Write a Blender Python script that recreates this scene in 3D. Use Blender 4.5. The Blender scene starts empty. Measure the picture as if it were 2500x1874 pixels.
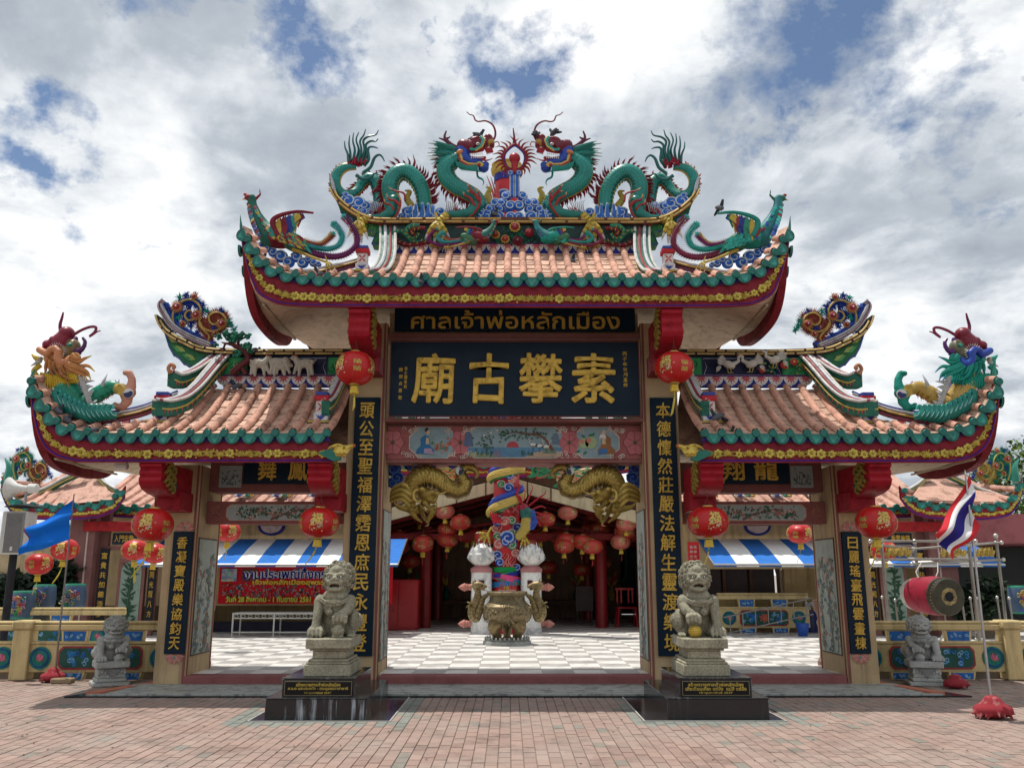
import bpy, math, random
import numpy as np
from mathutils import Vector, Matrix, Euler
random.seed(7); np.random.seed(7)
SC = bpy.context.scene
COL = SC.collection
PI = math.pi
R = math.radians

# ---------------------------------------------------------------- camera
CAM = Vector((-0.075, -0.75, 1.27)); PITCH = 12.4; YAW = -0.2; F = 2110.0
cam_data = bpy.data.cameras.new('camera'); cam = bpy.data.objects.new('camera', cam_data); COL.objects.link(cam)
cam.location = CAM; cam.rotation_euler = (R(90 + PITCH), 0, R(YAW))
cam_data.sensor_width = 36; cam_data.lens = 36 * F / 2500; cam_data.clip_end = 3000; cam_data.clip_start = .05
SC.camera = cam
_rot = Euler((R(90 + PITCH), 0, R(YAW))).to_matrix()

def W(px, py, D, off=0.0):
 """point of the real place seen at (px, py) of the photo on the vertical plane D metres in front"""
 d = _rot @ Vector(((px - 1250) / F, -(py - 937) / F, -1))
 t = (D - CAM.y) / d.y
 return Vector((CAM.x + d.x * t, D + off, CAM.z + d.z * t))
def Wz(px, py, z=0.0):
 """point of the floor at height z seen at (px, py)"""
 d = _rot @ Vector(((px - 1250) / F, -(py - 937) / F, -1)); t = (z - CAM.z) / d.z
 return Vector((CAM.x + d.x * t, CAM.y + d.y * t, z))
def crop(ox, oy, s):
 return lambda x, y, D, off=0.0: W(ox + x * s, oy + y * s, D, off)
cA = crop(550, 250, .31646); cB = crop(1250, 250, .31646); cC = crop(50, 680, .38427); cD = crop(1600, 650, .40687)
cE1 = crop(0, 1050, .42224); cE2 = crop(500, 1100, .41017); cE3 = crop(900, 1000, .4222); cE4 = crop(1550, 1100, .41017)
cE5 = crop(1950, 1050, .4523); cH = crop(1040, 250, .21113); cG = crop(900, 1000, .24129); cN = crop(60, 740, .19296)
cP = crop(370, 690, .22152); cQ = crop(2160, 700, .21711); cK = crop(0, 1050, .24124)

# ---------------------------------------------------------------- light
SUN_DIR = Vector((-0.21, 0.150, 1.0)).normalized()
elev = math.asin(SUN_DIR.z); azim = math.atan2(SUN_DIR.x, SUN_DIR.y)
sd = bpy.data.lights.new('sun', 'SUN'); sd.energy = 4.6; sd.angle = R(0.6); sd.color = (1.0, .95, .87)
so = bpy.data.objects.new('sun', sd); COL.objects.link(so); so.rotation_euler = SUN_DIR.to_track_quat('Z', 'Y').to_euler(); so.location = (0, 0, 30)
wd = bpy.data.worlds.new('World'); SC.world = wd; wd.use_nodes = True
wt = wd.node_tree; wt.nodes.clear()
def wn(t, **k):
 n = wt.nodes.new(t)
 for a, b in k.items(): setattr(n, a, b)
 return n
def wl(a, b): wt.links.new(a, b)
def wmath(op, a, b=None, clamp=False):
 n = wn('ShaderNodeMath', operation=op); n.use_clamp = clamp
 for i, v in enumerate((a, b)):
  if v is None: continue
  if isinstance(v, (int, float)): n.inputs[i].default_value = v
  else: wl(v, n.inputs[i])
 return n.outputs[0]
tc = wn('ShaderNodeTexCoord'); sep = wn('ShaderNodeSeparateXYZ'); wl(tc.outputs['Generated'], sep.inputs[0])
zz = wmath('ADD', wmath('MAXIMUM', sep.outputs['Z'], 0.0), 0.28)
cmb = wn('ShaderNodeCombineXYZ'); wl(wmath('DIVIDE', sep.outputs['X'], zz), cmb.inputs[0]); wl(wmath('DIVIDE', sep.outputs['Y'], zz), cmb.inputs[1])
cmb.inputs[2].default_value = 3.7
def wnoise(scale, detail, rough, vec, dist=0.0, loc=(0, 0, 0)):
 mp = wn('ShaderNodeMapping'); mp.inputs['Location'].default_value = loc; wl(vec, mp.inputs[0])
 n = wn('ShaderNodeTexNoise'); n.inputs['Scale'].default_value = scale; n.inputs['Detail'].default_value = detail
 n.inputs['Roughness'].default_value = rough; n.inputs['Distortion'].default_value = dist; wl(mp.outputs[0], n.inputs['Vector']); return n.outputs[0]
def wramp(fac, stops):
 n = wn('ShaderNodeValToRGB'); e = n.color_ramp.elements
 while len(e) < len(stops): e.new(.5)
 for i, (p, c) in enumerate(stops): e[i].position = p; e[i].color = (*c, 1) if len(c) == 3 else c
 wl(fac, n.inputs[0]); return n.outputs[0]
cov = wnoise(3.8, 10, .60, cmb.outputs[0], .25, (.4, 1.3, 0))
body = wnoise(1.9, 10, .55, cmb.outputs[0], .35, (2.2, .4, 5))
fine = wnoise(8.0, 8, .6, cmb.outputs[0], .2, (5, 1, 2))
# gaps of blue where the photograph's sky opens
wt_n = wn('ShaderNodeTexNoise'); wt_n.inputs['Scale'].default_value = 5.5; wt_n.inputs['Detail'].default_value = 9; wt_n.inputs['Roughness'].default_value = .62; wl(tc.outputs['Generated'], wt_n.inputs['Vector'])
wsb = wn('ShaderNodeVectorMath', operation='SUBTRACT'); wl(wt_n.outputs[1], wsb.inputs[0]); wsb.inputs[1].default_value = (.5, .5, .5)
wsc = wn('ShaderNodeVectorMath', operation='SCALE'); wl(wsb.outputs[0], wsc.inputs[0]); wsc.inputs['Scale'].default_value = .55
nrm = wn('ShaderNodeVectorMath', operation='ADD'); wl(tc.outputs['Generated'], nrm.inputs[0]); wl(wsc.outputs[0], nrm.inputs[1])
gap = None
for (px, py, wdt) in ((1330, 60, .11), (1150, 150, .06), (2080, 90, .17), (60, 460, .10), (1990, 300, .07), (760, -20, .11), (2450, 260, .06), (1500, -500, .15), (250, -500, .15)):
 d = (_rot @ Vector(((px - 1250) / F, -(py - 937) / F, -1))).normalized()
 dn = wn('ShaderNodeVectorMath', operation='DISTANCE'); wl(nrm.outputs[0], dn.inputs[0]); dn.inputs[1].default_value = d
 g = wmath('SUBTRACT', 1.0, wmath('DIVIDE', dn.outputs['Value'], wdt * 1.15), True)
 gap = g if gap is None else wmath('MAXIMUM', gap, g)
dens = wmath('SUBTRACT', wmath('ADD', wmath('ADD', cov, wmath('MULTIPLY', wmath('SUBTRACT', fine, .5), .40)), .24), wmath('MULTIPLY', gap, .46))
mask = wramp(dens, [(.38, (0, 0, 0)), (.60, (1, 1, 1))])
shade = wmath('ADD', wmath('MULTIPLY', body, .78), wmath('MULTIPLY', fine, .22))
ccol = wramp(shade, [(.35, (.36, .41, .48)), (.44, (.52, .57, .63)), (.50, (.80, .84, .88)), (.555, (1.05, 1.06, 1.06))])
sky = wn('ShaderNodeTexSky', sky_type='NISHITA'); sky.sun_disc = False; sky.sun_elevation = elev; sky.sun_rotation = azim
sky.air_density = 1.0; sky.dust_density = .6; sky.ozone_density = 2.5
sks = wn('ShaderNodeVectorMath', operation='SCALE'); wl(sky.outputs[0], sks.inputs[0]); sks.inputs['Scale'].default_value = 1.0
cls = wn('ShaderNodeVectorMath', operation='SCALE'); wl(ccol, cls.inputs[0]); cls.inputs['Scale'].default_value = 10.0
mx = wn('ShaderNodeMix', data_type='RGBA'); wl(mask, mx.inputs[0]); wl(sks.outputs[0], mx.inputs[6]); wl(cls.outputs[0], mx.inputs[7])
bg = wn('ShaderNodeBackground'); wl(mx.outputs[2], bg.inputs[0]); bg.inputs[1].default_value = .10
out = wn('ShaderNodeOutputWorld'); wl(bg.outputs[0], out.inputs[0])
SC.view_settings.view_transform = 'Standard'; SC.view_settings.look = 'None'; SC.view_settings.exposure = 0.0; SC.view_settings.gamma = 1.0
SC.view_settings.use_curve_mapping = False
SC.cycles.max_bounces = 6; SC.cycles.diffuse_bounces = 3; SC.cycles.glossy_bounces = 3; SC.cycles.transmission_bounces = 4

# ---------------------------------------------------------------- materials
_mats = {}
def newmat(name):
 m = bpy.data.materials.new(name); m.use_nodes = True; t = m.node_tree; b = t.nodes['Principled BSDF']; return m, t, b
def tn(t, ty, **k):
 n = t.nodes.new(ty)
 for a, b in k.items(): setattr(n, a, b)
 return n
def noise(t, scale, detail=4, rough=.55, vec=None, dist=0):
 n = tn(t, 'ShaderNodeTexNoise'); n.inputs['Scale'].default_value = scale; n.inputs['Detail'].default_value = detail
 n.inputs['Roughness'].default_value = rough; n.inputs['Distortion'].default_value = dist
 if vec is not None: t.links.new(vec, n.inputs['Vector'])
 return n.outputs[0]
def ramp(t, fac, stops):
 n = tn(t, 'ShaderNodeValToRGB'); e = n.color_ramp.elements
 while len(e) < len(stops): e.new(.5)
 for i, (p, c) in enumerate(stops):
  e[i].position = p; e[i].color = (c, c, c, 1) if isinstance(c, (int, float)) else (*c, 1)
 t.links.new(fac, n.inputs[0]); return n.outputs[0]
def mixc(t, fac, a, b, blend='MIX'):
 n = tn(t, 'ShaderNodeMix', data_type='RGBA', blend_type=blend)
 for i, v in ((0, fac), (6, a), (7, b)):
  if isinstance(v, (int, float)): n.inputs[i].default_value = v
  elif isinstance(v, tuple): n.inputs[i].default_value = (*v, 1)
  else: t.links.new(v, n.inputs[i])
 return n.outputs[2]
def bump(t, b, h, strength=.3, dist=.01):
 n = tn(t, 'ShaderNodeBump'); n.inputs['Strength'].default_value = strength; n.inputs['Distance'].default_value = dist
 t.links.new(h, n.inputs['Height']); t.links.new(n.outputs[0], b.inputs['Normal'])
def objvec(t): return tn(t, 'ShaderNodeTexCoord').outputs['Object']
def geovec(t): return tn(t, 'ShaderNodeNewGeometry').outputs['Position']
def paint(name='paint', rough=.45, metal=0.0, grime=.45, bumps=.15, spec=.22, gscale=9.0, rnd=0.0):
 """painted surface: colour of each face comes from the mesh, dirt and fading from noise"""
 if name in _mats: return _mats[name]
 m, t, b = newmat(name); a = tn(t, 'ShaderNodeAttribute', attribute_name='Col')
 v = geovec(t); n1 = noise(t, gscale, 8, .65, v); n2 = noise(t, gscale * 9, 4, .6, v)
 g = ramp(t, n1, [(.30, 1 - grime), (.50, .95), (.75, 1.0)])
 c = mixc(t, 1.0, a.outputs['Color'], g, 'MULTIPLY')
 g2 = ramp(t, n2, [(.30, 1 - grime * .45), (.55, 1.0)])
 c = mixc(t, 1.0, c, g2, 'MULTIPLY')
 if rnd:
  oi = tn(t, 'ShaderNodeObjectInfo'); r = ramp(t, oi.outputs['Random'], [(0, 1 - rnd), (1, 1 + rnd * .3)]); c = mixc(t, 1.0, c, r, 'MULTIPLY')
 t.links.new(c, b.inputs['Base Color']); b.inputs['Roughness'].default_value = rough; b.inputs['Metallic'].default_value = metal
 b.inputs['Specular IOR Level'].default_value = spec
 rr = ramp(t, n1, [(.3, min(1, rough + .25)), (.7, rough)]); t.links.new(rr, b.inputs['Roughness'])
 if bumps: bump(t, b, n2, bumps, .004)
 _mats[name] = m; return m
PAINT = paint(); GLOSS = paint('gloss_paint', .25, 0, .30, .05, .35); MATTE = paint('matte_paint', .75, 0, .25, .12, .25, 5)
GOLD = paint('gold_paint', .38, .65, .5, .25, .5, 14); BRONZE = paint('bronze', .42, .75, .7, .5, .5, 18)
STEEL = paint('steel', .28, .9, .25, .05, .5, 6); FABRIC = paint('fabric', .8, 0, .15, .05, .2, 6)
LAQ = paint('lacquer', .25, 0, .12, 0, .15, 5)
TERRA = paint('terracotta', .7, 0, .72, .5, .2, 5, .22)
GLAZE = paint('glazed_tile', .25, 0, .4, .25, .5, 16, .15)
def wallmat():
 m, t, b = newmat('beige_render'); v = geovec(t); n1 = noise(t, 2.2, 6, .6, v); n2 = noise(t, 90, 3, .6, v)
 a = tn(t, 'ShaderNodeAttribute', attribute_name='Col')
 mp = tn(t, 'ShaderNodeMapping'); mp.inputs['Scale'].default_value = (9, 9, .7); t.links.new(v, mp.inputs[0]); n3 = noise(t, 1, 6, .65, mp.outputs[0])
 c = mixc(t, 1.0, a.outputs['Color'], ramp(t, n1, [(.3, .72), (.65, 1.0)]), 'MULTIPLY'); c = mixc(t, 1.0, c, ramp(t, n3, [(.30, .62), (.50, 1.0)]), 'MULTIPLY')
 c = mixc(t, 1.0, c, ramp(t, n2, [(.35, .78), (.6, 1.0)]), 'MULTIPLY')
 t.links.new(c, b.inputs['Base Color']); b.inputs['Roughness'].default_value = .85; b.inputs['Specular IOR Level'].default_value = .2; bump(t, b, n2, .35, .003); return m
WALL = wallmat()
def stonemat(name, c1, c2, sc=60):
 m, t, b = newmat(name); v = geovec(t); n1 = noise(t, sc, 5, .7, v); n2 = noise(t, 5, 6, .6, v)
 c = ramp(t, n1, [(.35, c1), (.62, c2)]); c = mixc(t, 1.0, c, ramp(t, n2, [(.3, .62), (.6, 1.0)]), 'MULTIPLY')
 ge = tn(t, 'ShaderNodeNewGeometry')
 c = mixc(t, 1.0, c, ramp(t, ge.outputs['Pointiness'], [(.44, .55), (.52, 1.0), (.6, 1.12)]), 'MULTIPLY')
 t.links.new(c, b.inputs['Base Color']); b.inputs['Roughness'].default_value = .8; bump(t, b, n1, .5, .003); return m
STONE_Y = stonemat('sandstone_carving', (.17, .16, .105), (.36, .34, .25)); STONE_G = stonemat('grey_granite', (.20, .21, .20), (.46, .48, .46), 90)
def granite():
 m, t, b = newmat('black_granite'); v = geovec(t)
 mp = tn(t, 'ShaderNodeMapping'); mp.inputs['Scale'].default_value = (26, 26, 2.2); t.links.new(v, mp.inputs[0])
 n = noise(t, 1, 5, .6, mp.outputs[0]); n2 = noise(t, 3, 3, .5, v)
 a = tn(t, 'ShaderNodeAttribute', attribute_name='Col')
 s = ramp(t, n, [(.50, 0.0), (.66, 1.0)]); s2 = ramp(t, n2, [(.42, 0.0), (.6, 1.0)])
 f = mixc(t, 1.0, s, s2, 'MULTIPLY'); f = mixc(t, 1.0, f, a.outputs['Color'], 'MULTIPLY')
 t.links.new(mixc(t, f, (.012, .013, .016), (.34, .38, .42)), b.inputs['Base Color'])
 t.links.new(ramp(t, noise(t, 25, 4, .6, v), [(.3, .07), (.7, .22)]), b.inputs['Roughness']); return m
GRANITE = granite()
def marble(name, c1, c2, rough=.3, sc=3):
 m, t, b = newmat(name); v = geovec(t); n = noise(t, sc, 9, .62, v, 1.8)
 n2 = noise(t, sc * 6, 5, .6, v)
 c = ramp(t, n, [(.38, c1), (.52, c2), (.8, c2)]); c = mixc(t, 1.0, c, ramp(t, n2, [(.3, .82), (.6, 1)]), 'MULTIPLY')
 t.links.new(c, b.inputs['Base Color']); b.inputs['Roughness'].default_value = rough; return m
MARBLE = marble('white_marble', (.42, .44, .44), (.74, .74, .72)); MARBLE_G = marble('grey_marble', (.16, .17, .16), (.33, .35, .33), .35, 5)
def brickmat():
 m, t, b = newmat('paving_brick'); v = geovec(t); oi = tn(t, 'ShaderNodeObjectInfo'); a = tn(t, 'ShaderNodeAttribute', attribute_name='Col')
 n1 = noise(t, 1.3, 6, .6, v); n2 = noise(t, 140, 3, .7, v)
 c = mixc(t, 1.0, a.outputs['Color'], ramp(t, oi.outputs['Random'], [(0, .84), (1, 1.12)]), 'MULTIPLY')
 c = mixc(t, ramp(t, n1, [(.4, 0.0), (.7, .45)]), c, (.30, .27, .24))
 c = mixc(t, 1.0, c, ramp(t, n2, [(.3, .74), (.6, 1.0)]), 'MULTIPLY')
 c = mixc(t, 1.0, c, ramp(t, noise(t, 2.7, 9, .75, v), [(.34, .62), (.50, 1.0)]), 'MULTIPLY')
 t.links.new(c, b.inputs['Base Color']); b.inputs['Roughness'].default_value = .85; bump(t, b, n2, .5, .003); return m
BRICK = brickmat()
def tilemat():
 m, t, b = newmat('courtyard_tile'); v = geovec(t); a = tn(t, 'ShaderNodeAttribute', attribute_name='Col')
 c = mixc(t, 1.0, a.outputs['Color'], ramp(t, noise(t, 2.5, 7, .65, v), [(.3, .74), (.6, 1)]), 'MULTIPLY')
 c = mixc(t, 1.0, c, ramp(t, noise(t, 55, 5, .65, v), [(.3, .86), (.55, 1)]), 'MULTIPLY')
 t.links.new(c, b.inputs['Base Color']); t.links.new(ramp(t, noise(t, 6, 5, .6, v), [(.3, .55), (.7, .25)]), b.inputs['Roughness']); return m
TILE = tilemat()
# ---------------------------------------------------------------- colours (base colours of the paints)
TEAL = (.003, .155, .128); DTEAL = (.003, .07, .06); LTEAL = (.025, .30, .25); MAROON = (.17, .005, .018); RED = (.52, .014, .02)
BLUE = (.012, .055, .33); LBLUE = (.06, .25, .62); NAVY = (.010, .014, .05); GOLDC = (.58, .38, .07); YEL = (.54, .43, .09); WHITE = (.72, .72, .70)
BEIGE = (.56, .43, .27); CREAM = (.68, .56, .36); GREEN = (.01, .16, .05); LGREEN = (.05, .35, .10); PINKT = (.63, .345, .255); PURPLE = (.07, .02, .22)
ORANGE = (.55, .22, .08); PINK = (.60, .22, .26); BROWN = (.16, .07, .045); BLACK = (.01, .01, .012); DUSTY = (.36, .13, .14)

# ---------------------------------------------------------------- mesh builder
class MB:
 def __init__(s): s.v = []; s.f = []; s.c = []
 def n(s): return len(s.v)
 def add(s, verts, faces, col=WHITE):
  o = len(s.v); s.v.extend([tuple(p) for p in verts]); s.f.extend([tuple(i + o for i in f) for f in faces])
  if col and isinstance(col[0], (tuple, list)): s.c.extend(col)
  else: s.c.extend([col] * len(faces))
  return s
 def box(s, a, b, col=WHITE, ch=0.0):
  x0, x1 = sorted((a[0], b[0])); y0, y1 = sorted((a[1], b[1])); z0, z1 = sorted((a[2], b[2]))
  c = min(ch, (x1 - x0) * .45, (y1 - y0) * .45, (z1 - z0) * .45)
  if c <= 0:
   v = [(x, y, z) for x in (x0, x1) for y in (y0, y1) for z in (z0, z1)]
   return s.add(v, [(0, 1, 3, 2), (4, 6, 7, 5), (0, 4, 5, 1), (2, 3, 7, 6), (0, 2, 6, 4), (1, 5, 7, 3)], col)
  v = []; idx = {}
  for i, X in enumerate((x0, x1)):
   for j, Y in enumerate((y0, y1)):
    for k, Z in enumerate((z0, z1)):
     sx, sy, sz = (1, -1)[i] * c, (1, -1)[j] * c, (1, -1)[k] * c
     idx[i, j, k, 0] = len(v); v.append((X, Y + sy, Z + sz))
     idx[i, j, k, 1] = len(v); v.append((X + sx, Y, Z + sz))
     idx[i, j, k, 2] = len(v); v.append((X + sx, Y + sy, Z))
  f = []
  for i in (0, 1): q = [idx[i, 0, 0, 0], idx[i, 1, 0, 0], idx[i, 1, 1, 0], idx[i, 0, 1, 0]]; f.append(q if i else q[::-1])
  for j in (0, 1): q = [idx[0, j, 0, 1], idx[0, j, 1, 1], idx[1, j, 1, 1], idx[1, j, 0, 1]]; f.append(q if j else q[::-1])
  for k in (0, 1): q = [idx[0, 0, k, 2], idx[1, 0, k, 2], idx[1, 1, k, 2], idx[0, 1, k, 2]]; f.append(q if k else q[::-1])
  for i in (0, 1):
   for j in (0, 1): f.append([idx[i, j, 0, 0], idx[i, j, 0, 1], idx[i, j, 1, 1], idx[i, j, 1, 0]])
   for k in (0, 1): f.append([idx[i, 0, k, 0], idx[i, 0, k, 2], idx[i, 1, k, 2], idx[i, 1, k, 0]])
  for j in (0, 1):
   for k in (0, 1): f.append([idx[0, j, k, 1], idx[0, j, k, 2], idx[1, j, k, 2], idx[1, j, k, 1]])
  for i in (0, 1):
   for j in (0, 1):
    for k in (0, 1): f.append([idx[i, j, k, 0], idx[i, j, k, 1], idx[i, j, k, 2]])
  return s.add(v, f, col)
 def prism(s, poly, plane, d0, d1, col=WHITE, side=None):
  """poly: 2d outline; plane 'xz' extrudes along y, 'yz' along x, 'xy' along z"""
  P = {'xz': lambda u, w, d: (u, d, w), 'yz': lambda u, w, d: (d, u, w), 'xy': lambda u, w, d: (u, w, d)}[plane]
  n = len(poly); v = [P(u, w, d0) for u, w in poly] + [P(u, w, d1) for u, w in poly]
  f = [tuple(range(n)), tuple(range(2 * n - 1, n - 1, -1))] + [(i, i + n, (i + 1) % n + n, (i + 1) % n) for i in range(n)]
  return s.add(v, f, [col, col] + [side or col] * n)
 def tube(s, pts, r, n=8, col=WHITE, cap=True, flat=1.0, up=None):
  pts = [Vector(p) for p in pts]; m = len(pts)
  if isinstance(r, (int, float)): r = [r] * m
  o = len(s.v); T0 = (pts[1] - pts[0]).normalized()
  ref = Vector(up) if up is not None else (Vector((0, 0, 1)) if abs(T0.z) < .9 else Vector((0, 1, 0)))
  N = (ref - T0 * ref.dot(T0)).normalized()
  for i, p in enumerate(pts):
   T = (pts[min(i + 1, m - 1)] - pts[max(i - 1, 0)])
   T = T.normalized() if T.length > 1e-9 else T0
   N = (N - T * N.dot(T)); N = N.normalized() if N.length > 1e-6 else T.orthogonal().normalized()
   B = T.cross(N)
   for k in range(n):
    a = 2 * PI * k / n; s.v.append(tuple(p + N * (math.cos(a) * r[i]) + B * (math.sin(a) * r[i] * flat)))
  cols = col if (col and isinstance(col[0], (tuple, list))) else None
  for i in range(m - 1):
   for k in range(n):
    s.f.append((o + i * n + k, o + i * n + (k + 1) % n, o + (i + 1) * n + (k + 1) % n, o + (i + 1) * n + k)); s.c.append(cols[min(i, len(cols) - 1)] if cols else col)
  if cap:
   s.f.append(tuple(o + k for k in range(n))[::-1]); s.c.append(cols[0] if cols else col)
   s.f.append(tuple(o + (m - 1) * n + k for k in range(n))); s.c.append(cols[-1] if cols else col)
  return s
 def lathe(s, prof, c=(0, 0, 0), n=16, col=WHITE, axis='z', rib=0.0, nr=0, cols=None):
  o = len(s.v); m = len(prof); c = Vector(c)
  for (r, h) in prof:
   for k in range(n):
    a = 2 * PI * k / n; rr = r * (1 + rib * math.cos(nr * a)) if nr else r
    x, y = rr * math.cos(a), rr * math.sin(a)
    p = {'z': (x, y, h), 'y': (x, h, y), 'x': (h, x, y)}[axis]
    s.v.append(tuple(c + Vector(p)))
  for i in range(m - 1):
   for k in range(n):
    q = (o + i * n + k, o + i * n + (k + 1) % n, o + (i + 1) * n + (k + 1) % n, o + (i + 1) * n + k)
    s.f.append(q if axis != 'y' else q[::-1]); s.c.append(cols[i] if cols else col)
  if prof[0][0] > 1e-4: s.f.append(tuple(o + k for k in range(n))[::-1]); s.c.append(cols[0] if cols else col)
  if prof[-1][0] > 1e-4: s.f.append(tuple(o + (m - 1) * n + k for k in range(n))); s.c.append(cols[-1] if cols else col)
  return s
 def ball(s, c, r, n=10, m=7, col=WHITE):
  if isinstance(r, (int, float)): r = (r, r, r)
  v = []; f = []
  for i in range(m + 1):
   t = PI * i / m
   for k in range(n):
    a = 2 * PI * k / n; v.append((c[0] + r[0] * math.sin(t) * math.cos(a), c[1] + r[1] * math.sin(t) * math.sin(a), c[2] + r[2] * math.cos(t)))
  for i in range(m):
   for k in range(n): f.append((i * n + k, (i + 1) * n + k, (i + 1) * n + (k + 1) % n, i * n + (k + 1) % n))
  return s.add(v, f, col)
 def cone(s, a, b, r, n=6, col=WHITE, tip=.0):
  return s.tube([a, b], [r, max(tip, 1e-4)], n, col, True)
 def leaf(s, base, tip, w, nrm=(0, -1, 0), col=WHITE, th=.006):
  a, b = Vector(base), Vector(tip); n = Vector(nrm).normalized(); d = b - a; sd = d.cross(n).normalized()
  m = a + d * .4; v = [a, m + sd * w, b, m - sd * w, m + n * th, a - n * th * .2, m - n * th]
  return s.add(v, [(0, 1, 4), (1, 2, 4), (2, 3, 4), (3, 0, 4), (0, 6, 1), (1, 6, 2), (2, 6, 3), (3, 6, 0)], col)
 def merge(s, o, M=None, col=None):
  v = [tuple(M @ Vector(p)) for p in o.v] if M is not None else o.v
  return s.add(v, o.f, [col] * len(o.f) if col else list(o.c))
 def mesh(s, name, mat, smooth=True, ang=38):
  me = bpy.data.meshes.new(name); me.from_pydata(s.v, [], s.f); me.materials.append(mat)
  ca = me.color_attributes.new('Col', 'FLOAT_COLOR', 'CORNER')
  lt = np.array([len(f) for f in s.f]); cc = np.array([(*c[:3], 1.0) for c in s.c], dtype=np.float32)
  ca.data.foreach_set('color', np.repeat(cc, lt, axis=0).ravel())
  if smooth:
   me.polygons.foreach_set('use_smooth', [True] * len(s.f)); me.set_sharp_from_angle(angle=R(ang))
  me.update(); return me
 def build(s, name, mat=None, parent=None, smooth=True, ang=38, origin=None):
  if origin is not None:
   ox, oy, oz = origin; s.v = [(x - ox, y - oy, z - oz) for x, y, z in s.v]
  return link(name, s.mesh(name, mat or PAINT, smooth, ang), parent, origin)

def link(name, me, parent=None, loc=None, rot=None, scale=None):
 o = bpy.data.objects.new(name, me); COL.objects.link(o)
 if parent is not None: o.parent = parent
 if loc is not None: o.location = loc
 if rot is not None: o.rotation_euler = rot
 if scale is not None: o.scale = scale
 return o
def tag(o, label=None, cat=None, group=None, kind=None):
 if label: o['label'] = label
 if cat: o['category'] = cat
 if group: o['group'] = group
 if kind: o['kind'] = kind
 return o
def thing(name, label, cat, loc=(0, 0, 0), group=None):
 o = bpy.data.objects.new(name, None); COL.objects.link(o); o.location = loc; o.empty_display_size = .1
 return tag(o, label, cat, group)
def copy_tree(o, parent=None):
 c = o.copy(); COL.objects.link(c); c.parent = parent
 if parent is not None: c.matrix_parent_inverse = o.matrix_parent_inverse
 for ch in list(o.children): copy_tree(ch, c)
 return c
def spline(pts, k=6):
 P = [np.array(p, float) for p in pts]; P = [2 * P[0] - P[1]] + P + [2 * P[-1] - P[-2]]; out = []
 for i in range(1, len(P) - 2):
  for j in range(k):
   t = j / k; a, b, c, d = P[i - 1], P[i], P[i + 1], P[i + 2]
   out.append(.5 * ((2 * b) + (-a + c) * t + (2 * a - 5 * b + 4 * c - d) * t * t + (-a + 3 * b - 3 * c + d) * t ** 3))
 out.append(P[-2]); return out
def spl(pts, k=6): return [Vector(p) for p in spline(pts, k)]
def interp(x, xs, ys): return float(np.interp(x, xs, ys))

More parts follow.
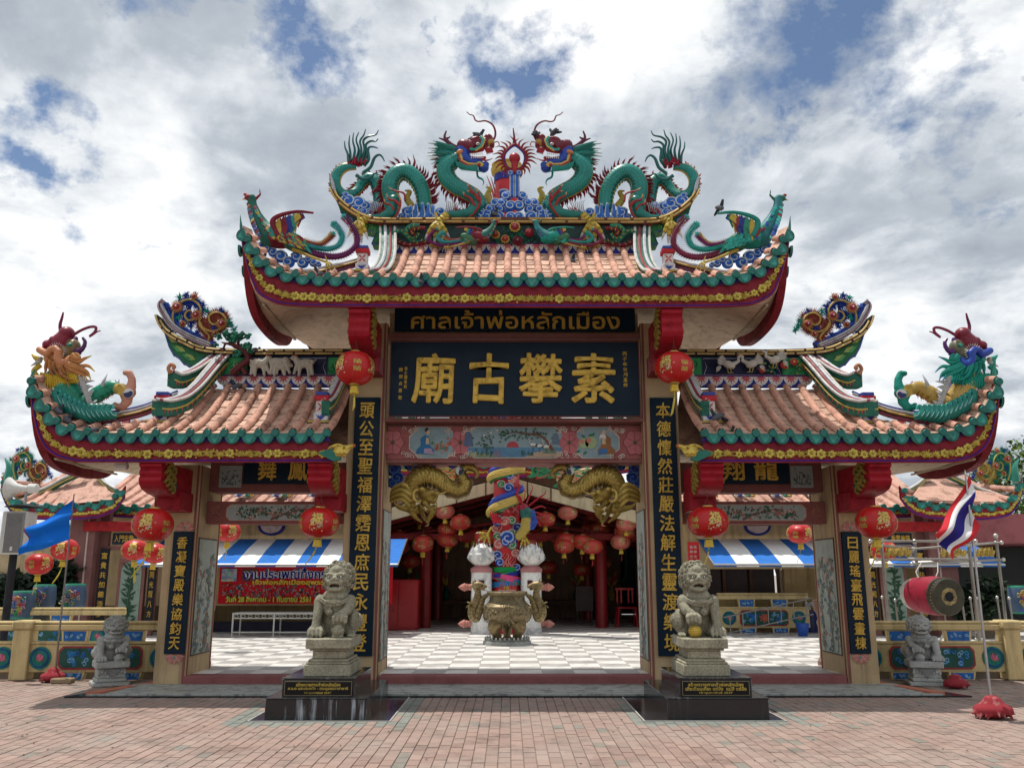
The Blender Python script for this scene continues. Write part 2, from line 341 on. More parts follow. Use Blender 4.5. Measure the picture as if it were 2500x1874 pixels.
# ---------------------------------------------------------------- sculpting: primitives fused by a voxel remesh, each vertex coloured by its nearest primitive
class Sculpt:
 def __init__(s): s.mb = MB(); s.pr = []
 def ell(s, c, r, rot=None, col=WHITE):
  if isinstance(r, (int, float)): r = (r, r, r)
  M = (Euler(rot).to_matrix() if rot else Matrix.Identity(3)); b = MB(); b.ball((0, 0, 0), r, 16, 10)
  c = Vector(c); s.mb.merge(b, Matrix.Translation(c) @ M.to_4x4()); s.pr.append(('e', np.array(c), np.array(r), np.array(M.transposed()), col)); return s
 def cap(s, a, b, ra, rb=None, col=WHITE):
  rb = ra if rb is None else rb; a, b = Vector(a), Vector(b); d = b - a; L = max(d.length, 1e-6); T = d / L
  pts = []; rr = []
  for k in range(5): t = -math.cos(k * PI / 8); pts.append(a + T * ra * t); rr.append(max(ra * math.sqrt(max(0, 1 - t * t)), .0005))
  for k in range(5): t = math.sin(k * PI / 8); pts.append(b + T * rb * t); rr.append(max(rb * math.sqrt(max(0, 1 - t * t)), .0005))
  s.mb.tube(pts, rr, 12); s.pr.append(('c', np.array(a), np.array(b), ra, rb, col)); return s
 def chain(s, pts, rr, col=WHITE):
  if isinstance(rr, (int, float)): rr = [rr] * len(pts)
  for i in range(len(pts) - 1): s.cap(pts[i], pts[i + 1], rr[i], rr[i + 1], col)
  return s
 def curl(s, c, r, col=WHITE, turns=1.4, axis=0, dirn=1):
  pts = []; rr = []; c = Vector(c); N = 9
  for k in range(N + 1):
   t = k / N; a = dirn * turns * 2 * PI * t; q = r * (1 - .8 * t)
   pts.append(c + Vector((q * math.cos(a), -.25 * r * t, q * math.sin(a)))); rr.append(r * .30 * (1 - .35 * t))
  return s.chain(pts, rr, col)
 def color_at(s, P):
  best = np.full(len(P), 1e9); out = np.tile(np.array([.7, .7, .7]), (len(P), 1))
  for p in s.pr:
   if p[0] == 'e':
    q = (P - p[1]) @ p[3].T; k = np.linalg.norm(q / p[2], axis=1); d = (k - 1) * min(p[2])
   else:
    a, b = p[1], p[2]; ab = b - a; t = np.clip(((P - a) @ ab) / max(ab @ ab, 1e-9), 0, 1)
    d = np.linalg.norm(P - a - t[:, None] * ab, axis=1) - (p[3] + (p[4] - p[3]) * t)
   w = d < best; best[w] = d[w]; out[w] = p[-1]
  return out
 def build(s, name, mat, parent=None, voxel=.008, smooth=2, disp=None):
  me = bpy.data.meshes.new('tmp'); me.from_pydata(s.mb.v, [], s.mb.f); o = bpy.data.objects.new('tmp', me); COL.objects.link(o)
  m = o.modifiers.new('r', 'REMESH'); m.mode = 'VOXEL'; m.voxel_size = voxel; m.use_smooth_shade = True
  if smooth: q = o.modifiers.new('s', 'SMOOTH'); q.factor = .5; q.iterations = smooth
  dg = bpy.context.evaluated_depsgraph_get(); ev = o.evaluated_get(dg); r = bpy.data.meshes.new_from_object(ev)
  bpy.data.objects.remove(o); bpy.data.meshes.remove(me); r.name = name
  n = len(r.vertices); P = np.empty(n * 3); r.vertices.foreach_get('co', P); P = P.reshape(-1, 3)
  c = s.color_at(P); ca = r.color_attributes.new('Col', 'FLOAT_COLOR', 'POINT')
  ca.data.foreach_set('color', np.hstack([c, np.ones((n, 1))]).astype(np.float32).ravel())
  r.materials.clear(); r.materials.append(mat); r.polygons.foreach_set('use_smooth', [True] * len(r.polygons))
  return link(name, r, parent)

# ---------------------------------------------------------------- lettering
_tc = {}
def text_mesh(body, size=1.0, extrude=.01, offset=0.0, bevel=0.0):
 key = (body, offset)
 if key not in _tc:
  c = bpy.data.curves.new('t', 'FONT'); c.body = body; c.extrude = .5; c.resolution_u = 4; c.offset = .003 if body[0] > '\u0e00' and body[0] < '\u0eff' else 0
  o = bpy.data.objects.new('t', c); COL.objects.link(o); dg = bpy.context.evaluated_depsgraph_get()
  me = bpy.data.meshes.new_from_object(o.evaluated_get(dg)); v0 = [tuple(p.co) for p in me.vertices]; f0 = [tuple(p.vertices) for p in me.polygons]
  bpy.data.objects.remove(o); bpy.data.curves.remove(c); bpy.data.meshes.remove(me); v = []; f = []
  # heavy brush strokes: the glyph repeated a hair apart, each copy a touch lower, so the strokes swell and round off
  sh = [(0, 0, .5)] + ([(math.cos(a) * offset * k, math.sin(a) * offset * k, .5 - dz) for k, dz, nn in ((.5, .05, 6), (1, .28, 8)) for a in [2 * PI * q / nn + .2 for q in range(nn)]] if offset > .004 else [])
  for i, (dx, dy, zt) in enumerate(sh):
   b = len(v); v += [(x + dx, y + dy, (zt - i * .004) if z > 0 else -.5) for x, y, z in v0]; f += [tuple(q + b for q in p) for p in f0]
  _tc[key] = (v, f)
 return _tc[key]
def letters(name, body, x0, x1, z0, z1, y, parent, mat, col, depth=.012, offset=.0, slant=0.0, warp=0.0, shadow=None, rot=None):
 """lettering stretched to fill the box x0..x1, z0..z1 on a plane facing the street"""
 v, f = text_mesh(body, 1, .5, offset); xs = [p[0] for p in v]; ys = [p[1] for p in v]
 a0, a1, b0, b1 = min(xs), max(xs), min(ys), max(ys); mb = MB(); V = []
 for p in v:
  u = (p[0] - a0) / (a1 - a0); w = (p[1] - b0) / (b1 - b0)
  V.append((x0 + (x1 - x0) * u + slant * (w - .5) * (x1 - x0), y - depth * (p[2] + .5), z0 + (z1 - z0) * w + warp * (z1 - z0) * 4 * u * (1 - u) + (math.sin(u * 5 + w * 7) * .012 * (z1 - z0))))
 mb.add(V, f, col)
 return mb.build(name, mat, parent, False)
# ================================================================ SETTING
def sheet(name, x0, x1, y0, y1, z, mat, col, kind='structure'):
 b = MB(); b.add([(x0, y0, z), (x1, y0, z), (x1, y1, z), (x0, y1, z)], [(0, 1, 2, 3)], col)
 return tag(b.build(name, mat, None, False), kind=kind)
sheet('ground', -600, 600, -300, 900, -.05, BRICK, (.26, .22, .19))
pav = sheet('pavement', -14, 14, -6, 11, -.010, BRICK, (.21, .15, .125))
# paving bricks, lengths running away from the camera, joints staggered
def brick_mb(x, y, col, jig=True):
 b = MB(); h = random.uniform(-.0025, .0015) if jig else 0; g = .0014; w = .09; L = .18
 x0, x1, y0, y1 = x + g, x + w - g, y + g, y + L - g; z = h; e = .003
 v = [(x0, y0, z - .010), (x1, y0, z - .010), (x1, y1, z - .010), (x0, y1, z - .010), (x0 + e, y0 + e, z), (x1 - e, y0 + e, z), (x1 - e, y1 - e, z), (x0 + e, y1 - e, z)]
 b.add(v, [(4, 5, 6, 7), (0, 1, 5, 4), (1, 2, 6, 5), (2, 3, 7, 6), (3, 0, 4, 7)], col); return b
cells = []
BW = .09; BL = .18
for i in range(-108, 108):
 for j in range(0, 42):
  x = i * BW + .03; y = 3.3 + j * BL + (BL / 2 if i % 2 else 0)
  if y + BL > 9.0 and -4.72 < x < 4.66: continue
  if y > 10.3: continue
  if 7.36 < y + .06 < 8.8 and (-2.42 < x < -1.16 or 1.08 < x < 2.38): continue
  cells.append((x, y))
vis = [c for c in cells if c[1] > 5.5 and abs(c[0]) < (c[1] + .75) * .57]
vis.sort(key=lambda c: (c[1] + abs(c[0]) * .12)); near = set(vis[:300])
def brick_col(x, y):
 r = random.random(); c = (.305, .208, .172)
 nearp = (abs(abs(x) - 1.8) < .80 and 7.0 < y < 8.9)
 if nearp and r < .75: c = (.20, .215, .19)
 elif r < .03: c = (.21, .195, .165)
 elif r < .12: c = (.325, .23, .19)
 k = random.uniform(.92, 1.07); return (c[0] * k, c[1] * k, c[2] * k)
bm_protos = [brick_mb(0, 0, c, False).mesh('brick', BRICK, False) for c in ((.305, .208, .172), (.285, .19, .157), (.21, .185, .155), (.325, .23, .19))]
lt = MB()
for k in range(70): x, y, a = random.uniform(-5, 5), random.uniform(5.5, 8.8), random.uniform(0, 6.28); lt.leaf((x, y, .004), (x + .03 * math.cos(a), y + .03 * math.sin(a), .008), .007, (0, 0, 1), (.05, .03, .02), .003)
tag(lt.build('leaf_litter', MATTE, pav, False), kind='stuff')
rest = MB()
for c in cells:
 if c in near:
  r = random.random(); k = 2 if r < .03 else 3 if r < .12 else 1 if r < .5 else 0
  link('brick', bm_protos[k], pav, (c[0], c[1], random.uniform(-.0025, .0015)))
 else: rest.merge(brick_mb(c[0], c[1], brick_col(*c)))
tag(rest.build('brick_field', BRICK, pav, False), kind='stuff')

# low marble apron in front of the gate: strips laid side to side
apron = MB(); apron.prism([(-4.76, 8.86), (4.82, 8.86), (4.30, 10.2), (-4.24, 10.2)], 'xy', -.03, .016, (.012, .014, .02))
apron = tag(apron.build('gate_apron', GRANITE, None, False), kind='structure')
ys = [8.90, 9.0, 9.12, 9.24, 9.36, 9.48, 9.62]
for k in range(6):
 a, b_ = ys[k] + .004, ys[k + 1] - .004; x0 = 4.52 - (a - 8.9) * .35
 m = MB(); m.box((-x0 - .02, a, .01), (x0 + .02, b_, .034 + .004 * k), (.3, .3, .3), .003); m.build('marble_strip', MARBLE_G, apron, False)
for s in (-1, 1):
 m = MB(); m.prism([(s * 4.40, 8.91), (s * 4.56, 8.91), (s * 4.20, 10.0), (s * 4.06, 10.0)][::s], 'xy', .0, .052, (.42, .15, .09)); m.build('orange_strip', MATTE, apron, False)
# maroon thresholds
TH = (.235, .085, .085)
for (x0, x1) in ((-1.56, 1.56), (-3.78, -1.99), (1.99, 3.78)):
 m = MB(); m.box((x0, 9.57, .02), (x1, 9.83, .14), TH, .012); tag(m.build('gate_threshold', MATTE, None), kind='structure')
# checker floor
tbase = sheet('courtyard_floor', -22, 22, 10.62, 40, .118, TILE, (.22, .21, .20))
sheet('threshold_floor', -4.1, 4.1, 9.83, 10.62, .1175, TILE, (.22, .21, .20))
T = .382; tcell = []
def tile_mb(x, y, col):
 b = MB(); g = .0016; b.box((x + g, y + g, .12), (x + T - g, y + T - g, .14), col); b.f = b.f[1:]; b.c = b.c[1:]; return b
for i in range(-42, 42):
 for j in range(0, 34):
  x = -.063 + i * T; y = 9.84 + j * T
  if y < 10.6 and abs(x + T / 2) > 4.0: continue
  tcell.append((i, j, x, y))
def tvis(c):
 _, j, x, y = c
 if abs(x) > y * .6 + .3 or y > 17.2: return False
 return abs(x) * 10.4 / (y + .75) < 1.6
tv = sorted([c for c in tcell if tvis(c)], key=lambda c: c[3]); tn_ = set(tv[:300])
TWH = (.76, .74, .70); TGR = (.43, .415, .40)
tp = [tile_mb(0, 0, c).mesh('floor_tile', TILE, False) for c in (TWH, TGR)]
rest = MB()
for c in tcell:
 k = (c[0] + c[1]) % 2
 if c in tn_: link('floor_tile', tp[k], tbase, (c[2], c[3], random.uniform(-.001, 0)))
 else:
  kk = random.uniform(.93, 1.0); cc = (TWH, TGR)[k]; rest.merge(tile_mb(c[2], c[3], tuple(q * kk for q in cc)))
tag(rest.build('floor_tile_field', TILE, tbase, False), kind='stuff')

# ================================================================ GATE
gate = thing('gateway', 'beige three-bay gateway with red eaves and pink tiled roofs in front of the court', 'gateway', (0, 9.6, 0))
gate.matrix_world = Matrix.Translation((0, 9.6, 0))
def gpart(mb, name, mat=PAINT, smooth=True, ang=38, parent=None):
 """a part of the gateway (its meshes are written in world metres)"""
 if parent is None:
  mb.v = [(x, y - 9.6, z) for x, y, z in mb.v]; return mb.build(name, mat, gate, smooth, ang)
 mb.v = [(x, y - 9.6, z) for x, y, z in mb.v]; return mb.build(name, mat, parent, smooth, ang)
PB = (.50, .37, .215); MT = (.23, .075, .07)
def pillar(x0, x1, z1, inner):
 """x0..x1 front face; inner = +1 when the doorway lies to the right"""
 b = MB(); b.box((x0, 9.6, .02), (x1, 10.45, z1), PB, .006)
 p = gpart(b, 'pillar', WALL)
 e = x1 if inner > 0 else x0; s = inner
 t = MB(); t.box((e - s * .038, 9.592, .03), (e - s * .014, 9.6, z1), MT); t.box((e, 9.62, .03), (e + s * .006, 9.645, z1), MT)
 t.box((e, 10.395, .03), (e + s * .006, 10.42, z1), MT)
 gpart(t, 'corner_strip', MATTE, parent=p)
 return p, e
pl = []
for (x0, x1, z1, inner) in ((-2.03, -1.585, 4.32, 1), (1.555, 1.985, 4.32, -1), (-4.13, -3.765, 2.55, 1), (3.80, 4.165, 2.55, -1)):
 p, e = pillar(x0, x1, z1, inner); s = inner; main = z1 > 4
 # tall picture panel let into the reveal
 z0_, z1_ = (.30, 2.02) if main else (.36, 1.68)
 m = MB(); m.box((e, 9.70, z0_ - .015), (e + s * .010, 10.34, z1_ + .015), (.10, .07, .06)); m.box((e, 9.715, z0_), (e + s * .013, 10.325, z1_), (.36, .40, .36))
 gpart(m, 'panel_frame', MATTE, parent=p)
 m = MB()
 rs = random.Random(int(x0 * 100))
 for q in range(5):                                   # painted trunks, reeds and leaves
  yy = rs.uniform(9.75, 10.28); zc_ = z0_ + .03; pts = []
  for k in range(7): pts.append((e + s * .0145, yy + rs.uniform(-.03, .03) * k * .6, zc_)); zc_ += (z1_ - z0_) * rs.uniform(.09, .15)
  m.tube([Vector(p_) for p_ in pts], [.010 - .001 * k for k in range(7)], 5, (.16, .12, .10), True, .3)
  for k in range(52):
   c = pts[rs.randrange(7)]; a = rs.uniform(0, 2 * PI); L = rs.uniform(.05, .13); by = min(max(c[1] + rs.uniform(-.05, .05), 9.73), 10.30)
   bz = min(max(c[2] + rs.uniform(-.08, .08), z0_ + .03), z1_ - .10)
   ty = min(max(by + math.cos(a) * L, 9.725), 10.315); tz = min(max(bz + math.sin(a) * L, z0_ + .01), z1_ - .02)
   col = rs.choice([(.13, .19, .15), (.20, .26, .22), (.10, .14, .12), (.33, .15, .12), (.45, .45, .40), (.16, .22, .27)])
   m.leaf((e + s * .0145, by, bz), (e + s * .0145, ty, tz), L * .28, (s, 0, 0), col, .002)
 gpart(m, 'painted_plants', MATTE, False, parent=p)
 pl.append(p)

# beams between the pillars -------------------------------------------------
def beam(x0, x1, y0, y1, z0, z1, col, name='beam', mat=WALL, ch=.004):
 b = MB(); b.box((x0, y0, z0), (x1, y1, z1), col, ch); return gpart(b, name, mat)
beam(-1.585, 1.555, 9.76, 10.30, 4.10, 4.5, PB)
beam(-1.585, 1.555, 9.66, 9.76, 4.135, 4.21, (.24, .10, .09), 'rail', MATTE)
beam(-1.585, 1.555, 9.58, 10.2, 3.075, 3.12, (.26, .11, .10), 'rail', MATTE)
# painted beam over the main doorway
pb = beam(-1.585, 1.555, 9.78, 10.25, 2.60, 3.07, (.26, .11, .10), 'painted_beam', MATTE)
CY = 9.772
def flat(poly, y, col, th=.004):
 b = MB(); b.prism(poly, 'xz', y - th, y, col); return b
def ngon(cx, cz, rx, rz, n, a0=0, lob=0, nl=0):
 return [(cx + rx * (1 + lob * math.cos(nl * (2 * PI * k / n))) * math.cos(2 * PI * k / n + a0), cz + rz * (1 + lob * math.cos(nl * (2 * PI * k / n))) * math.sin(2 * PI * k / n + a0)) for k in range(n)][::-1]
def octo(x0, x1, z0, z1, c): return [(x0 + c, z0), (x1 - c, z0), (x1, z0 + c), (x1, z1 - c), (x1 - c, z1), (x0 + c, z1), (x0, z1 - c), (x0, z0 + c)][::-1]
zb0, zb1 = 2.645, 3.045; zm = (zb0 + zb1) / 2
SKYP = (.22, .31, .34)
pan = MB(); pan.merge(flat([(-1.57, zb0), (-1.57, zb1), (1.54, zb1), (1.54, zb0)], CY, (.30, .105, .10), .006))
for (a, b_, c) in ((-1.29, -.72, .12), (-.62, .62, .13), (.71, 1.27, .12)): pan.merge(flat(octo(a - .012, b_ + .012, zb0 + .004, zb1 - .004, c), CY - .006, (.55, .46, .42))); pan.merge(flat(octo(a, b_, zb0 + .012, zb1 - .012, c), CY - .010, SKYP))
gpart(pan, 'picture_panel', MATTE, False, parent=pb)
for cx in (-1.50, -.69 + .02, .665, 1.47):
 fl = MB()
 fl.merge(flat(ngon(cx, zm, .135, .155, 48, 0, .10, 6), CY - .0105, (.22, .05, .06), .003)); fl.merge(flat(ngon(cx, zm, .125, .145, 48, 0, .10, 6), CY - .013, (.42, .14, .15), .003))
 for k in range(6):
  a = k * PI / 3 + PI / 6; fl.tube([(cx, CY - .017, zm), (cx + .10 * math.cos(a), CY - .017, zm + .115 * math.sin(a))], .003, 4, (.20, .05, .06))
 fl.ball((cx, CY - .017, zm), (.026, .006, .026), 10, 6, (.10, .09, .06)); gpart(fl, 'flower_boss', MATTE, parent=pb)
sc = MB(); rs = random.Random(3)
def scrolls(mb, x, z, y, r, col, sgn=1, n=3, th=.0055):
 for k in range(n):
  a0 = rs.uniform(0, 6.28); cx, cz = x + rs.uniform(-r, r), z + rs.uniform(-r, r) * .5; pts = []
  for j in range(9): t = j / 8; a = a0 + sgn * t * 7; q = r * .55 * (1 - t * .85); pts.append((cx + q * math.cos(a), y, cz + q * math.sin(a)))
  mb.tube(pts, [th * (1 - j * .06) for j in range(9)], 4, col)
for cx in (-1.32, -1.22, -.80, -.60, -.54, .53, .60, .77, 1.20, 1.33):
 for cz in (zb0 + .045, zb1 - .045): scrolls(sc, cx, cz, CY - .016, .055, (.60, .52, .46), rs.choice((-1, 1)), 4)
tag(gpart(sc, 'white_scrollwork', MATTE, parent=pb), kind='stuff')
# the three painted pictures: shore with pine, sun and cranes; a seated lady with peonies; an old man with peaches
pic = MB(); Y1 = CY - .0145
def pf(poly, col, k=0): pic.merge(flat([(x, z) for x, z in poly], Y1 - .0015 * k, col, .0014))
pf([(-.56, zb0 + .03), (-.60, zb0 + .14), (.60, zb0 + .14), (.50, zb0 + .02)][::1], (.10, .22, .34), 0)
pf([(-.03 + .075 * math.cos(PI - a * PI / 12), zb0 + .141 + .075 * math.sin(PI - a * PI / 12)) for a in range(13)], (.36, .06, .07), 1)
pf([(-.56, zb0 + .02), (-.55, zb0 + .09), (-.40, zb0 + .07), (-.22, zb0 + .045), (-.12, zb0 + .018)], (.22, .27, .16), 2)
pf([(.10, zb0 + .018), (.22, zb0 + .07), (.34, zb0 + .10), (.55, zb0 + .09), (.56, zb0 + .02)], (.40, .30, .22), 2)
for (x, z, w, h, c) in ((-.57, .25, .06, .16, (.09, .13, .22)), (-.22, .065, .05, .07, (.20, .18, .26)), (.42, .12, .09, .09, (.15, .22, .18)), (.50, .25, .05, .12, (.12, .17, .24)), (.36, .25, .05, .08, (.22, .30, .32))):
 pf([(x - w, zb0 + z - h * .6), (x - w * .7, zb0 + z + h * .4), (x, zb0 + z + h * .6), (x + w * .6, zb0 + z + h * .3), (x + w, zb0 + z - h * .6)], c, 3)
pic.tube(spl([(.46, Y1 - .008, zb0 + .10), (.40, Y1 - .008, zb0 + .20), (.30, Y1 - .008, zb0 + .29), (.12, Y1 - .008, zb0 + .31), (0, Y1 - .008, zb0 + .33), (-.10, Y1 - .008, zb0 + .31)], 4), [.018, .017, .017, .016, .016, .015, .015, .014, .013, .012, .012, .011, .010, .010, .009, .008, .007, .006, .005, .004, .003], 6, (.17, .07, .05), True, .35)
for k in range(110):
 x = rs.choice([rs.gauss(.04, .10), rs.gauss(.28, .07), rs.gauss(-.13, .05), rs.gauss(-.36, .06)]); z = zb0 + (.30 + rs.gauss(0, .035) if x > -.2 else .17 + rs.gauss(0, .06)); z = min(z, zb1 - .03); x = max(-.58, min(x, .5))
 a = rs.uniform(0, 6.28); pic.leaf((x, Y1 - .010, z), (x + .035 * math.cos(a), Y1 - .010, min(z + .03 * math.sin(a), zb1 - .018)), .011, (0, -1, 0), rs.choice([(.04, .10, .06), (.07, .15, .09), (.03, .07, .05)]), .002)
for k in range(26):
 x = rs.choice([rs.uniform(-.5, -.25), rs.uniform(.05, .25)]); pic.leaf((x, Y1 - .009, zb0 + .03), (x + rs.uniform(-.03, .03), Y1 - .009, zb0 + rs.uniform(.07, .13)), .005, (0, -1, 0), (.04, .11, .09), .002)
for (x, z, d) in ((.22, .175, -1), (.30, .16, 1), (.38, .15, 1), (-.30, .32, 1), (-.22, .35, -1), (-.38, .29, 1)):
 q = .5 if z > .25 else 1
 pic.ball((x, Y1 - .010, zb0 + z), (.036 * q, .004, .02 * q), 8, 6, (.62, .62, .58)); pic.tube(spl([(x + d * .03 * q, Y1 - .010, zb0 + z), (x + d * .045 * q, Y1 - .010, zb0 + z + .03 * q), (x + d * .035 * q, Y1 - .010, zb0 + z + .06 * q), (x + d * .06 * q, Y1 - .01, zb0 + z + .065 * q)], 3), .0045 * q, 4, (.6, .6, .56))
 pic.leaf((x - d * .03 * q, Y1 - .012, zb0 + z), (x - d * .065 * q, Y1 - .012, zb0 + z - .005), .008 * q, (0, -1, 0), (.03, .03, .03), .002)
 if q == 1: pic.tube([(x, Y1 - .01, zb0 + z - .015), (x, Y1 - .01, zb0 + z - .08)], .003, 4, (.1, .1, .08))
# seated figures painted in blue and in brown robes
def seated(cx, robe, robe2, head_z, beard, d):
 z0 = zb0 + .06
 pf([(cx - .13 * d, z0), (cx - .12 * d, z0 + .05), (cx - .07 * d, z0 + .10), (cx - .075 * d, z0 + .19), (cx - .02 * d, z0 + .235), (cx + .035 * d, z0 + .20), (cx + .045 * d, z0 + .10), (cx + .09 * d, z0 + .05), (cx + .08 * d, z0)][::d], robe, 4)
 pf([(cx - .03 * d, z0 + .01), (cx - .03 * d, z0 + .06), (cx + .06 * d, z0 + .07), (cx + .09 * d, z0 - .01)][::d], robe2, 5)
 pf([(cx - .01 * d, z0 + .12), (cx - .005 * d, z0 + .20), (cx + .03 * d, z0 + .19), (cx + .035 * d, z0 + .12)][::d], (.50, .40, .26), 5)
 pic.ball((cx + .015 * d, Y1 - .010, zb0 + head_z), (.024, .006, .030), 10, 8, (.55, .38, .30)); pic.ball((cx + .003 * d, Y1 - .009, zb0 + head_z + .018), (.026, .006, .022), 10, 6, (.03, .03, .03) if not beard else (.55, .40, .33))
 if not beard: pic.ball((cx + .0 * d, Y1 - .009, zb0 + head_z + .045), (.013, .005, .013), 8, 6, (.03, .03, .03))
 else:
  for k in range(6): pic.leaf((cx + (.005 + .008 * k) * d, Y1 - .015, zb0 + head_z - .005), (cx + (-.02 + .018 * k) * d, Y1 - .014, zb0 + head_z - .085), .009, (0, -1, 0), (.62, .60, .56), .002)
seated(-1.085, (.035, .14, .30), (.36, .27, .38), .33, False, 1)
seated(1.10, (.26, .12, .055), (.05, .15, .34), .315, True, -1)
for k in range(26):
 a = rs.uniform(0, 6.28); x, z = -.90 + rs.gauss(0, .045), zb0 + .15 + rs.gauss(0, .035); pic.leaf((x, Y1 - .012, z), (x + .045 * math.cos(a), Y1 - .012, z + .04 * math.sin(a)), .017, (0, -1, 0), rs.choice([(.42, .13, .09), (.50, .22, .13), (.05, .18, .11), (.36, .09, .09)]), .002)
for (x, z, r) in ((.84, .19, .062), (.93, .20, .072)):
 pf(ngon(x, zb0 + z, r, r * 1.05, 20), (.30, .38, .20), 4); pf(ngon(x - r * .35, zb0 + z + r * .35, r * .45, r * .45, 14), (.50, .20, .15), 5)
for (x, z, a) in ((.86, .26, 2.3), (.90, .28, .5), (.95, .28, 1.2), (.80, .10, 3.6), (.88, .09, 3.9)): pic.leaf((x, Y1 - .012, zb0 + z), (x + .07 * math.cos(a), Y1 - .012, zb0 + z + .05 * math.sin(a)), .015, (0, -1, 0), (.03, .16, .09), .002)
gpart(pic, 'painted_scene', MATTE, False, parent=pb)

# side bays: frame for the name board, and the lower painted lintel
for s, xa, xb in ((-1, -3.765, -2.03), (1, 1.985, 3.80)):
 f = beam(xa, xb, 9.92, 10.3, 2.26, 2.62, (.20, .075, .07), 'board_frame', MATTE)
 m = MB(); px0, px1 = (xa + .12, xa + .40) if s < 0 else (xb - .40, xb - .12)
 m.box((px0, 9.905, 2.31), (px1, 9.92, 2.58), (.27, .31, .32), .003)
 for k in range(42):
  x, z, a = rs.uniform(px0 + .04, px1 - .04), 2.33 + abs(rs.gauss(0, .08)), rs.uniform(.3, 2.8); L = rs.uniform(.03, .07); z = min(z, 2.52)
  m.leaf((x, 9.901, z), (x + L * math.cos(a), 9.901, min(z + L * math.sin(a), 2.57)), .007, (0, -1, 0), rs.choice([(.06, .10, .09), (.10, .14, .16), (.05, .07, .10)]), .002)
 gpart(m, 'painted_panel', MATTE, False, parent=f)
 lb = beam(xa, xb, 9.90, 10.12, 1.87, 2.14, (.25, .09, .085), 'painted_lintel', MATTE)
 m = MB(); o0, o1 = (xa + .24, xb - .24); m.merge(flat(octo(o0, o1, 1.905, 2.105, .05), 9.895, (.55, .30, .22), .004)); m.merge(flat(octo(o0 + .012, o1 - .012, 1.912, 2.098, .05), 9.891, (.33, .38, .38), .003)); gpart(m, 'picture_panel', MATTE, False, parent=lb)
 m = MB()
 m.tube(spl([(o0 + .55, 9.885, 1.92), (o0 + .75, 9.885, 2.0), (o0 + .95, 9.885, 2.04), (o1 - .25, 9.885, 2.02), (o1 - .1, 9.885, 1.95)], 4), [.014] * 5 + [.010] * 6 + [.006] * 6, 6, (.16, .10, .09), True, .3)
 for k in range(170):
  x, z, a = rs.uniform(o0 + .1, o1 - .12), 2.005 + rs.gauss(0, .04), rs.uniform(0, 6.28); z = max(1.93, min(z, 2.075)); L = rs.uniform(.03, .065)
  m.leaf((x, 9.883, z), (x + L * math.cos(a), 9.883, max(1.92, min(z + L * math.sin(a), 2.09))), .014, (0, -1, 0), rs.choice([(.05, .13, .08), (.08, .17, .11), (.04, .09, .07), (.38, .14, .12), (.50, .42, .36)]), .002)
 gpart(m, 'painted_branches', MATTE, False, parent=lb)
 m = MB()
 for (cx, dd) in ((xa + .12, 1), (xb - .12, -1)):
  for k in range(12): scrolls(m, cx, 2.005 + rs.uniform(-.07, .07), 9.893, .05, (.42, .19, .14), rs.choice((-1, 1)), 1)
 gpart(m, 'carved_scrollwork', MATTE, parent=lb)

# lotus ornaments above and below the small couplet boards
for s, cx in ((-1, -3.90), (1, 3.96)):
 for (z, up) in ((1.78, 1), (.365, -1)):
  m = MB()
  for k in range(9):
   a = PI * (k + .5) / 9; L = .10 + .012 * math.sin(a); m.leaf((cx, 9.590 - .002 * (k % 3), z), (cx + L * 1.15 * math.cos(a), 9.592 - .002 * (k % 3), z + up * L * math.sin(a)), .028, (0, -1, 0), (.42, .17, .15) if k % 2 else (.50, .24, .20), .006)
  m.ball((cx, 9.585, z + up * .025), (.014, .006, .014), 8, 6, (.03, .26, .22)); gpart(m, 'lotus_ornament', MATTE, False)

# ---------------------------------------------------------------- signboards
NVY = (.003, .014, .030)
def signboard(name, label, x0, x1, y, z0, z1, cat='sign', th=.04, frame=None, col=NVY):
 t = thing(name, label, cat, ((x0 + x1) / 2, y, z0)); t['_o'] = 0; del t['_o']
 ox, oy, oz = t.location
 m = MB(); m.box((x0 - ox, 0, 0), (x1 - ox, th, z1 - z0), col, .004); m.build('board', LAQ, t)
 if frame:
  m = MB(); w, c = frame
  for (a, b_) in (((x0 - w, z0 - w), (x1 + w, z0)), ((x0 - w, z1), (x1 + w, z1 + w)), ((x0 - w, z0), (x0, z1)), ((x1, z0), (x1 + w, z1))): m.box((a[0] - ox, -.008, a[1] - oz), (b_[0] - ox, th, b_[1] - oz), c, .003)
  m.build('frame', MATTE, t)
 return t
def put(t, name, body, x0, x1, z0, z1, mat=GOLD, col=GOLDC, depth=.02, offset=.0, **k):
 o = t.location; return letters(name, body, x0 - o.x, x1 - o.x, z0 - o.z, z1 - o.z, -.0005, t, mat, col, depth, offset, **k)
def col_of(t, chars, cx, ztop, zbot, w, h=None, off=.018, depth=.016, col=GOLDC):
 n = len(chars); p = (ztop - zbot) / n; h = h or p * .86
 for i, ch in enumerate(chars):
  z = ztop - p * (i + .5); put(t, 'character', ch, cx - w / 2 + rs.uniform(-.003, .003), cx + w / 2, z - h / 2, z + h / 2, depth=depth, offset=off, col=col, slant=.05)
t = signboard('signboard', 'dark blue board with gold Thai lettering, directly under the central eave', -1.505, 1.50, 9.62, 4.225, 4.60)
a, b_ = W(1003, 802, 9.6), W(1513, 757, 9.6); put(t, 'lettering', 'ศาลเจ้าพ่อหลักเมือง', a.x, b_.x, a.z, b_.z + .0, depth=.02, offset=.012)
t = signboard('signboard', 'large dark blue board with four big gold Chinese characters over the main doorway', -1.515, 1.505, 9.50, 3.13, 4.05, frame=(.012, (.16, .05, .05)))
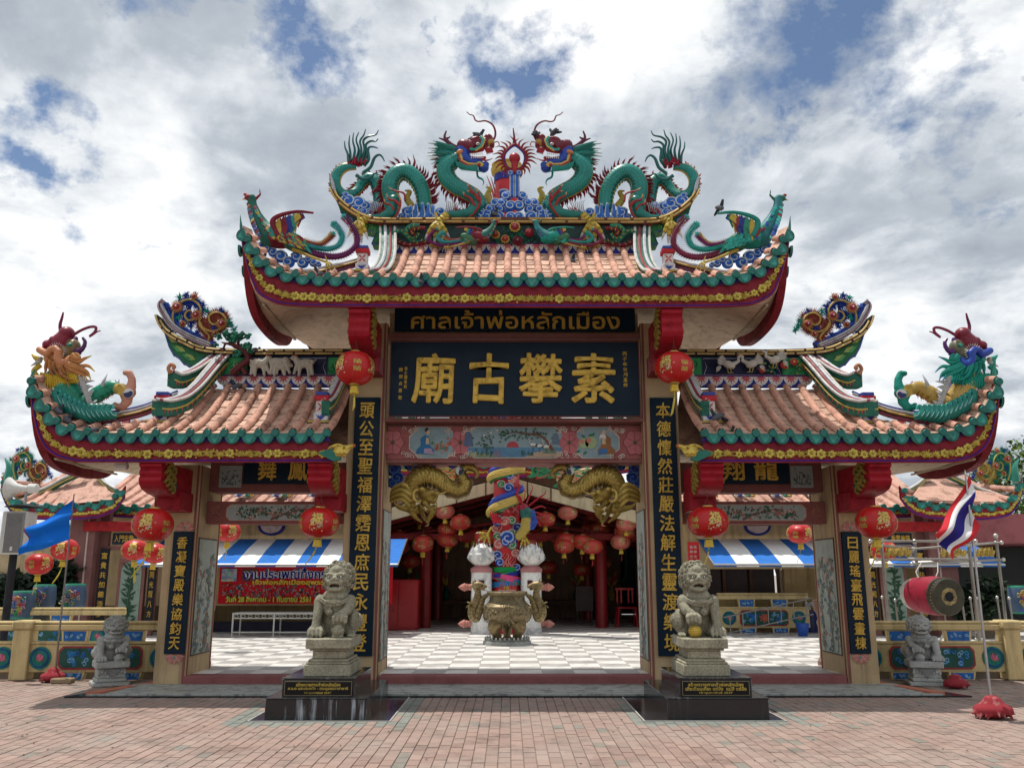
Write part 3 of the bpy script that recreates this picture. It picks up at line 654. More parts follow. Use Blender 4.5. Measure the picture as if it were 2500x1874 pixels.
for ch, xa, xb in (('廟', 1005, 1112), ('古', 1144, 1242), ('攀', 1267, 1373), ('素', 1396, 1501)):
 a, b_ = W(xa, 985, 9.48), W(xb, 862, 9.48); put(t, 'character', ch, a.x, b_.x, a.z, b_.z, depth=.035, offset=.022, slant=.03)
col_of(t, '丙子年秋月重修', W(1526, 900, 9.5).x, W(0, 856, 9.5).z, W(0, 945, 9.5).z, .052, .05, .008, .006)
col_of(t, '信士曾俊欽', W(991, 900, 9.5).x, W(0, 893, 9.5).z, W(0, 948, 9.5).z, .038, None, .006, .006)
col_of(t, '曾錦貞喜敬', W(979, 900, 9.5).x, W(0, 893, 9.5).z, W(0, 978, 9.5).z, .045, .05, .006, .006)
for (lab, x0, x1, z0, z1, chars, w) in (('tall dark couplet board with gold characters on the left main pillar', -1.945, -1.64, .355, 3.37, '頭公至聖福澤霑恩庶民永豐登', .175),
  ('tall dark couplet board with gold characters on the right main pillar', 1.64, 1.945, .355, 3.37, '本德懍然莊嚴法解生靈渡樂境', .175),
  ('short dark couplet board with gold characters on the far left pillar', -4.02, -3.785, .38, 1.76, '香凝寶殿樂協鈞天', .125),
  ('short dark couplet board with gold characters on the far right pillar', 3.845, 4.08, .38, 1.76, '日麗瑤臺飛雲畫棟', .125)):
 t = signboard('couplet_board', lab, x0, x1, 9.565, z0, z1, 'couplet board', .034); col_of(t, chars, (x0 + x1) / 2, z1 - .05, z0 + .04, w)
t = signboard('signboard', 'small dark blue board with two gold characters in the left bay, partly under the eave', W(596, 1150, 9.9).x, W(790, 1150, 9.9).x, 9.87, W(0, 1180, 9.87).z, 2.62)
for ch, xa, xb in (('舞', 628, 677), ('鳳', 702, 752)): a, b_ = W(xa, 1172, 9.86), W(xb, 1119, 9.86); put(t, 'character', ch, a.x, b_.x, a.z, b_.z, depth=.015, offset=.022)
t = signboard('signboard', 'small dark blue board with two gold characters in the right bay, partly under the eave', W(1745, 1150, 9.9).x, W(1925, 1150, 9.9).x, 9.87, W(0, 1180, 9.87).z, 2.62)
for ch, xa, xb in (('翔', 1766, 1816), ('龍', 1842, 1898)): a, b_ = W(xa, 1172, 9.86), W(xb, 1119, 9.86); put(t, 'character', ch, a.x, b_.x, a.z, b_.z, depth=.015, offset=.022)
# ================================================================ ROOFS
GY = 9.6
def rpath(px, D, m):
 return [(abs(W(x, y, D).x) if False else -W(x, y, D).x, W(x, y, D).z) for x, y in px]
class Curve2:
 """curve in the facade plane, u = distance from the gate's axis, parametrised by arc length from its inner end"""
 def __init__(s, pts, k=8):
  P = [np.array(p) for p in spline([(u, w, 0) for u, w in pts], k)]; s.P = np.array([p[:2] for p in P])
  d = np.linalg.norm(np.diff(s.P, axis=0), axis=1); s.L = np.concatenate([[0], np.cumsum(d)]); s.len = s.L[-1]
 def at(s, l): return np.array([np.interp(l, s.L, s.P[:, 0]), np.interp(l, s.L, s.P[:, 1])])
 def tan(s, l): a, b = s.at(max(0, l - .03)), s.at(min(s.len, l + .03)); d = b - a; return math.atan2(d[1], d[0])
 def z(s, u): return float(np.interp(u, s.P[:, 0], s.P[:, 1]))

# eave lines read from the photograph, from the middle to the raised tip
MT_ = [(1243, 680), (1000, 680), (850, 679), (768, 678), (727, 675), (688, 669), (653, 658), (622, 636), (602, 608), (583, 576), (574, 552)]
MBt = [(1243, 748), (1000, 748), (769, 747), (680, 743), (647, 735), (614, 716), (601, 690), (592, 668), (584, 636), (577, 600), (571, 560)]
ST_ = [(798, 1059), (600, 1060), (388, 1060), (262, 1059), (221, 1057), (180, 1049), (142, 1033), (120, 1009), (99, 976), (82, 945), (72, 920)]
SBt = [(812, 1127), (600, 1127), (217, 1127), (181, 1125), (145, 1117), (121, 1104), (104, 1086), (96, 1069), (88, 1046), (77, 990), (68, 925)]
def prof(d, L=1.16, H=.76): u = max(0, min(1, d / L)); return H * (.45 * u + .55 * u ** 1.7)

cover_me = MB()
nseg = 7
for (yy, r) in ((0, .043), (.004, .0435), (.185, .038), (.187, .036)): pass
vv = []; ff = []
prof_c = [(0, .040), (.0, .0455), (.012, .0455), (.19, .043), (.192, .036)]
for (yy, r) in prof_c:
 for k in range(nseg + 1): a = PI * k / nseg; vv.append((r * math.cos(a), yy, r * math.sin(a) * 1.1 + .016))
for i in range(len(prof_c) - 1):
 for k in range(nseg): q = i * (nseg + 1) + k; ff.append((q, q + 1, q + nseg + 2, q + nseg + 1))
cover_me.add(vv, ff, PINKT); cover_me = cover_me.mesh('cover_tile', TERRA)
pan_mb = MB(); vv = []; ff = []
for (yy, dz) in ((0, -.004), (0, .016), (.15, .002)):
 for k in range(6): u = -1 + 2 * k / 5; vv.append((u * .088, yy - (.012 * (1 - u * u) if yy == 0 else 0), dz + .010 * u * u))
for i in range(2):
 for k in range(5): q = i * 6 + k; ff.append((q, q + 1, q + 7, q + 6))
pan_mb.add(vv, ff, (.68, .44, .335)); pan_me = pan_mb.mesh('pan_tile', TERRA)
db = MB(); db.lathe([(.0001, -.030), (.030, -.030), (.033, -.034), (.040, -.033), (.045, -.024), (.045, .03)], n=14, axis='y', col=TEAL); db.f = [f[::-1] for f in db.f]
for k in range(5): a = k * 2 * PI / 5; db.ball((.017 * math.cos(a), -.031, .017 * math.sin(a)), (.008, .004, .008), 5, 4, TEAL)
disc_me = db.mesh('round_end_tile', GLAZE)
dp = MB(); n = 12; outl = [(-.078, .028)] + [(.078 * math.cos(PI + PI * k / n) * (1 if True else 1), .01 + .092 * math.sin(PI + PI * k / n)) for k in range(n + 1)] + [(.078, .028)]
dp.prism(outl, 'xz', -.022, .0, TEAL); dp.tube([(x, -.022, z) for x, z in outl], .006, 4, TEAL)
for k in range(9): x = -.048 + .012 * k; dp.tube([(x, -.024, .01), (x * .6, -.026, -.03), (x * .2, -.024, -.066)], .0035, 3, LTEAL)
drip_me = dp.mesh('drip_tile', GLAZE)
# one gold flower of the garland, two kinds
def flower_mb(kind):
 b = MB()
 if kind == 0:
  for k in range(6): a = k * PI / 3; b.ball((.026 * math.cos(a), -.006, .026 * math.sin(a)), (.018, .010, .018), 7, 5, YEL)
  b.ball((0, -.014, 0), (.011, .008, .011), 7, 5, (.40, .28, .04))
 else:
  for k in range(7): a = .15 + k * (PI - .3) / 6; b.leaf((0, -.004, -.022), (.046 * math.cos(a), -.010 - .004 * (k % 2), -.022 + .058 * math.sin(a)), .013, (0, -1, 0), YEL, .010)
  b.ball((0, -.012, -.018), (.020, .010, .012), 7, 5, (.40, .28, .04))
 return b.mesh('gold_flower', GOLD)
FLW = [flower_mb(0), flower_mb(1)]
def rput(me, name, roof, x, y, z, rx=0, ry=0, rz=0, sc=None):
 return link(name, me, roof, (x, y - GY, z), (rx, ry, rz), sc)
PANS = []; COVERS = []
def eave_side(roof, T, B, D, m, s0, sp, hip, xfull, rowsY, vmax=None, Yback=11.4, first=True, topD=9.76):
 """tiles, fascia, garland on one flank (m=-1 left, +1 right) starting at arc length s0"""
 H = lambda u, Y: T.z(u) + prof(Y - D - .03) if u <= xfull else T.z(u) + prof(Y - D - .03)
 umax = T.P[:, 0].max()
 s = s0; i = 0; ribs = []
 if s0 == .093 and m > 0:
  z = T.at(0)[1]; rput(drip_me, 'drip_tile', roof, 0, D + .004, z - .022); y = D + .01
  while y < topD - .02: z0 = z + prof(y - D); z1 = z + prof(y + .155 - D); PANS.append((0, dict(roof=roof, x=0, y=y, z=z0 + .006, rx=math.atan2(z1 - z0, .155), ry=0, rz=0, sc=(1, 1.22, .8)))); y += .155
 while s < T.len - .02:
  u, z = T.at(s); ph = T.tan(s); ribs.append((s, u, z, ph))
  rput(disc_me, 'round_end_tile', roof, m * u, D, z + .012, 0, -m * ph, random.uniform(-.05, .05), (1, 1, 1))
  s2 = s + sp / 2
  if s2 < T.len - .01:
   u2, z2 = T.at(s2); rput(drip_me, 'drip_tile', roof, m * u2, D + .004, z2 - .022, 0, -m * T.tan(s2), random.uniform(-.03, .03))
  s += sp; i += 1
 for (s, u, z, ph) in ribs:
  ye = topD if u <= xfull else hip(u)
  y = D + .02
  while y < ye - .03:
   L = min(.186, ye - y); z0 = z + prof(y - D); z1 = z + prof(y + L - D); a = math.atan2(z1 - z0, L)
   COVERS.append((u, dict(roof=roof, x=m * u + random.uniform(-.002, .002), y=y, z=z0 + .012, rx=a, ry=-m * ph * .6, rz=random.uniform(-.012, .012), sc=(1, math.hypot(L, z1 - z0) / .186, 1)))); y += .186
  up = T.at(s + sp / 2)[0] if s + sp / 2 < T.len else None
  if up is None: continue
  zc = T.at(s + sp / 2)[1]; ye = topD if up <= xfull else hip(up); y = D + .01
  while y < ye - .02:
   st = .155; z0 = zc + prof(y - D); z1 = zc + prof(y + st - D); a = math.atan2(z1 - z0, st)
   PANS.append((u + (0 if roof == 0 else .0), dict(roof=roof, x=m * up, y=y, z=z0 + .006, rx=a, ry=-m * T.tan(s + sp / 2), rz=random.uniform(-.02, .02), sc=(1, 1.22, .8)))); y += st
 # front fascia board between the two curves
 n = 60; f = MB(); v = []; lens = [k / n for k in range(n + 1)]
 zz0 = []
 for k in lens:
  a = T.at(k * T.len); b_ = B.at(k * B.len); a = (a[0], a[1] - .05); zz0.append((a, b_))
 for yy in (D + .02, D + .06):
  for a, b_ in zz0: v += [(m * a[0], yy, a[1]), (m * b_[0], yy, b_[1])]
 q = 2 * (n + 1); F_ = []; C_ = []
 for k in range(n):
  A = 2 * k; fc = (A, A + 1, A + 3, A + 2); F_.append(fc if m > 0 else fc[::-1]); C_.append((.205, .010, .022))
  F_.append(tuple(x + q for x in (fc[::-1] if m > 0 else fc))); C_.append((.18, .009, .02))
  F_.append((A + 1, A + 3, A + 3 + q, A + 1 + q)); C_.append((.18, .009, .02)); F_.append((A, A + 2, A + 2 + q, A + q)); C_.append((.18, .009, .02))
 f.add(v, F_, C_)
 fas = gpart(f, 'fascia', PAINT, parent=roof)
 g = MB()
 g.tube([Vector((m * b_[0], D + .012, b_[1] + .018)) for a, b_ in zz0], .009, 5, (.05, .015, .22))
 g.tube([Vector((m * b_[0], D + .014, b_[1] + .003)) for a, b_ in zz0], .010, 5, (.24, .016, .03))
 g.tube([Vector((m * (a[0] * .93 + b_[0] * .07), D + .012, a[1] - .035 if k < 46 else a[1] * .9 + b_[1] * .1)) for k, (a, b_) in enumerate(zz0)], .008, 5, (.10, .01, .03))
 gpart(g, 'fascia_trim', PAINT, parent=roof)
 # purple painted ornaments under the drip tiles
 g = MB(); s = s0
 while s < T.len * .93:
  u, z = T.at(s); ph = T.tan(s)
  for (dx, dz) in ((0, -.075), (-.022, -.07), (.022, -.07), (-.04, -.062), (.04, -.062)):
   c, sn = math.cos(ph), math.sin(ph); bx, bz = u + dx * .4 * c, z + .0
   tx, tz = u + dx * c - (dz) * -sn * -1, z + dx * sn + dz * c
   g.leaf((m * (u + .0), D + .016, z - .02), (m * (u + dx * c - dz * sn * 1.0), D + .016, z + dx * sn + dz * c - .03), .008, (0, -1, 0), (.04, .015, .20), .003)
  s += sp
 tag(gpart(g, 'purple_ornament', PAINT, False, parent=roof), kind='stuff')
 # gold garland
 g = MB(); wav = []; s = .05 if s0 > .05 else 0; kk = 0; Lt = T.len * .93; N = int(Lt / .02)
 def mid(t):
  a = T.at(t * T.len); b_ = B.at(t * B.len); return a[0] * .42 + b_[0] * .58, (a[1] - .05) * .36 + b_[1] * .64
 for ph0 in (0, PI):
  pts = []
  for k in range(N):
   t = k / N * .92; u, z = mid(t); pts.append((m * u, D + .010, z + .022 * math.sin(k * .45 + ph0)))
  g.tube(pts, .009, 4, YEL)
 for k in range(int(N * 1.0)):
  t = random.random() * .93; u, z = mid(t); a = random.uniform(0, 6.28); L = random.uniform(.03, .05)
  dz = random.uniform(-.03, .03); g.leaf((m * u, D + .010, z + dz), (m * u + L * math.cos(a), D + .004, z + dz + L * .8 * math.sin(a)), .013, (0, -1, 0), (.50, .37, .06) if k % 2 else YEL, .008)
 tag(gpart(g, 'gold_garland', GOLD, parent=roof), kind='stuff')
 t = .02
 while t < .93:
  u, z = mid(t); k = random.random()
  rput(FLW[int(k < .55)], 'gold_flower', roof, m * u, D + .012, z + random.uniform(-.008, .008), 0, random.uniform(-.5, .5) - m * T.tan(t * T.len), 0, [random.uniform(.95, 1.35) * (1 - .35 * max(0, t - .8) / .13)] * 3); t += .098 / T.len * random.uniform(.85, 1.2)
 return H

def roof_body(name, T, B, D, Yb, flanks, xin, xfull, k_hip, topD, bul=.5):
 """closed tiled shell, soffit and end boards"""
 m0 = flanks; b = MB(); soff = MB(); umax = float(T.P[:, 0].max()) - .02; bmax = float(B.P[:, 0].max()) - .02
 zc = float(T.P[0, 1]); zb = float(B.P[0, 1]); ymid = (D + Yb) / 2
 us = [0, .6, 1.2] if xin is None else [xin, (xin + xfull) / 2]
 us = sorted(set([u for u in us if u < xfull] + list(np.linspace(xfull - .01, umax, 16))))
 ys_ = sorted(set(list(np.linspace(D + .03, ymid, 12)) + list(np.linspace(ymid, Yb - .02, 12))))
 def Zt(u, Y):
  d = min(Y - D, Yb - Y); lift = T.z(u) - zc
  if u > xfull: d = min(d, max(0, (umax - u)) * k_hip + .02)
  g = math.exp(-max(0, min(Y - D, Yb - Y)) / .45) if u > xfull else 1
  return zc + lift * g + prof(d, topD - D) - .012
 def Zb(u, Y):
  lift = B.z(u) - zb; g = math.exp(-max(0, min(Y - D, Yb - Y)) / .38); return zb + lift * g + .035 + bul * (1 - min(1, u / bmax) ** 3) * math.sin(PI * (Y - D) / (Yb - D)) ** .8
 for m in flanks:
  nu, ny = len(us), len(ys_); v = [(m * u, Y, Zt(u, Y)) for u in us for Y in ys_]
  f = [(i * ny + j, (i + 1) * ny + j, (i + 1) * ny + j + 1, i * ny + j + 1) for i in range(nu - 1) for j in range(ny - 1)]
  b.add(v, [q if m > 0 else q[::-1] for q in f], (.60, .36, .28))
  ub = sorted(set([0 if xin is None else xin] + list(np.linspace(xfull, bmax, 14))))
  v = [(m * u, Y, Zb(u, Y)) for u in ub for Y in ys_]; nu = len(ub)
  f = [(i * ny + j, (i + 1) * ny + j, (i + 1) * ny + j + 1, i * ny + j + 1) for i in range(nu - 1) for j in range(ny - 1)]
  soff.add(v, [q[::-1] if m > 0 else q for q in f], (.60, .50, .38))
 roof = gpart(b, name, TERRA); gpart(soff, 'soffit', WALL, parent=roof)
 e = MB()
 for m in flanks:                                     # end board, running back from the tip, and its drip tiles
  Zt_ = [(Y, Zt(umax, Y)) for Y in ys_]
  top = [(Y, zc + (T.z(umax) - zc) * math.exp(-min(Y - D, Yb - Y) / .30) + .01) for Y in np.linspace(D + .02, Yb, 30)]
  bot = [(Y, zb + (B.z(bmax) - zb) * math.exp(-min(Y - D, Yb - Y) / .22) - .035) for Y in np.linspace(D + .02, Yb, 30)]
  v = []; n = len(top)
  for x in (umax + .02, umax - .07):
   for (Y, z), (Y2, z2) in zip(top, bot): v += [(m * x, Y, z), (m * (x - .02), Y2, z2)]
  q = 2 * n; F_ = []
  for k in range(n - 1):
   A = 2 * k; F_ += [(A, A + 2, A + 3, A + 1), (A + q, A + 1 + q, A + 3 + q, A + 2 + q), (A + 1, A + 3, A + 3 + q, A + 1 + q), (A, A + q, A + 2 + q, A + 2)]
  if m < 0: F_ = [f[::-1] for f in F_]
  e.add(v, F_, (.195, .010, .022))
  for k in range(int((Yb - D) / .19)):
   Y = D + .12 + .19 * k; z = float(np.interp(Y, [p[0] for p in top], [p[1] for p in top])); rput(drip_me, 'drip_tile', roof, m * (umax + .035), Y, z - .01, 0, 0, m * PI / 2); rput(disc_me, 'round_end_tile', roof, m * (umax + .035), Y + .09, z + .015, 0, 0, m * PI / 2)
  # back board
  v = []
  for (u) in np.linspace(0 if xin is None else xin, umax, 24): v += [(m * u, Yb, T.z(u)), (m * u, Yb, B.z(min(u, bmax)))]
  e.add(v, [((2 * k, 2 * k + 1, 2 * k + 3, 2 * k + 2) if m < 0 else (2 * k + 2, 2 * k + 3, 2 * k + 1, 2 * k)) for k in range(23)], (.195, .010, .022))
 gpart(e, 'end_board', PAINT, parent=roof)
 g = MB()
 for m in flanks:                                     # slim conduit strips under the soffit
  g = MB(); g.box((m * (umax - .20), D + .35, Zb(umax - .2, D + .9) - .02), (m * (umax - .17), D + 1.9, Zb(umax - .2, D + .9)), (.50, .42, .32)); gpart(g, 'conduit', WALL, parent=roof)
 return roof
DM = 8.60
Tm = Curve2(rpath(MT_, DM, 1)[:]); Bm = Curve2(rpath(MBt, DM, 1))
Tm.P[:, 0] -= Tm.P[0, 0]; Bm.P[:, 0] -= Bm.P[0, 0]
Ts = Curve2(rpath(ST_, DM, 1)); Bs = Curve2(rpath(SBt, DM, 1))
XF = 1.66
rm = roof_body('central_roof', Tm, Bm, DM, 11.0, (-1, 1), None, XF, .5, 9.78)
hipm = lambda u: interp(u, [1.66, 2.0, 2.45, 3.2], [9.15, 8.98, 8.84, 8.74])
for m in (-1, 1): eave_side(rm, Tm, Bm, DM, m, .093, .186, hipm, XF, 9, topD=9.78)
XI = float(Ts.P[0, 0])
for m in (-1, 1):
 XFs = 3.98
 rs_ = roof_body('side_roof', Ts, Bs, DM, 11.0, (m,), XI, XFs, .5, 9.78, .32)
 hips = lambda u: interp(u, [3.98, 4.3, 4.7, 5.3], [9.12, 8.95, 8.82, 8.74])
 eave_side(rs_, Ts, Bs, DM, m, .0, .1865, hips, XFs, 9, topD=9.78)
 if m < 0: rsl = rs_
 else: rsr = rs_
def emit(lst, me, name, cap=300):
 lst.sort(key=lambda t: t[0] + 3 * (t[1]['roof'] is rsr)); over = {}
 for i, (_, d) in enumerate(lst):
  if i < cap: rput(me, name, **d)
  else:
   M = Matrix.Translation((d['x'], d['y'] - GY, d['z'])) @ Euler((d['rx'], d['ry'], d['rz'])).to_matrix().to_4x4() @ Matrix.Diagonal((*d['sc'], 1))
   mb = over.setdefault(d['roof'].name, (d['roof'], MB()))[1]
   mb.add([tuple(M @ v.co) for v in me.vertices], [tuple(p.vertices) for p in me.polygons], tuple(me.color_attributes['Col'].data[0].color)[:3])
 for r, mb in over.values(): tag(mb.build(name + '_field', TERRA, r), kind='stuff')
emit(COVERS, cover_me, 'cover_tile'); emit(PANS, pan_me, 'pan_tile')

# ---- ridge, frieze, vertical ridges ---------------------------------------
def meander(mb, pts, y, h, col=YEL, L=.22):
 """yellow key-pattern bars along a curve in the facade plane"""
 c = Curve2([(p[0], p[1]) for p in pts], 4); s = .01; row = 0
 while s < c.len - .02:
  for r_ in (0, 1):
   a0 = s + (L * .5 if r_ else 0); seg = []
   for k in range(5):
    l = min(a0 + (L * .88) * k / 4, c.len); p = c.at(l); t = c.tan(l); o = (h * .24 if r_ else -h * .24)
    seg.append((p[0] - math.sin(t) * o, y, p[1] + math.cos(t) * o))
   if a0 + L * .3 < c.len: mb.tube(seg, h * .15, 4, col)
  s += L
def band(mb, pts, y0, y1, h, col):
 c = Curve2([(p[0], p[1]) for p in pts], 5); n = 40; v = []
 for yy in (y0, y1):
  for k in range(n + 1):
   p = c.at(c.len * k / n); t = c.tan(c.len * k / n); hh = h * (1 if k < n - 4 else (n - k + .5) / 5)
   v += [(p[0] - math.sin(t) * hh / 2, yy, p[1] + math.cos(t) * hh / 2), (p[0] + math.sin(t) * hh / 2, yy, p[1] - math.cos(t) * hh / 2)]
 q = 2 * (n + 1); F_ = []
 for k in range(n):
  A = 2 * k; F_ += [(A, A + 1, A + 3, A + 2), (A + q, A + 2 + q, A + 3 + q, A + 1 + q), (A, A + 2, A + 2 + q, A + q), (A + 1, A + 1 + q, A + 3 + q, A + 3)]
 mb.add(v, F_ + [(0, q, q + 1, 1), (2 * n, 2 * n + 1, 2 * n + 1 + q, 2 * n + q)], col)
def mir(mb, m):
 if m > 0: return mb
 mb.v = [(-x, y, z) for x, y, z in mb.v]; mb.f = [f[::-1] for f in mb.f]; return mb
def rel(pxs, D): return [(abs(W(x, y, D).x), W(x, y, D).z) for x, y in pxs]
def frieze(roof, m, u0, u1, zt, zb, y, sp=.186, off=0.0):
 b = MB(); b.box((u0, y, zb), (u1, y + .06, zt), (.015, .03, .26), .0)
 u = u0 + off
 while u < u1 - .05:
  n = 10; b.merge(flat([(u + sp / 2 + (sp * .50) * math.cos(PI + PI * k / n), zt - .006 + (zt - zb) * .80 * math.sin(PI + PI * k / n)) for k in range(n + 1)], y - .001, (.62, .58, .56), .008))
  for k in range(5): a = PI + PI * (k + .5) / 5; b.leaf((u + sp / 2, y - .010, zt - .01), (u + sp / 2 + sp * .42 * math.cos(a), y - .010, zt - .01 + (zt - zb) * .68 * math.sin(a)), .014, (0, -1, 0), (.48, .10, .12), .003)
  b.ball((u + sp / 2, y - .006, zt - (zt - zb) * .88), (.012, .006, .012), 6, 4, (.62, .58, .5)); u += sp
 b.box((u0, y - .016, zt - .008), (u1, y + .06, zt + .012), (.10, .02, .12)); gpart(mir(b, m), 'scalloped_frieze', PAINT, False, parent=roof)
def vridge(roof, m, path, w=.13, cap=True):
 """curved descending ridge: list of (u, Y, z)"""
 P = spl(path, 6); b = MB(); n = len(P)
 for (off, r, c, dz) in ((-w * .5, .020, (.58, .57, .56), .05), (-w * .18, .017, (.30, .05, .06), .055), (w * .16, .022, (.55, .56, .60), .06), (w * .5, .016, (.60, .58, .54), .05)):
  b.tube([p + Vector((off, 0, dz)) for p in P], r, 6, c)
 v = []
 for p in P: v += [tuple(p + Vector((-w * .5, 0, .05))), tuple(p + Vector((-w * .42, 0, -.13))), tuple(p + Vector((w * .42, 0, -.13))), tuple(p + Vector((w * .5, 0, .05)))]
 F_ = []
 for k in range(n - 1):
  A = 4 * k
  for j in range(3): F_.append((A + j, A + j + 1, A + 5 + j, A + 4 + j))
  F_.append((A + 3, A, A + 4, A + 7))
 F_ += [(0, 3, 2, 1), (4 * n - 4, 4 * n - 3, 4 * n - 2, 4 * n - 1)]
 b.add(v, F_, (.02, .13, .09))
 b.tube([p + Vector((-w * .47, 0, -.05)) for p in P], .010, 5, (.55, .42, .10)); b.tube([p + Vector((w * .47, 0, -.05)) for p in P], .010, 5, (.55, .42, .10))
 for k in range(2, n - 2, 2): b.leaf(P[k] + Vector((w * .45, 0, -.11)), P[k] + Vector((w * .47, 0, -.02)), .014, (1, -.4, 0), (.50, .12, .10), .004); b.leaf(P[k] + Vector((-w * .45, 0, -.11)), P[k] + Vector((-w * .47, 0, -.02)), .014, (-1, -.4, 0), (.50, .12, .10), .004)
 return gpart(mir(b, m), 'descending_ridge', PAINT, parent=roof)
def pedestal(roof, m, u, y, z, s=1.0, up=True):
 b = MB(); w = .075 * s
 b.box((u - w * 1.5, y - .02, z - .012), (u + w * 1.5, y + .14, z + .022), (.16, .06, .03), .004); b.box((u - w * 1.4, y - .026, z - .002), (u + w * 1.4, y - .018, z + .014), YEL, .002)
 n = 8; b.merge(flat([(u + w * 1.25 * math.cos(PI + PI * k / n), z - .014 + .10 * s * math.sin(PI + PI * k / n)) for k in range(n + 1)], y + .02, (.60, .50, .48), .03))
 for k in range(5): a = PI + PI * (k + .5) / 5; b.leaf((u, y - .013, z - .02), (u + w * math.cos(a), y - .013, z - .02 + .075 * s * math.sin(a)), .011, (0, -1, 0), (.45, .07, .08), .003)
 h = .26 * s; b.box((u - w * .8, y, z + .02), (u + w * .8, y + .12, z + h * .32), (.60, .60, .62), .004)
 for k in range(-2, 3): b.leaf((u, y - .004, z + .03), (u + k * w * .3, y - .004, z + h * .28), .008, (0, -1, 0), (.02, .05, .30), .003)
 b.box((u - w * .62, y + .01, z + h * .32), (u + w * .62, y + .11, z + h * .72), (.60, .56, .54), .004)
 for k in range(4): b.leaf((u, y + .006, z + h * .52), (u + w * .5 * (1, -1)[k % 2], y + .006, z + h * (.36 if k < 2 else .68)), .010, (0, -1, 0), (.48, .05, .07), .003)
 b.box((u - w * .85, y - .005, z + h * .72), (u + w * .85, y + .125, z + h * .90), (.42, .02, .03), .006); b.box((u - w * .7, y, z + h * .90), (u + w * .7, y + .12, z + h * 1.02), (.04, .07, .30), .006)
 gpart(mir(b, m), 'ridge_pedestal', PAINT, parent=roof)

# central roof crown
RYm = 9.80
zf1, zf0 = W(0, 596, RYm).z, W(0, 621, RYm).z
for m in (-1, 1):
 frieze(rm, m, 0.0, 1.56, zf1, zf0, RYm - .03)
 b = MB(); b.box((0, RYm, zf1), (1.62, RYm + .26, W(0, 548, RYm).z), (.02, .05, .05)); gpart(mir(b, m), 'ridge_wall', PAINT, False, parent=rm)
 ridge = rel([(1243, 541), (1100, 541), (942, 541), (898, 536), (866, 521), (841, 503), (822, 484), (811, 463)], RYm); ridge[0] = (0.0, ridge[0][1])
 b = MB(); band(b, ridge, RYm - .05, RYm + .31, .085, (.12, .05, .025)); meander(b, ridge, RYm - .052, .085, (.60, .42, .14), .34); gpart(mir(b, m), 'ridge_band', PAINT, parent=rm)
 b = MB(); r2 = [(p[0] + .02, p[1] + .055) for p in ridge[3:]] ; r2[-1] = (r2[-1][0] + .01, r2[-1][1] + .16); band(b, r2, RYm - .01, RYm + .27, .035, (.45, .44, .48)); gpart(mir(b, m), 'ridge_cap', PAINT, parent=rm)
 b = MB(); pts = [(p[0], p[1] - .03) for p in ridge[2:-1]]
 low = [(1.80, ridge[0][1] - .14), (1.86, ridge[0][1] - .30), (1.62, ridge[0][1] - .33)]; poly = pts + [(2.28, pts[-1][1] - .16), (2.12, pts[-1][1] - .24), (2.10, pts[-1][1] - .30), (1.98, pts[-1][1] - .33), (1.97, pts[-1][1] - .40)] + low
 b.prism(poly[::-1], 'xz', RYm + .02, RYm + .24, (.02, .16, .06)); b.tube([(u, RYm + .015, z) for u, z in poly[5:]], .010, 4, (.05, .07, .34))
 for k in range(4): scrolls(b, 1.78 + .12 * k, ridge[0][1] - .13 + .035 * k, RYm + .012, .06, (.12, .40, .10), 1, 3)
 gpart(mir(b, m), 'ridge_bracket', PAINT, parent=rm)
 zt_ = W(0, 560, 9.74).z
 vridge(rm, m, [(-W(x, y, Y).x, Y, W(x, y, Y).z - .05) for x, y, Y in ((946, 553, 9.82), (947, 580, 9.66), (946, 612, 9.46), (940, 638, 9.22), (927, 656, 9.02), (908, 660, 8.92))], .19)
 pedestal(rm, m, 1.83, 9.0, W(0, 661, 9.0).z, 1.25)
 hp = [(1.80, 9.20), (2.05, 9.04), (2.35, 8.92), (2.55, 8.88), (2.72, 8.84), (2.88, 8.80), (3.02, 8.76), (3.12, 8.74)]
 hz = [632, 648, 664, 669, 665, 652, 632, 606]; P_ = [(u, y, W(700, pz, y).z) for (u, y), pz in zip(hp, hz)]
 b = MB(); b.tube(spl(P_, 5), .026, 6, (.12, .05, .02)); b.tube([p + Vector((0, -.026, .0)) for p in spl(P_, 5)], .008, 4, (.60, .42, .12)); b.tube([p + Vector((0, .02, .04)) for p in spl(P_, 5)], .022, 6, (.50, .48, .50))
 b.tube([p + Vector((0, .01, -.04)) for p in spl(P_, 5)], .022, 6, (.16, .04, .09)); gpart(mir(b, m), 'hip_ridge', PAINT, parent=rm)
 b = MB(); tip = [(3.13, 8.70, W(0, 610, 8.7).z), (3.15, 8.68, W(0, 585, 8.7).z), (3.18, 8.66, W(0, 560, 8.7).z), (3.20, 8.65, W(0, 528, 8.7).z)]; b.tube(spl(tip, 4), [.055, .055, .054, .052, .050, .046, .042, .037, .032, .025, .017, .01, .003], 8, TEAL, True, .6); gpart(mir(b, m), 'tip_horn', GLAZE, parent=rm)

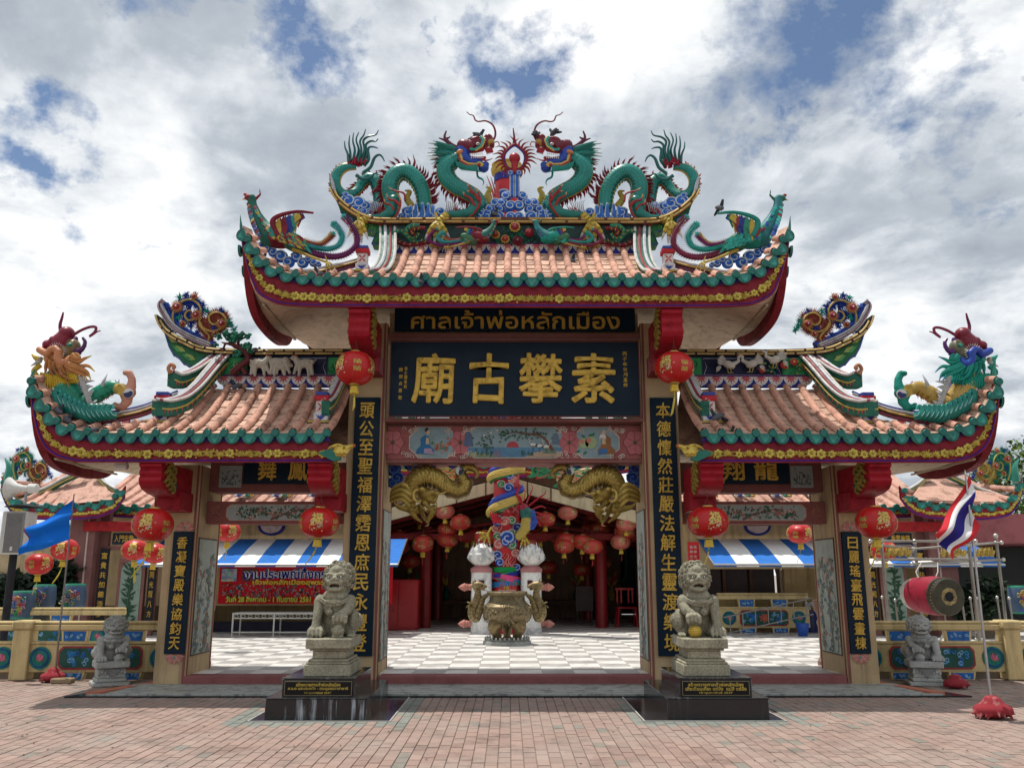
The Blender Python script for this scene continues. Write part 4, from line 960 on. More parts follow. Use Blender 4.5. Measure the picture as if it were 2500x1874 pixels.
# side roof crowns
RYs = 9.82
for m, roof in ((-1, rsl), (1, rsr)):
 zf1, zf0 = W(0, 918, RYs).z, W(0, 945, RYs).z; u0, u1 = 2.05, 3.64
 frieze(roof, m, u0, u1, zf1, zf0, RYs - .03, .1865)
 b = MB(); b.box((u0, RYs, zf1), (u1 + .10, RYs + .25, W(0, 868, RYs).z), (.012, .02, .06))
 zt_, zb_ = W(0, 872, RYs).z, zf1 + .01
 for (a, c) in ((u0 + .02, u0 + .30), (u1 - .28, u1 + .06)):
  b.box((a, RYs - .010, zb_), (c, RYs, zt_), (.02, .20, .07)); b.box((a + .015, RYs - .014, zb_ + .012), (c - .015, RYs - .009, zt_ - .012), (.03, .28, .09))
  scrolls(b, (a + c) / 2, (zt_ + zb_) / 2, RYs - .018, .075, (.40, .55, .30), 1, 2); scrolls(b, (a + c) / 2, (zt_ + zb_) / 2, RYs - .018, .09, (.02, .13, .04), -1, 5)
 b.merge(flat([(u0 + .32, zb_ + .01), (u0 + .36, (zb_ + zt_) / 2), (u0 + .32, zt_ - .01), (u1 - .30, zt_ - .01), (u1 - .34, (zb_ + zt_) / 2), (u1 - .30, zb_ + .01)], RYs - .002, (.008, .012, .05), .006))
 b.tube([(u0 + .32, RYs - .010, zb_ + .01), (u0 + .36, RYs - .010, (zb_ + zt_) / 2), (u0 + .32, RYs - .010, zt_ - .01), (u1 - .30, RYs - .010, zt_ - .01), (u1 - .34, RYs - .010, (zb_ + zt_) / 2), (u1 - .30, RYs - .010, zb_ + .01), (u0 + .32, RYs - .010, zb_ + .01)], .005, 4, (.40, .44, .55))
 gpart(mir(b, m), 'ridge_wall', PAINT, False, parent=roof)
 ridge = rel([(850, 861), (700, 861), (614, 861), (503, 855), (452, 836), (414, 815), (395, 793), (386, 770)], RYs)
 ridge[0] = (2.03, ridge[0][1])
 b = MB(); band(b, ridge, RYs - .05, RYs + .29, .08, (.035, .02, .02)); meander(b, ridge, RYs - .052, .08, (.62, .46, .18), .25); gpart(mir(b, m), 'ridge_band', PAINT, parent=roof)
 r2 = rel([(512, 843), (459, 820), (421, 795), (399, 765), (390, 742), (398, 731)], RYs)
 b = MB(); band(b, r2, RYs - .02, RYs + .24, .07, (.45, .44, .46)); b.tube([(u, RYs - .022, z - .02) for u, z in [tuple(q) for q in Curve2(r2, 4).P]], .006, 4, (.22, .03, .06)); b.tube([(u, RYs - .022, z + .012) for u, z in [tuple(q) for q in Curve2(r2, 4).P]], .004, 4, (.03, .03, .05))
 b.tube([(u - .03, RYs + .10, z + .035) for u, z in [tuple(q) for q in Curve2(r2[:-1], 4).P]], .045, 6, (.015, .06, .34)); gpart(mir(b, m), 'ridge_cap', PAINT, parent=roof)
 b = MB(); pts = rel([(503, 862), (452, 846), (414, 826), (402, 812)], RYs); poly = pts + rel([(412, 845), (425, 869), (432, 868), (450, 890), (456, 888), (474, 908), (480, 900), (494, 872)], RYs)
 b.prism(poly[::-1] if True else poly, 'xz', RYs + .02, RYs + .22, (.02, .15, .06)); b.tube([(u, RYs + .012, z) for u, z in poly[3:]], .010, 4, (.10, .13, .42))
 for k in range(5): u, z = (poly[4 + k][0] - .06, poly[4 + k][1] + .08); b.leaf((u - .04, RYs + .012, z - .03), (u + .10, RYs + .008, z + .06), .03, (0, -1, 0), ((.35, .40, .12), (.08, .34, .12))[k % 2], .012)
 gpart(mir(b, m), 'ridge_bracket', PAINT, parent=roof)
 zt_ = W(0, 866, 9.8).z
 vridge(roof, m, [(3.66, 9.84, zt_ - .02), (3.69, 9.70, zt_ - .14), (3.72, 9.50, zt_ - .32), (3.77, 9.28, zt_ - .54), (3.85, 9.08, zt_ - .72), (3.98, 8.96, zt_ - .80), (4.08, 8.93, zt_ - .80)])
 vridge(roof, m, [(3.80, 9.88, zt_ - .02), (3.85, 9.70, zt_ - .16), (3.92, 9.52, zt_ - .30), (4.02, 9.36, zt_ - .40), (4.10, 9.30, zt_ - .38)], .09)
 b = MB(); b.tube(spl([(4.10, 9.28, zt_ - .36), (4.13, 9.27, zt_ - .30), (4.10, 9.27, zt_ - .25), (4.06, 9.27, zt_ - .28), (4.08, 9.27, zt_ - .31)], 4), .022, 8, (.45, .20, .10)); gpart(mir(b, m), 'scroll_end', PAINT, parent=roof)
 pedestal(roof, m, 4.07, 9.0, W(0, 1030, 9.0).z, 1.35)
 pedestal(roof, m, 2.22, 8.95, W(0, 1030, 8.95).z, 1.35)
 vridge(roof, m, [(2.10, 9.84, zt_ - .14), (2.11, 9.6, zt_ - .30), (2.12, 9.35, zt_ - .50), (2.14, 9.12, zt_ - .70), (2.17, 8.95, zt_ - .80)], .10)
 hp = [(3.98, 9.20), (4.25, 9.05), (4.5, 8.94), (4.72, 8.86), (4.90, 8.82), (5.03, 8.79), (5.14, 8.76), (5.20, 8.74)]
 hz = [968, 1000, 1016, 1022, 1016, 1001, 979, 955]; P_ = [(u, y, W(300, pz, y).z) for (u, y), pz in zip(hp, hz)]
 b = MB(); b.tube(spl(P_, 5), .026, 6, (.12, .05, .02)); b.tube([p + Vector((0, -.026, 0)) for p in spl(P_, 5)], .008, 4, (.60, .42, .12)); b.tube([p + Vector((0, .02, .045)) for p in spl(P_, 5)], .020, 6, (.50, .48, .50)); b.tube([p + Vector((0, .03, .075)) for p in spl(P_[:4], 5)], .014, 6, (.05, .07, .30))
 b.tube([p + Vector((0, .01, -.04)) for p in spl(P_, 5)], .024, 6, (.22, .05, .08)); gpart(mir(b, m), 'hip_ridge', PAINT, parent=roof)

# ---- red corbels -----------------------------------------------------------
def corbel(u0, u1, z0, z1, m, flip=False):
 b = MB(); fr = 8.655
 pf_ = [(9.6, z1)] + [(fr, z1)]
 n = 30
 for k in range(1, n):
  t = k / n; z = z1 + (z0 + .05 - z1) * t; bul = .028 * abs(math.sin(t * PI * 3.2)) + (.02 if t < .25 else 0); pf_.append((fr + .03 - bul, z))
 pf_ += [(fr + .09, z0 + .012), (fr + .22, z0 - .02), (9.25, z0 - .06), (9.6, z0 - .06)]
 b.prism(pf_, 'yz', u0, u1, (.31, .008, .020)); c = mir(b, m); cb = gpart(c, 'corbel', PAINT)
 for (u, sgn) in ((u0, -1), (u1, 1)):
  g = MB(); zm_ = (z0 + z1) / 2; hh = z1 - z0
  for k in range(9):
   y = fr + .09 + .08 * (k % 3); z = z1 - hh * (k + .5) / 9; g.tube(spl([(u + sgn * .012, y, z), (u + sgn * .02, y + .07, z + .05), (u + sgn * .014, y + .13, z), (u + sgn * .012, y + .07, z - .03)], 3), .018, 5, (.42, .32, .07))
  g.prism([(fr + .22, z1 - .03), (fr + .44, z1 - .05), (fr + .38, zm_), (fr + .48, z0 + .06), (fr + .30, z0 + .0), (fr + .18, zm_)][::1], 'yz', u, u + sgn * .010, (.015, .15, .11))
  gpart(mir(g, m), 'corbel_carving', GOLD, parent=cb)
for m in (-1, 1):
 corbel(1.655, 1.895, 3.84, 4.24, m); corbel(3.86, 4.10, 2.17, 2.475, m); corbel(2.02, 2.265, 2.17, 2.475, m)
 b = MB(); b.box((1.62, 9.25, 3.62), (1.93, 9.6, 3.86), (.24, .02, .03), .01); gpart(mir(b, m), 'corbel_block', PAINT)
 for u in (3.83, 2.0): b = MB(); b.box((u, 9.2, 1.98), (u + .30, 9.6, 2.20), (.29, .009, .02), .01); gpart(mir(b, m), 'corbel_block', PAINT)
# ================================================================ ROOF SCULPTURES
def root(name, label, cat, at, group=None, m=-1):
 """statue modelled for the left half; m=+1 mirrors it to the right half"""
 t = thing(name, label, cat, at, group); t['base'] = 0; del t['base']
 if m > 0: t.location = (-at[0], at[1], at[2]); t.scale = (-1, 1, 1)
 t_base[t.name] = Vector(at); return t
t_base = {}
def adopt(o, t):
 o.parent = t; o.location = -t_base[t.name]; return o
def part(mb, name, t, mat=PAINT, smooth=True, parent=None, ang=38):
 if parent is not None: return mb.build(name, mat, parent, smooth, ang)
 return adopt(mb.build(name, mat, None, smooth, ang), t)
def cm(me, cols):
 ca = me.color_attributes.new('Col', 'FLOAT_COLOR', 'POINT'); ca.data.foreach_set('color', np.hstack([cols, np.ones((len(cols), 1))]).astype(np.float32).ravel())
def serpent(name, pts, radii, t, c1=TEAL, c2=(.02, .30, .26), belly=(.01, .15, .13), side=1, L=.034, na=14, flat=.9, mat=GLOSS, edge=YEL, amp=.18, k=8):
 """scaled body: rows of overlapping scales really stand out of the surface; side = where the back lies"""
 P = np.array(spline(pts, k)); Rr = np.array(spline([(r, 0, 0) for r in radii], k))[:, 0]
 d = np.linalg.norm(np.diff(P, axis=0), axis=1); S = np.concatenate([[0], np.cumsum(d)]); n = max(8, int(S[-1] / L * 3.0)); s = np.linspace(0, S[-1], n)
 C = np.stack([np.interp(s, S, P[:, i]) for i in range(3)], 1); rr = np.interp(s, S, Rr)
 T_ = np.gradient(C, axis=0); T_ /= np.linalg.norm(T_, axis=1)[:, None]; Bv = np.tile([0, -1.0, 0], (n, 1)); Bv -= T_ * (Bv * T_).sum(1)[:, None]; Bv /= np.linalg.norm(Bv, axis=1)[:, None]
 Nv = np.cross(Bv, T_) * side; m = na * 3; th = np.linspace(0, 2 * PI, m, endpoint=False)
 U, TH = np.meshgrid(s / L, th, indexing='ij'); V = TH / (2 * PI) * na
 h = np.full(U.shape, -1.0)
 for o in (0, .5):                                     # two staggered lattices of scales, pointing tailwards
  row = np.floor(U + o); fu = U + o - row; fv = (V + (.5 if o else 0)) % 1 - .5
  lim = 1 - (fv * 2) ** 2 * .8; hh = np.where(fu < lim, .35 + .65 * fu / np.maximum(lim, .05), -.2); h = np.maximum(h, hh)
 bel = np.cos(TH) < -.62; back = np.cos(TH) > .93
 h = np.where(bel, .5 + .4 * np.sin(U * 2 * PI * .5), h); h = np.where(back, .6, h)
 Rv = rr[:, None] * (1 + amp * (h - .5) * .8); flatv = flat
 X = C[:, None, :] + Nv[:, None, :] * (np.cos(TH) * Rv)[..., None] + Bv[:, None, :] * (np.sin(TH) * Rv * flatv)[..., None]
 hc = np.clip(h, 0, 1)[..., None]; col = np.array(c1) * .55 * (1 - hc) + np.array(c2) * hc
 cl = np.array(c1) * (.75 + .35 * hc); col = np.where((h[..., None] < .75), cl, col); col = np.where(bel[..., None], np.array(belly) * (.6 + .6 * hc), col); col = np.where(back[..., None], np.array(edge), col)
 v = X.reshape(-1, 3); f = [(i * m + j, i * m + (j + 1) % m, (i + 1) * m + (j + 1) % m, (i + 1) * m + j) for i in range(n - 1) for j in range(m)]
 f += [tuple(range(m))[::-1], tuple((n - 1) * m + j for j in range(m))]
 if side < 0: f = [q[::-1] for q in f]
 me = bpy.data.meshes.new(name); me.from_pydata(v.tolist(), [], f); cm(me, col.reshape(-1, 3)); me.materials.append(mat); me.polygons.foreach_set('use_smooth', [True] * len(f)); me.update()
 o = bpy.data.objects.new(name, me); COL.objects.link(o); adopt(o, t)
 return C, T_, Nv, rr
def spines(mb, C, T_, Nv, rr, sp=.035, L=.07, col=MAROON, jit=.35, a=0, b=1, lean=-.6, w=.020, two=True):
 d = np.concatenate([[0], np.cumsum(np.linalg.norm(np.diff(C, axis=0), axis=1))]); s = d[-1] * a; q = 0
 while s < d[-1] * b:
  i = int(np.searchsorted(d, s)); i = min(i, len(C) - 1); n_, t_ = Vector(Nv[i]), Vector(T_[i]); c = Vector(C[i]) + n_ * rr[i] * .92
  l = L * (1 + random.uniform(-jit, jit)) * (1.25 if q % 3 == 0 else .8)
  for dy in ((-.02, .02) if two else (0,)):
   mid = c + n_ * l * .55 + t_ * l * lean * .25 + Vector((0, dy, 0)); mb.tube([c + Vector((0, dy * .4, 0)), mid, c + n_ * l + t_ * l * lean + Vector((0, dy * 1.4, 0))], [w, w * .6, .001], 5, col, False)
  s += sp * random.uniform(.8, 1.25); q += 1
def strand(mb, pts, r, col, tipr=.002, k=4, flat=.8, n=6, tipc=None):
 P = spl(pts, k); N = len(P); rr = [tipr + (r - tipr) * (1 - (i / (N - 1)) ** 1.5) for i in range(N)]
 mb.tube(P, rr, n, [col if (tipc is None or i < N * .72) else tipc for i in range(N)], True, flat)
def curlcloud(mb, cx, cz, y, r, d=1, col=(.02, .13, .55), rim=(.52, .62, .70), deep=.05):
 mb.ball((cx, y, cz), (r, deep, r * .92), 14, 8, col)
 pts = []; N = 22
 for k in range(N): t = k / (N - 1); a = PI * .9 - d * t * 8.2 if d > 0 else PI * .1 + t * 8.2; q = r * (1.02 - .82 * t); pts.append((cx + q * math.cos(a), y - deep * (.35 + .75 * t), cz + q * .92 * math.sin(a)))
 mb.tube(pts, [r * .15 * (1 - .45 * k / N) for k in range(N)], 6, rim)
 pts2 = [(p[0] * .92 + cx * .08, p[1] + .004, p[2] * .92 + cz * .08) for p in pts]; mb.tube(pts2, [r * .13 * (1 - .4 * k / N) for k in range(N)], 5, (.10, .36, .78))
def foot(mb, base, toes, back, r=.022, col=(.50, .37, .06), claw=(.62, .60, .56)):
 for tp in toes:
  b = Vector(base); e = Vector(tp); md = (b + e) * .5 + Vector((0, -.035, .012)); P = spl([b, md, e], 5); N = len(P)
  mb.tube(P, [r * (1.05 - .35 * i / N) * (1 + .12 * math.sin(i * 2.5)) for i in range(N)], 7, [col if i % 3 else (.30, .20, .03) for i in range(N)])
  dv = (e - md).normalized(); mb.tube([e, e + dv * r * 1.3 + Vector((0, 0, -.004)), e + dv * r * 2.4 + Vector((0, 0, -.018))], [r * .65, r * .42, .001], 6, claw)
 if back: mb.tube(spl([base, back], 3), [r * .95, r * .8, r * .6, r * .5][:len(spl([base, back], 3))], 6, col)

# ------------------------------------------------ the two great ridge dragons
def ridge_dragon(m, label, pal):
 D = 9.98; t = root('dragon_statue', label, 'dragon statue', tuple(cA(1400, 930, D)), 'dragon statues facing each other on the central ridge', m)
 A = lambda x, y, o=0: cA(x, y, D + o)
 tail = [(1010, 497, .02), (935, 500, .0), (878, 535, 0), (850, 595, 0), (856, 660, 0), (900, 708, 0), (965, 712, .03), (1020, 680, .08), (1060, 625, .12), (1110, 590, .14), (1160, 615, .12), (1185, 690, .10), (1195, 770, .05), (1180, 850, 0)]
 C1 = serpent('body', [A(*p) for p in tail], [.042, .058, .070, .074, .074, .070, .064, .064, .072, .082, .088, .090, .090, .085], t, TEAL, side=1)
 arch = [(1235, 905, -.05), (1280, 850, -.05), (1285, 760, -.03), (1272, 680, 0), (1282, 610, .02), (1325, 555, .03), (1385, 540, .04), (1445, 570, .05), (1500, 640, .06), (1530, 730, .06), (1535, 830, .05)]
 C2 = serpent('body', [A(*p) for p in arch], [.085, .098, .108, .114, .117, .118, .116, .112, .108, .104, .10], t, TEAL, side=1)
 neck = [(1880, 925, .02), (1935, 870, .02), (1962, 800, .02), (1925, 735, .0), (1850, 690, -.02), (1775, 650, -.03), (1715, 590, -.03), (1700, 520, -.03), (1740, 465, -.03), (1800, 430, -.02)]
 C3 = serpent('body', [A(*p) for p in neck], [.085, .098, .108, .112, .114, .118, .122, .122, .110, .095], t, TEAL, side=1)
 mb = MB(); spines(mb, *C2, .034, .105, MAROON, b=.95); part(mb, 'spines', t, PAINT); mb = MB(); spines(mb, *C3, .034, .10, MAROON, a=.35, b=.88, lean=-.5)
 part(mb, 'spines', t, PAINT); mb = MB(); spines(mb, *C1, .04, .045, MAROON, a=.45, b=.95); spines(mb, C1[0], C1[1], -C1[2], C1[3], .030, .035, (.30, .03, .03), a=.08, b=.62, two=False)
 part(mb, 'spines', t, PAINT)
 # gilt edge lines
 mb = MB()
 for C in (C1, C2, C3):
  for sgn in (1, -1):
   mb.tube([Vector(c) + Vector(n_) * r * .90 * sgn + Vector((0, -r * .36, 0)) for c, n_, r in list(zip(C[0], C[2], C[3]))[::3]], .007, 4, (.50, .36, .08))
 part(mb, 'gilt_edge', t, GOLD)
 # tail: maroon ruff and long waving hairs
 mb = MB(); base = A(1010, 480)
 for k in range(46):
  a = random.uniform(-.5, 2.9); r0 = random.uniform(.0, .05); c = base + Vector((random.uniform(-.10, .11), random.uniform(-.05, .03), random.uniform(-.04, .02))); mb.tube([c, c + Vector((math.cos(a) * .02, 0, .03 + .02 * math.sin(a))), c + Vector((math.cos(a) * .05, -.01, .075 + .03 * math.sin(a)))], [.014, .009, .001], 5, (.30, .015, .04))
 part(mb, 'tail_ruff', t)
 hairs = [[(950, 460), (945, 400), (925, 350), (920, 300)], [(965, 455), (965, 390), (955, 320), (960, 255)], [(985, 455), (1000, 370), (985, 300), (990, 235)], [(1005, 455), (1030, 370), (1010, 290), (1030, 230)], [(1025, 460), (1050, 370), (1040, 300), (1070, 250), (1082, 208)],
    [(1045, 465), (1075, 370), (1065, 300), (1100, 265), (1160, 250), (1182, 215)], [(1060, 475), (1090, 400), (1085, 330), (1120, 300), (1160, 300), (1180, 280)], [(1070, 490), (1105, 440), (1100, 370), (1115, 345), (1150, 345), (1178, 355)],
    [(1060, 545), (1120, 500), (1150, 430), (1185, 405), (1210, 420), (1228, 455)], [(1010, 560), (1060, 590), (1120, 580), (1150, 550), (1190, 560)]]
 mb = MB()
 for i, h in enumerate(hairs): strand(mb, [A(x, y, -.03 + .012 * (i % 4)) for x, y in h], .025, (.008, .11, .10), .007, 5)
 part(mb, 'tail_hair', t, GLOSS)
 # legs, claws and flame fins
 s = Sculpt(); s.chain([A(1300, 760, -.10), A(1270, 860, -.14), A(1190, 895, -.16), A(1110, 890, -.17)], [.085, .075, .06, .045], pal['leg']); s2 = Sculpt(); s2.chain([A(1940, 800, -.10), A(1890, 860, -.14), A(1790, 870, -.17), A(1715, 865, -.18)], [.09, .08, .065, .045], pal['leg'])
 adopt(s.build('leg', GLOSS, None, .012), t); s = s2; adopt(s.build('leg', GLOSS, None, .012), t)
 mb = MB()
 for (x0, y0, x1, y1, toes, back) in ((1110, 890, 1040, 925, [(968, 995), (1005, 1030), (1048, 1032), (1082, 1005)], (1022, 855)), (1712, 868, 1640, 930, [(1562, 1018), (1618, 1048), (1668, 1046), (1708, 1008)], (1622, 850))):
  a, b_ = A(x0, y0, -.18), A(x1, y1, -.22); P = spl([a, (Vector(a) + Vector(b_)) / 2, b_], 5); mb.tube(P, [.056 * (1 + .10 * math.sin(i * 2.4)) for i in range(len(P))], 9, [(.50, .37, .06) if i % 3 else (.28, .19, .03) for i in range(len(P))])
  foot(mb, b_, [A(x, y, -.26) for x, y in toes], A(*back, -.22), .038); part(mb, 'claw', t, PAINT); mb = MB()
 for (pts) in ([(1440, 800), (1400, 740), (1425, 690), (1385, 680)], [(2060, 790), (2020, 720), (2045, 665), (2010, 655)]):
  strand(mb, [A(x, y, .12) for x, y in pts], .05, (.42, .32, .06), .01, 4); part(mb, 'claw', t, PAINT); mb = MB()
 mb = MB()
 mb = MB()
 for pts in ([(1390, 760), (1375, 700), (1300, 680), (1262, 655)], [(1350, 800), (1310, 760), (1260, 745), (1245, 705)], [(1300, 830), (1270, 790), (1235, 780), (1225, 745)], [(1120, 900), (1200, 935), (1290, 900), (1345, 820), (1350, 740), (1320, 700)], 0,
    [(1960, 760), (1920, 700), (1885, 660), (1865, 630)], [(1925, 800), (1890, 740), (1850, 720), (1835, 690)], [(1950, 740), (1925, 705), (1890, 690), (1865, 680)], [(1870, 900), (1930, 840), (1965, 770), (1955, 700), (1925, 660)]):
  if not pts: part(mb, 'flame_fin', t); mb = MB(); continue
  strand(mb, [A(x, y, -.19) for x, y in pts], .020, (.30, .03, .03), .006, 5, tipc=(.55, .30, .10))
 part(mb, 'flame_fin', t)
 for (cx, cy, dirs) in ((1140, 790, 1), (1730, 790, 1)):
  mb = MB()
  for k in range(7):
   x = cx - 30 + 14 * k; strand(mb, [A(x, cy + 50, -.13), A(x + 8, cy + 10, -.16), A(x + 8 + 2 * k, cy - 20, -.17), A(x - 10 + 5 * k, cy - 40 + 7 * k, -.17)], .010, (.42, .44, .45), .002, 3)
  for k in range(12): c = A(cx + random.uniform(-30, 90), cy + 50 + random.uniform(-15, 25), -.15); mb.cone(c, c + Vector((.03 + random.random() * .03, -.03, .03 + random.random() * .03)), .010, 5, (.35, .04, .05))
  part(mb, 'leg_hair', t)
 # head ---------------------------------------------------
 D0 = -.05; Hh = lambda x, y, o=0: cH(x, y, D + D0 + o)
 s = Sculpt(); q = .001156
 s.ell(Hh(470, 510), (.14, .105, .085), (0, .35, 0), pal['skull']); s.ell(Hh(560, 450), (.085, .085, .06), (0, -.2, 0), pal['skull']); s.chain([Hh(560, 480), Hh(660, 480), Hh(730, 440)], [.085, .072, .066], pal['skull'])
 s.ell(Hh(720, 410), (.06, .075, .045), None, MAROON); s.ell(Hh(745, 470), (.06, .072, .055), None, (.36, .22, .04)); s.ell(Hh(765, 500), (.035, .06, .035), None, MAROON)
 s.ell(Hh(570, 420, -.06), (.06, .03, .028), (0, -.5, 0), MAROON)
 s.chain([Hh(640, 400, -.06), Hh(665, 440, -.08), Hh(640, 500, -.085), Hh(570, 545, -.08), Hh(520, 545, -.07)], .019, LTEAL); s.chain([Hh(655, 395, -.075), Hh(682, 440, -.085), Hh(655, 510, -.095), Hh(580, 558, -.09)], .010, (.50, .36, .08))
 s.chain([Hh(420, 560), Hh(440, 640), Hh(520, 690), Hh(610, 700)], [.085, .085, .065, .055], pal['jaw']); s.ell(Hh(665, 755), (.075, .072, .068), None, BLUE); s.ell(Hh(690, 720), (.05, .06, .04), None, BLUE)
 s.chain([Hh(500, 655), Hh(600, 655), Hh(680, 640)], [.04, .03, .022], (.34, .02, .03)); s.chain([Hh(480, 560), Hh(560, 560), Hh(650, 545)], [.04, .035, .03], (.34, .02, .03))
 s.chain([Hh(385, 610, -.05), Hh(400, 680, -.07), Hh(470, 725, -.07), Hh(560, 735, -.06), Hh(610, 720, -.06)], .022, (.34, .03, .03)); s.chain([Hh(400, 610, -.075), Hh(420, 670, -.085), Hh(490, 705, -.08), Hh(580, 712, -.075), Hh(620, 690, -.07), Hh(655, 710, -.075), Hh(640, 735, -.075)], .012, (.55, .40, .08))
 s.ell(Hh(385, 570, -.09), (.05, .018, .03), (0, -.5, 0), (.50, .20, .06))
 head = adopt(s.build('head', GLOSS, None, .0085), t)
 mb = MB()
 for k in range(7): x = 515 + 22 * k; mb.cone(Hh(x, 598 - k * 2, -.075), Hh(x + 2, 625 - k * 2 + (8 if k in (0, 6) else 0), -.08), .010, 5, WHITE)
 for k in range(7): x = 525 + 22 * k; mb.cone(Hh(x, 650 - k, -.065), Hh(x + 2, 625 - k - (6 if k in (0,) else 0), -.07), .009, 5, WHITE)
 part(mb, 'teeth', t, GLOSS)
 mb = MB(); mb.ball(Hh(600, 480, -.10), (.026, .018, .022), 12, 8, (.65, .65, .60)); mb.ball(Hh(600, 480, -.115), (.011, .008, .011), 8, 6, BLACK); part(mb, 'eye', t, GLOSS)
 mb = MB(); strand(mb, [Hh(540, 668), Hh(640, 665), Hh(710, 670), Hh(772, 648)], .020, (.36, .02, .04), .004, 5); part(mb, 'tongue', t, GLOSS)
 mb = MB(); HC = (.10, .008, .03)
 strand(mb, [Hh(430, 540), Hh(330, 510), Hh(255, 455), Hh(215, 400), Hh(235, 330)], .034, HC, .010, 5); strand(mb, [Hh(290, 490), Hh(220, 440), Hh(150, 412)], .026, HC, .008, 4); strand(mb, [Hh(235, 420), Hh(262, 410), Hh(278, 395)], .018, HC, .006, 4)
 strand(mb, [Hh(420, 510), Hh(385, 480), Hh(398, 430)], .026, HC, .008, 4); part(mb, 'horn', t, GLOSS)
 mb = MB()
 tips = [(80, 442), (22, 470), (90, 495), (28, 530), (60, 560), (15, 585), (70, 610), (15, 622), (40, 665), (95, 690), (60, 712), (150, 640), (120, 740), (200, 760)]
 for i, (x, y) in enumerate(tips):
  y0 = 540 + i * 16; strand(mb, [Hh(360, y0, .01 * (i % 3)), Hh(260, y0 - 20 + (y - y0) * .15, -.03 + .012 * (i % 4)), Hh(150, y0 + (y - y0) * .5 - 25, -.03 + .012 * (i % 5)), Hh(x, y, -.02)], .036, (.004, .16, .135), .005, 5, .6, tipc=(.30, .42, .38))
 for i in range(14):
  x = 350 + 18 * i; strand(mb, [Hh(x, 690 + i * 3, -.07), Hh(x + 20, 740 + i * 4, -.08), Hh(x + 70, 790 + i * 1, -.07)], .016, (.01, .22, .18), .003, 3)
 part(mb, 'mane', t, GLOSS)
 mb = MB(); strand(mb, [Hh(590, 790), Hh(600, 860), Hh(650, 890), Hh(668, 925), Hh(655, 958)], .020, (.012, .26, .22), .004, 5)
 for i in range(7): x = 700 + 12 * i; strand(mb, [Hh(x - 20, 530, -.03), Hh(x, 570, -.05), Hh(x + 6 - 2 * i, 608 - 4 * i, -.05)], .015, (.32, .02, .03), .002, 3)
 for i in range(9): x = 380 + 22 * i; mb.cone(Hh(x, 715 + 3 * i, -.07), Hh(x + 8, 745 + 2 * i, -.08), .010, 4, (.34, .02, .03))
 part(mb, 'beard', t)
 mb = MB(); strand(mb, [Hh(770, 450), Hh(800, 390), Hh(798, 320), Hh(765, 255), Hh(690, 215), Hh(610, 222), Hh(570, 205), Hh(548, 155), Hh(505, 140), Hh(470, 110)], .015, (.20, .03, .035), .006, 5)
 strand(mb, [Hh(770, 470), Hh(830, 455), Hh(845, 500), Hh(800, 520)], .009, (.40, .12, .12), .004, 5); part(mb, 'whisker', t)
 return t
PALD = dict(leg=(.003, .150, .122), skull=(.15, .012, .03), jaw=(.015, .06, .36))
ridge_dragon(-1, 'green dragon with open jaws on the left half of the central ridge, facing the pearl', PALD)
ridge_dragon(1, 'green dragon with open jaws on the right half of the central ridge, facing the pearl', PALD)

# ------------------------------------------------ clouds on the ridge
def cloud_group(label, m, items, D, base=None, extra=None, mat=PAINT):
 c0 = cA(*items[0][:2], D); t = root('cloud_ornament', label, 'cloud ornament', tuple(c0), 'painted clouds on the roof ridges', m)
 for (x, y, r, d) in items:
  mb = MB(); p = cA(x, y, D); curlcloud(mb, p.x, p.z, p.y, r, d); part(mb, 'cloud_curl', t, mat)
 if extra: mb = MB(); extra(mb, lambda x, y, o=0: cA(x, y, D + o)); part(mb, 'wave', t, mat)
 return t
def waves(mb, A):
 for k, (x, y0, y1) in enumerate(((1430, 900, 800), (1470, 900, 785), (1520, 900, 780), (1565, 900, 785), (1600, 910, 795))):
  mb.tube(spl([A(x - 10, y0), A(x, (y0 + y1) / 2, -.01), A(x + 5, y1, -.01)], 5), [.050, .048, .046, .043, .042, .041, .040, .040, .038, .034, .02][:len(spl([A(x - 10, y0), A(x, (y0 + y1) / 2), A(x + 5, y1)], 5))], 8, (.05, .18, .55), True, .7)
  mb.tube(spl([A(x + 12, y0, -.03), A(x + 16, (y0 + y1) / 2, -.035), A(x + 4, y1 - 6, -.03), A(x - 10, y1 + 6, -.03)], 4), .008, 5, (.50, .58, .66))
for m, sd in ((-1, 'left'), (1, 'right')):
 cloud_group('blue cloud curls under the %s dragon tail' % sd, m, [(950, 765, .10, 1), (1030, 780, .10, 1), (1000, 820, .08, 1), (1080, 800, .07, -1), (1120, 850, .06, 1), (1150, 800, .06, -1), (930, 720, .05, 1), (1070, 850, .06, 1)], 9.92)
 cloud_group('blue cloud curls and waves under the %s dragon arch' % sd, m, [(1410, 850, .085, 1), (1370, 890, .065, 1), (1590, 880, .07, -1), (1660, 850, .07, 1), (1350, 910, .05, 1), (1700, 890, .07, 1), (1780, 905, .065, -1), (1750, 860, .05, 1), (1620, 905, .06, 1), (1500, 905, .06, -1), (1840, 905, .06, 1)], 9.94, extra=waves)
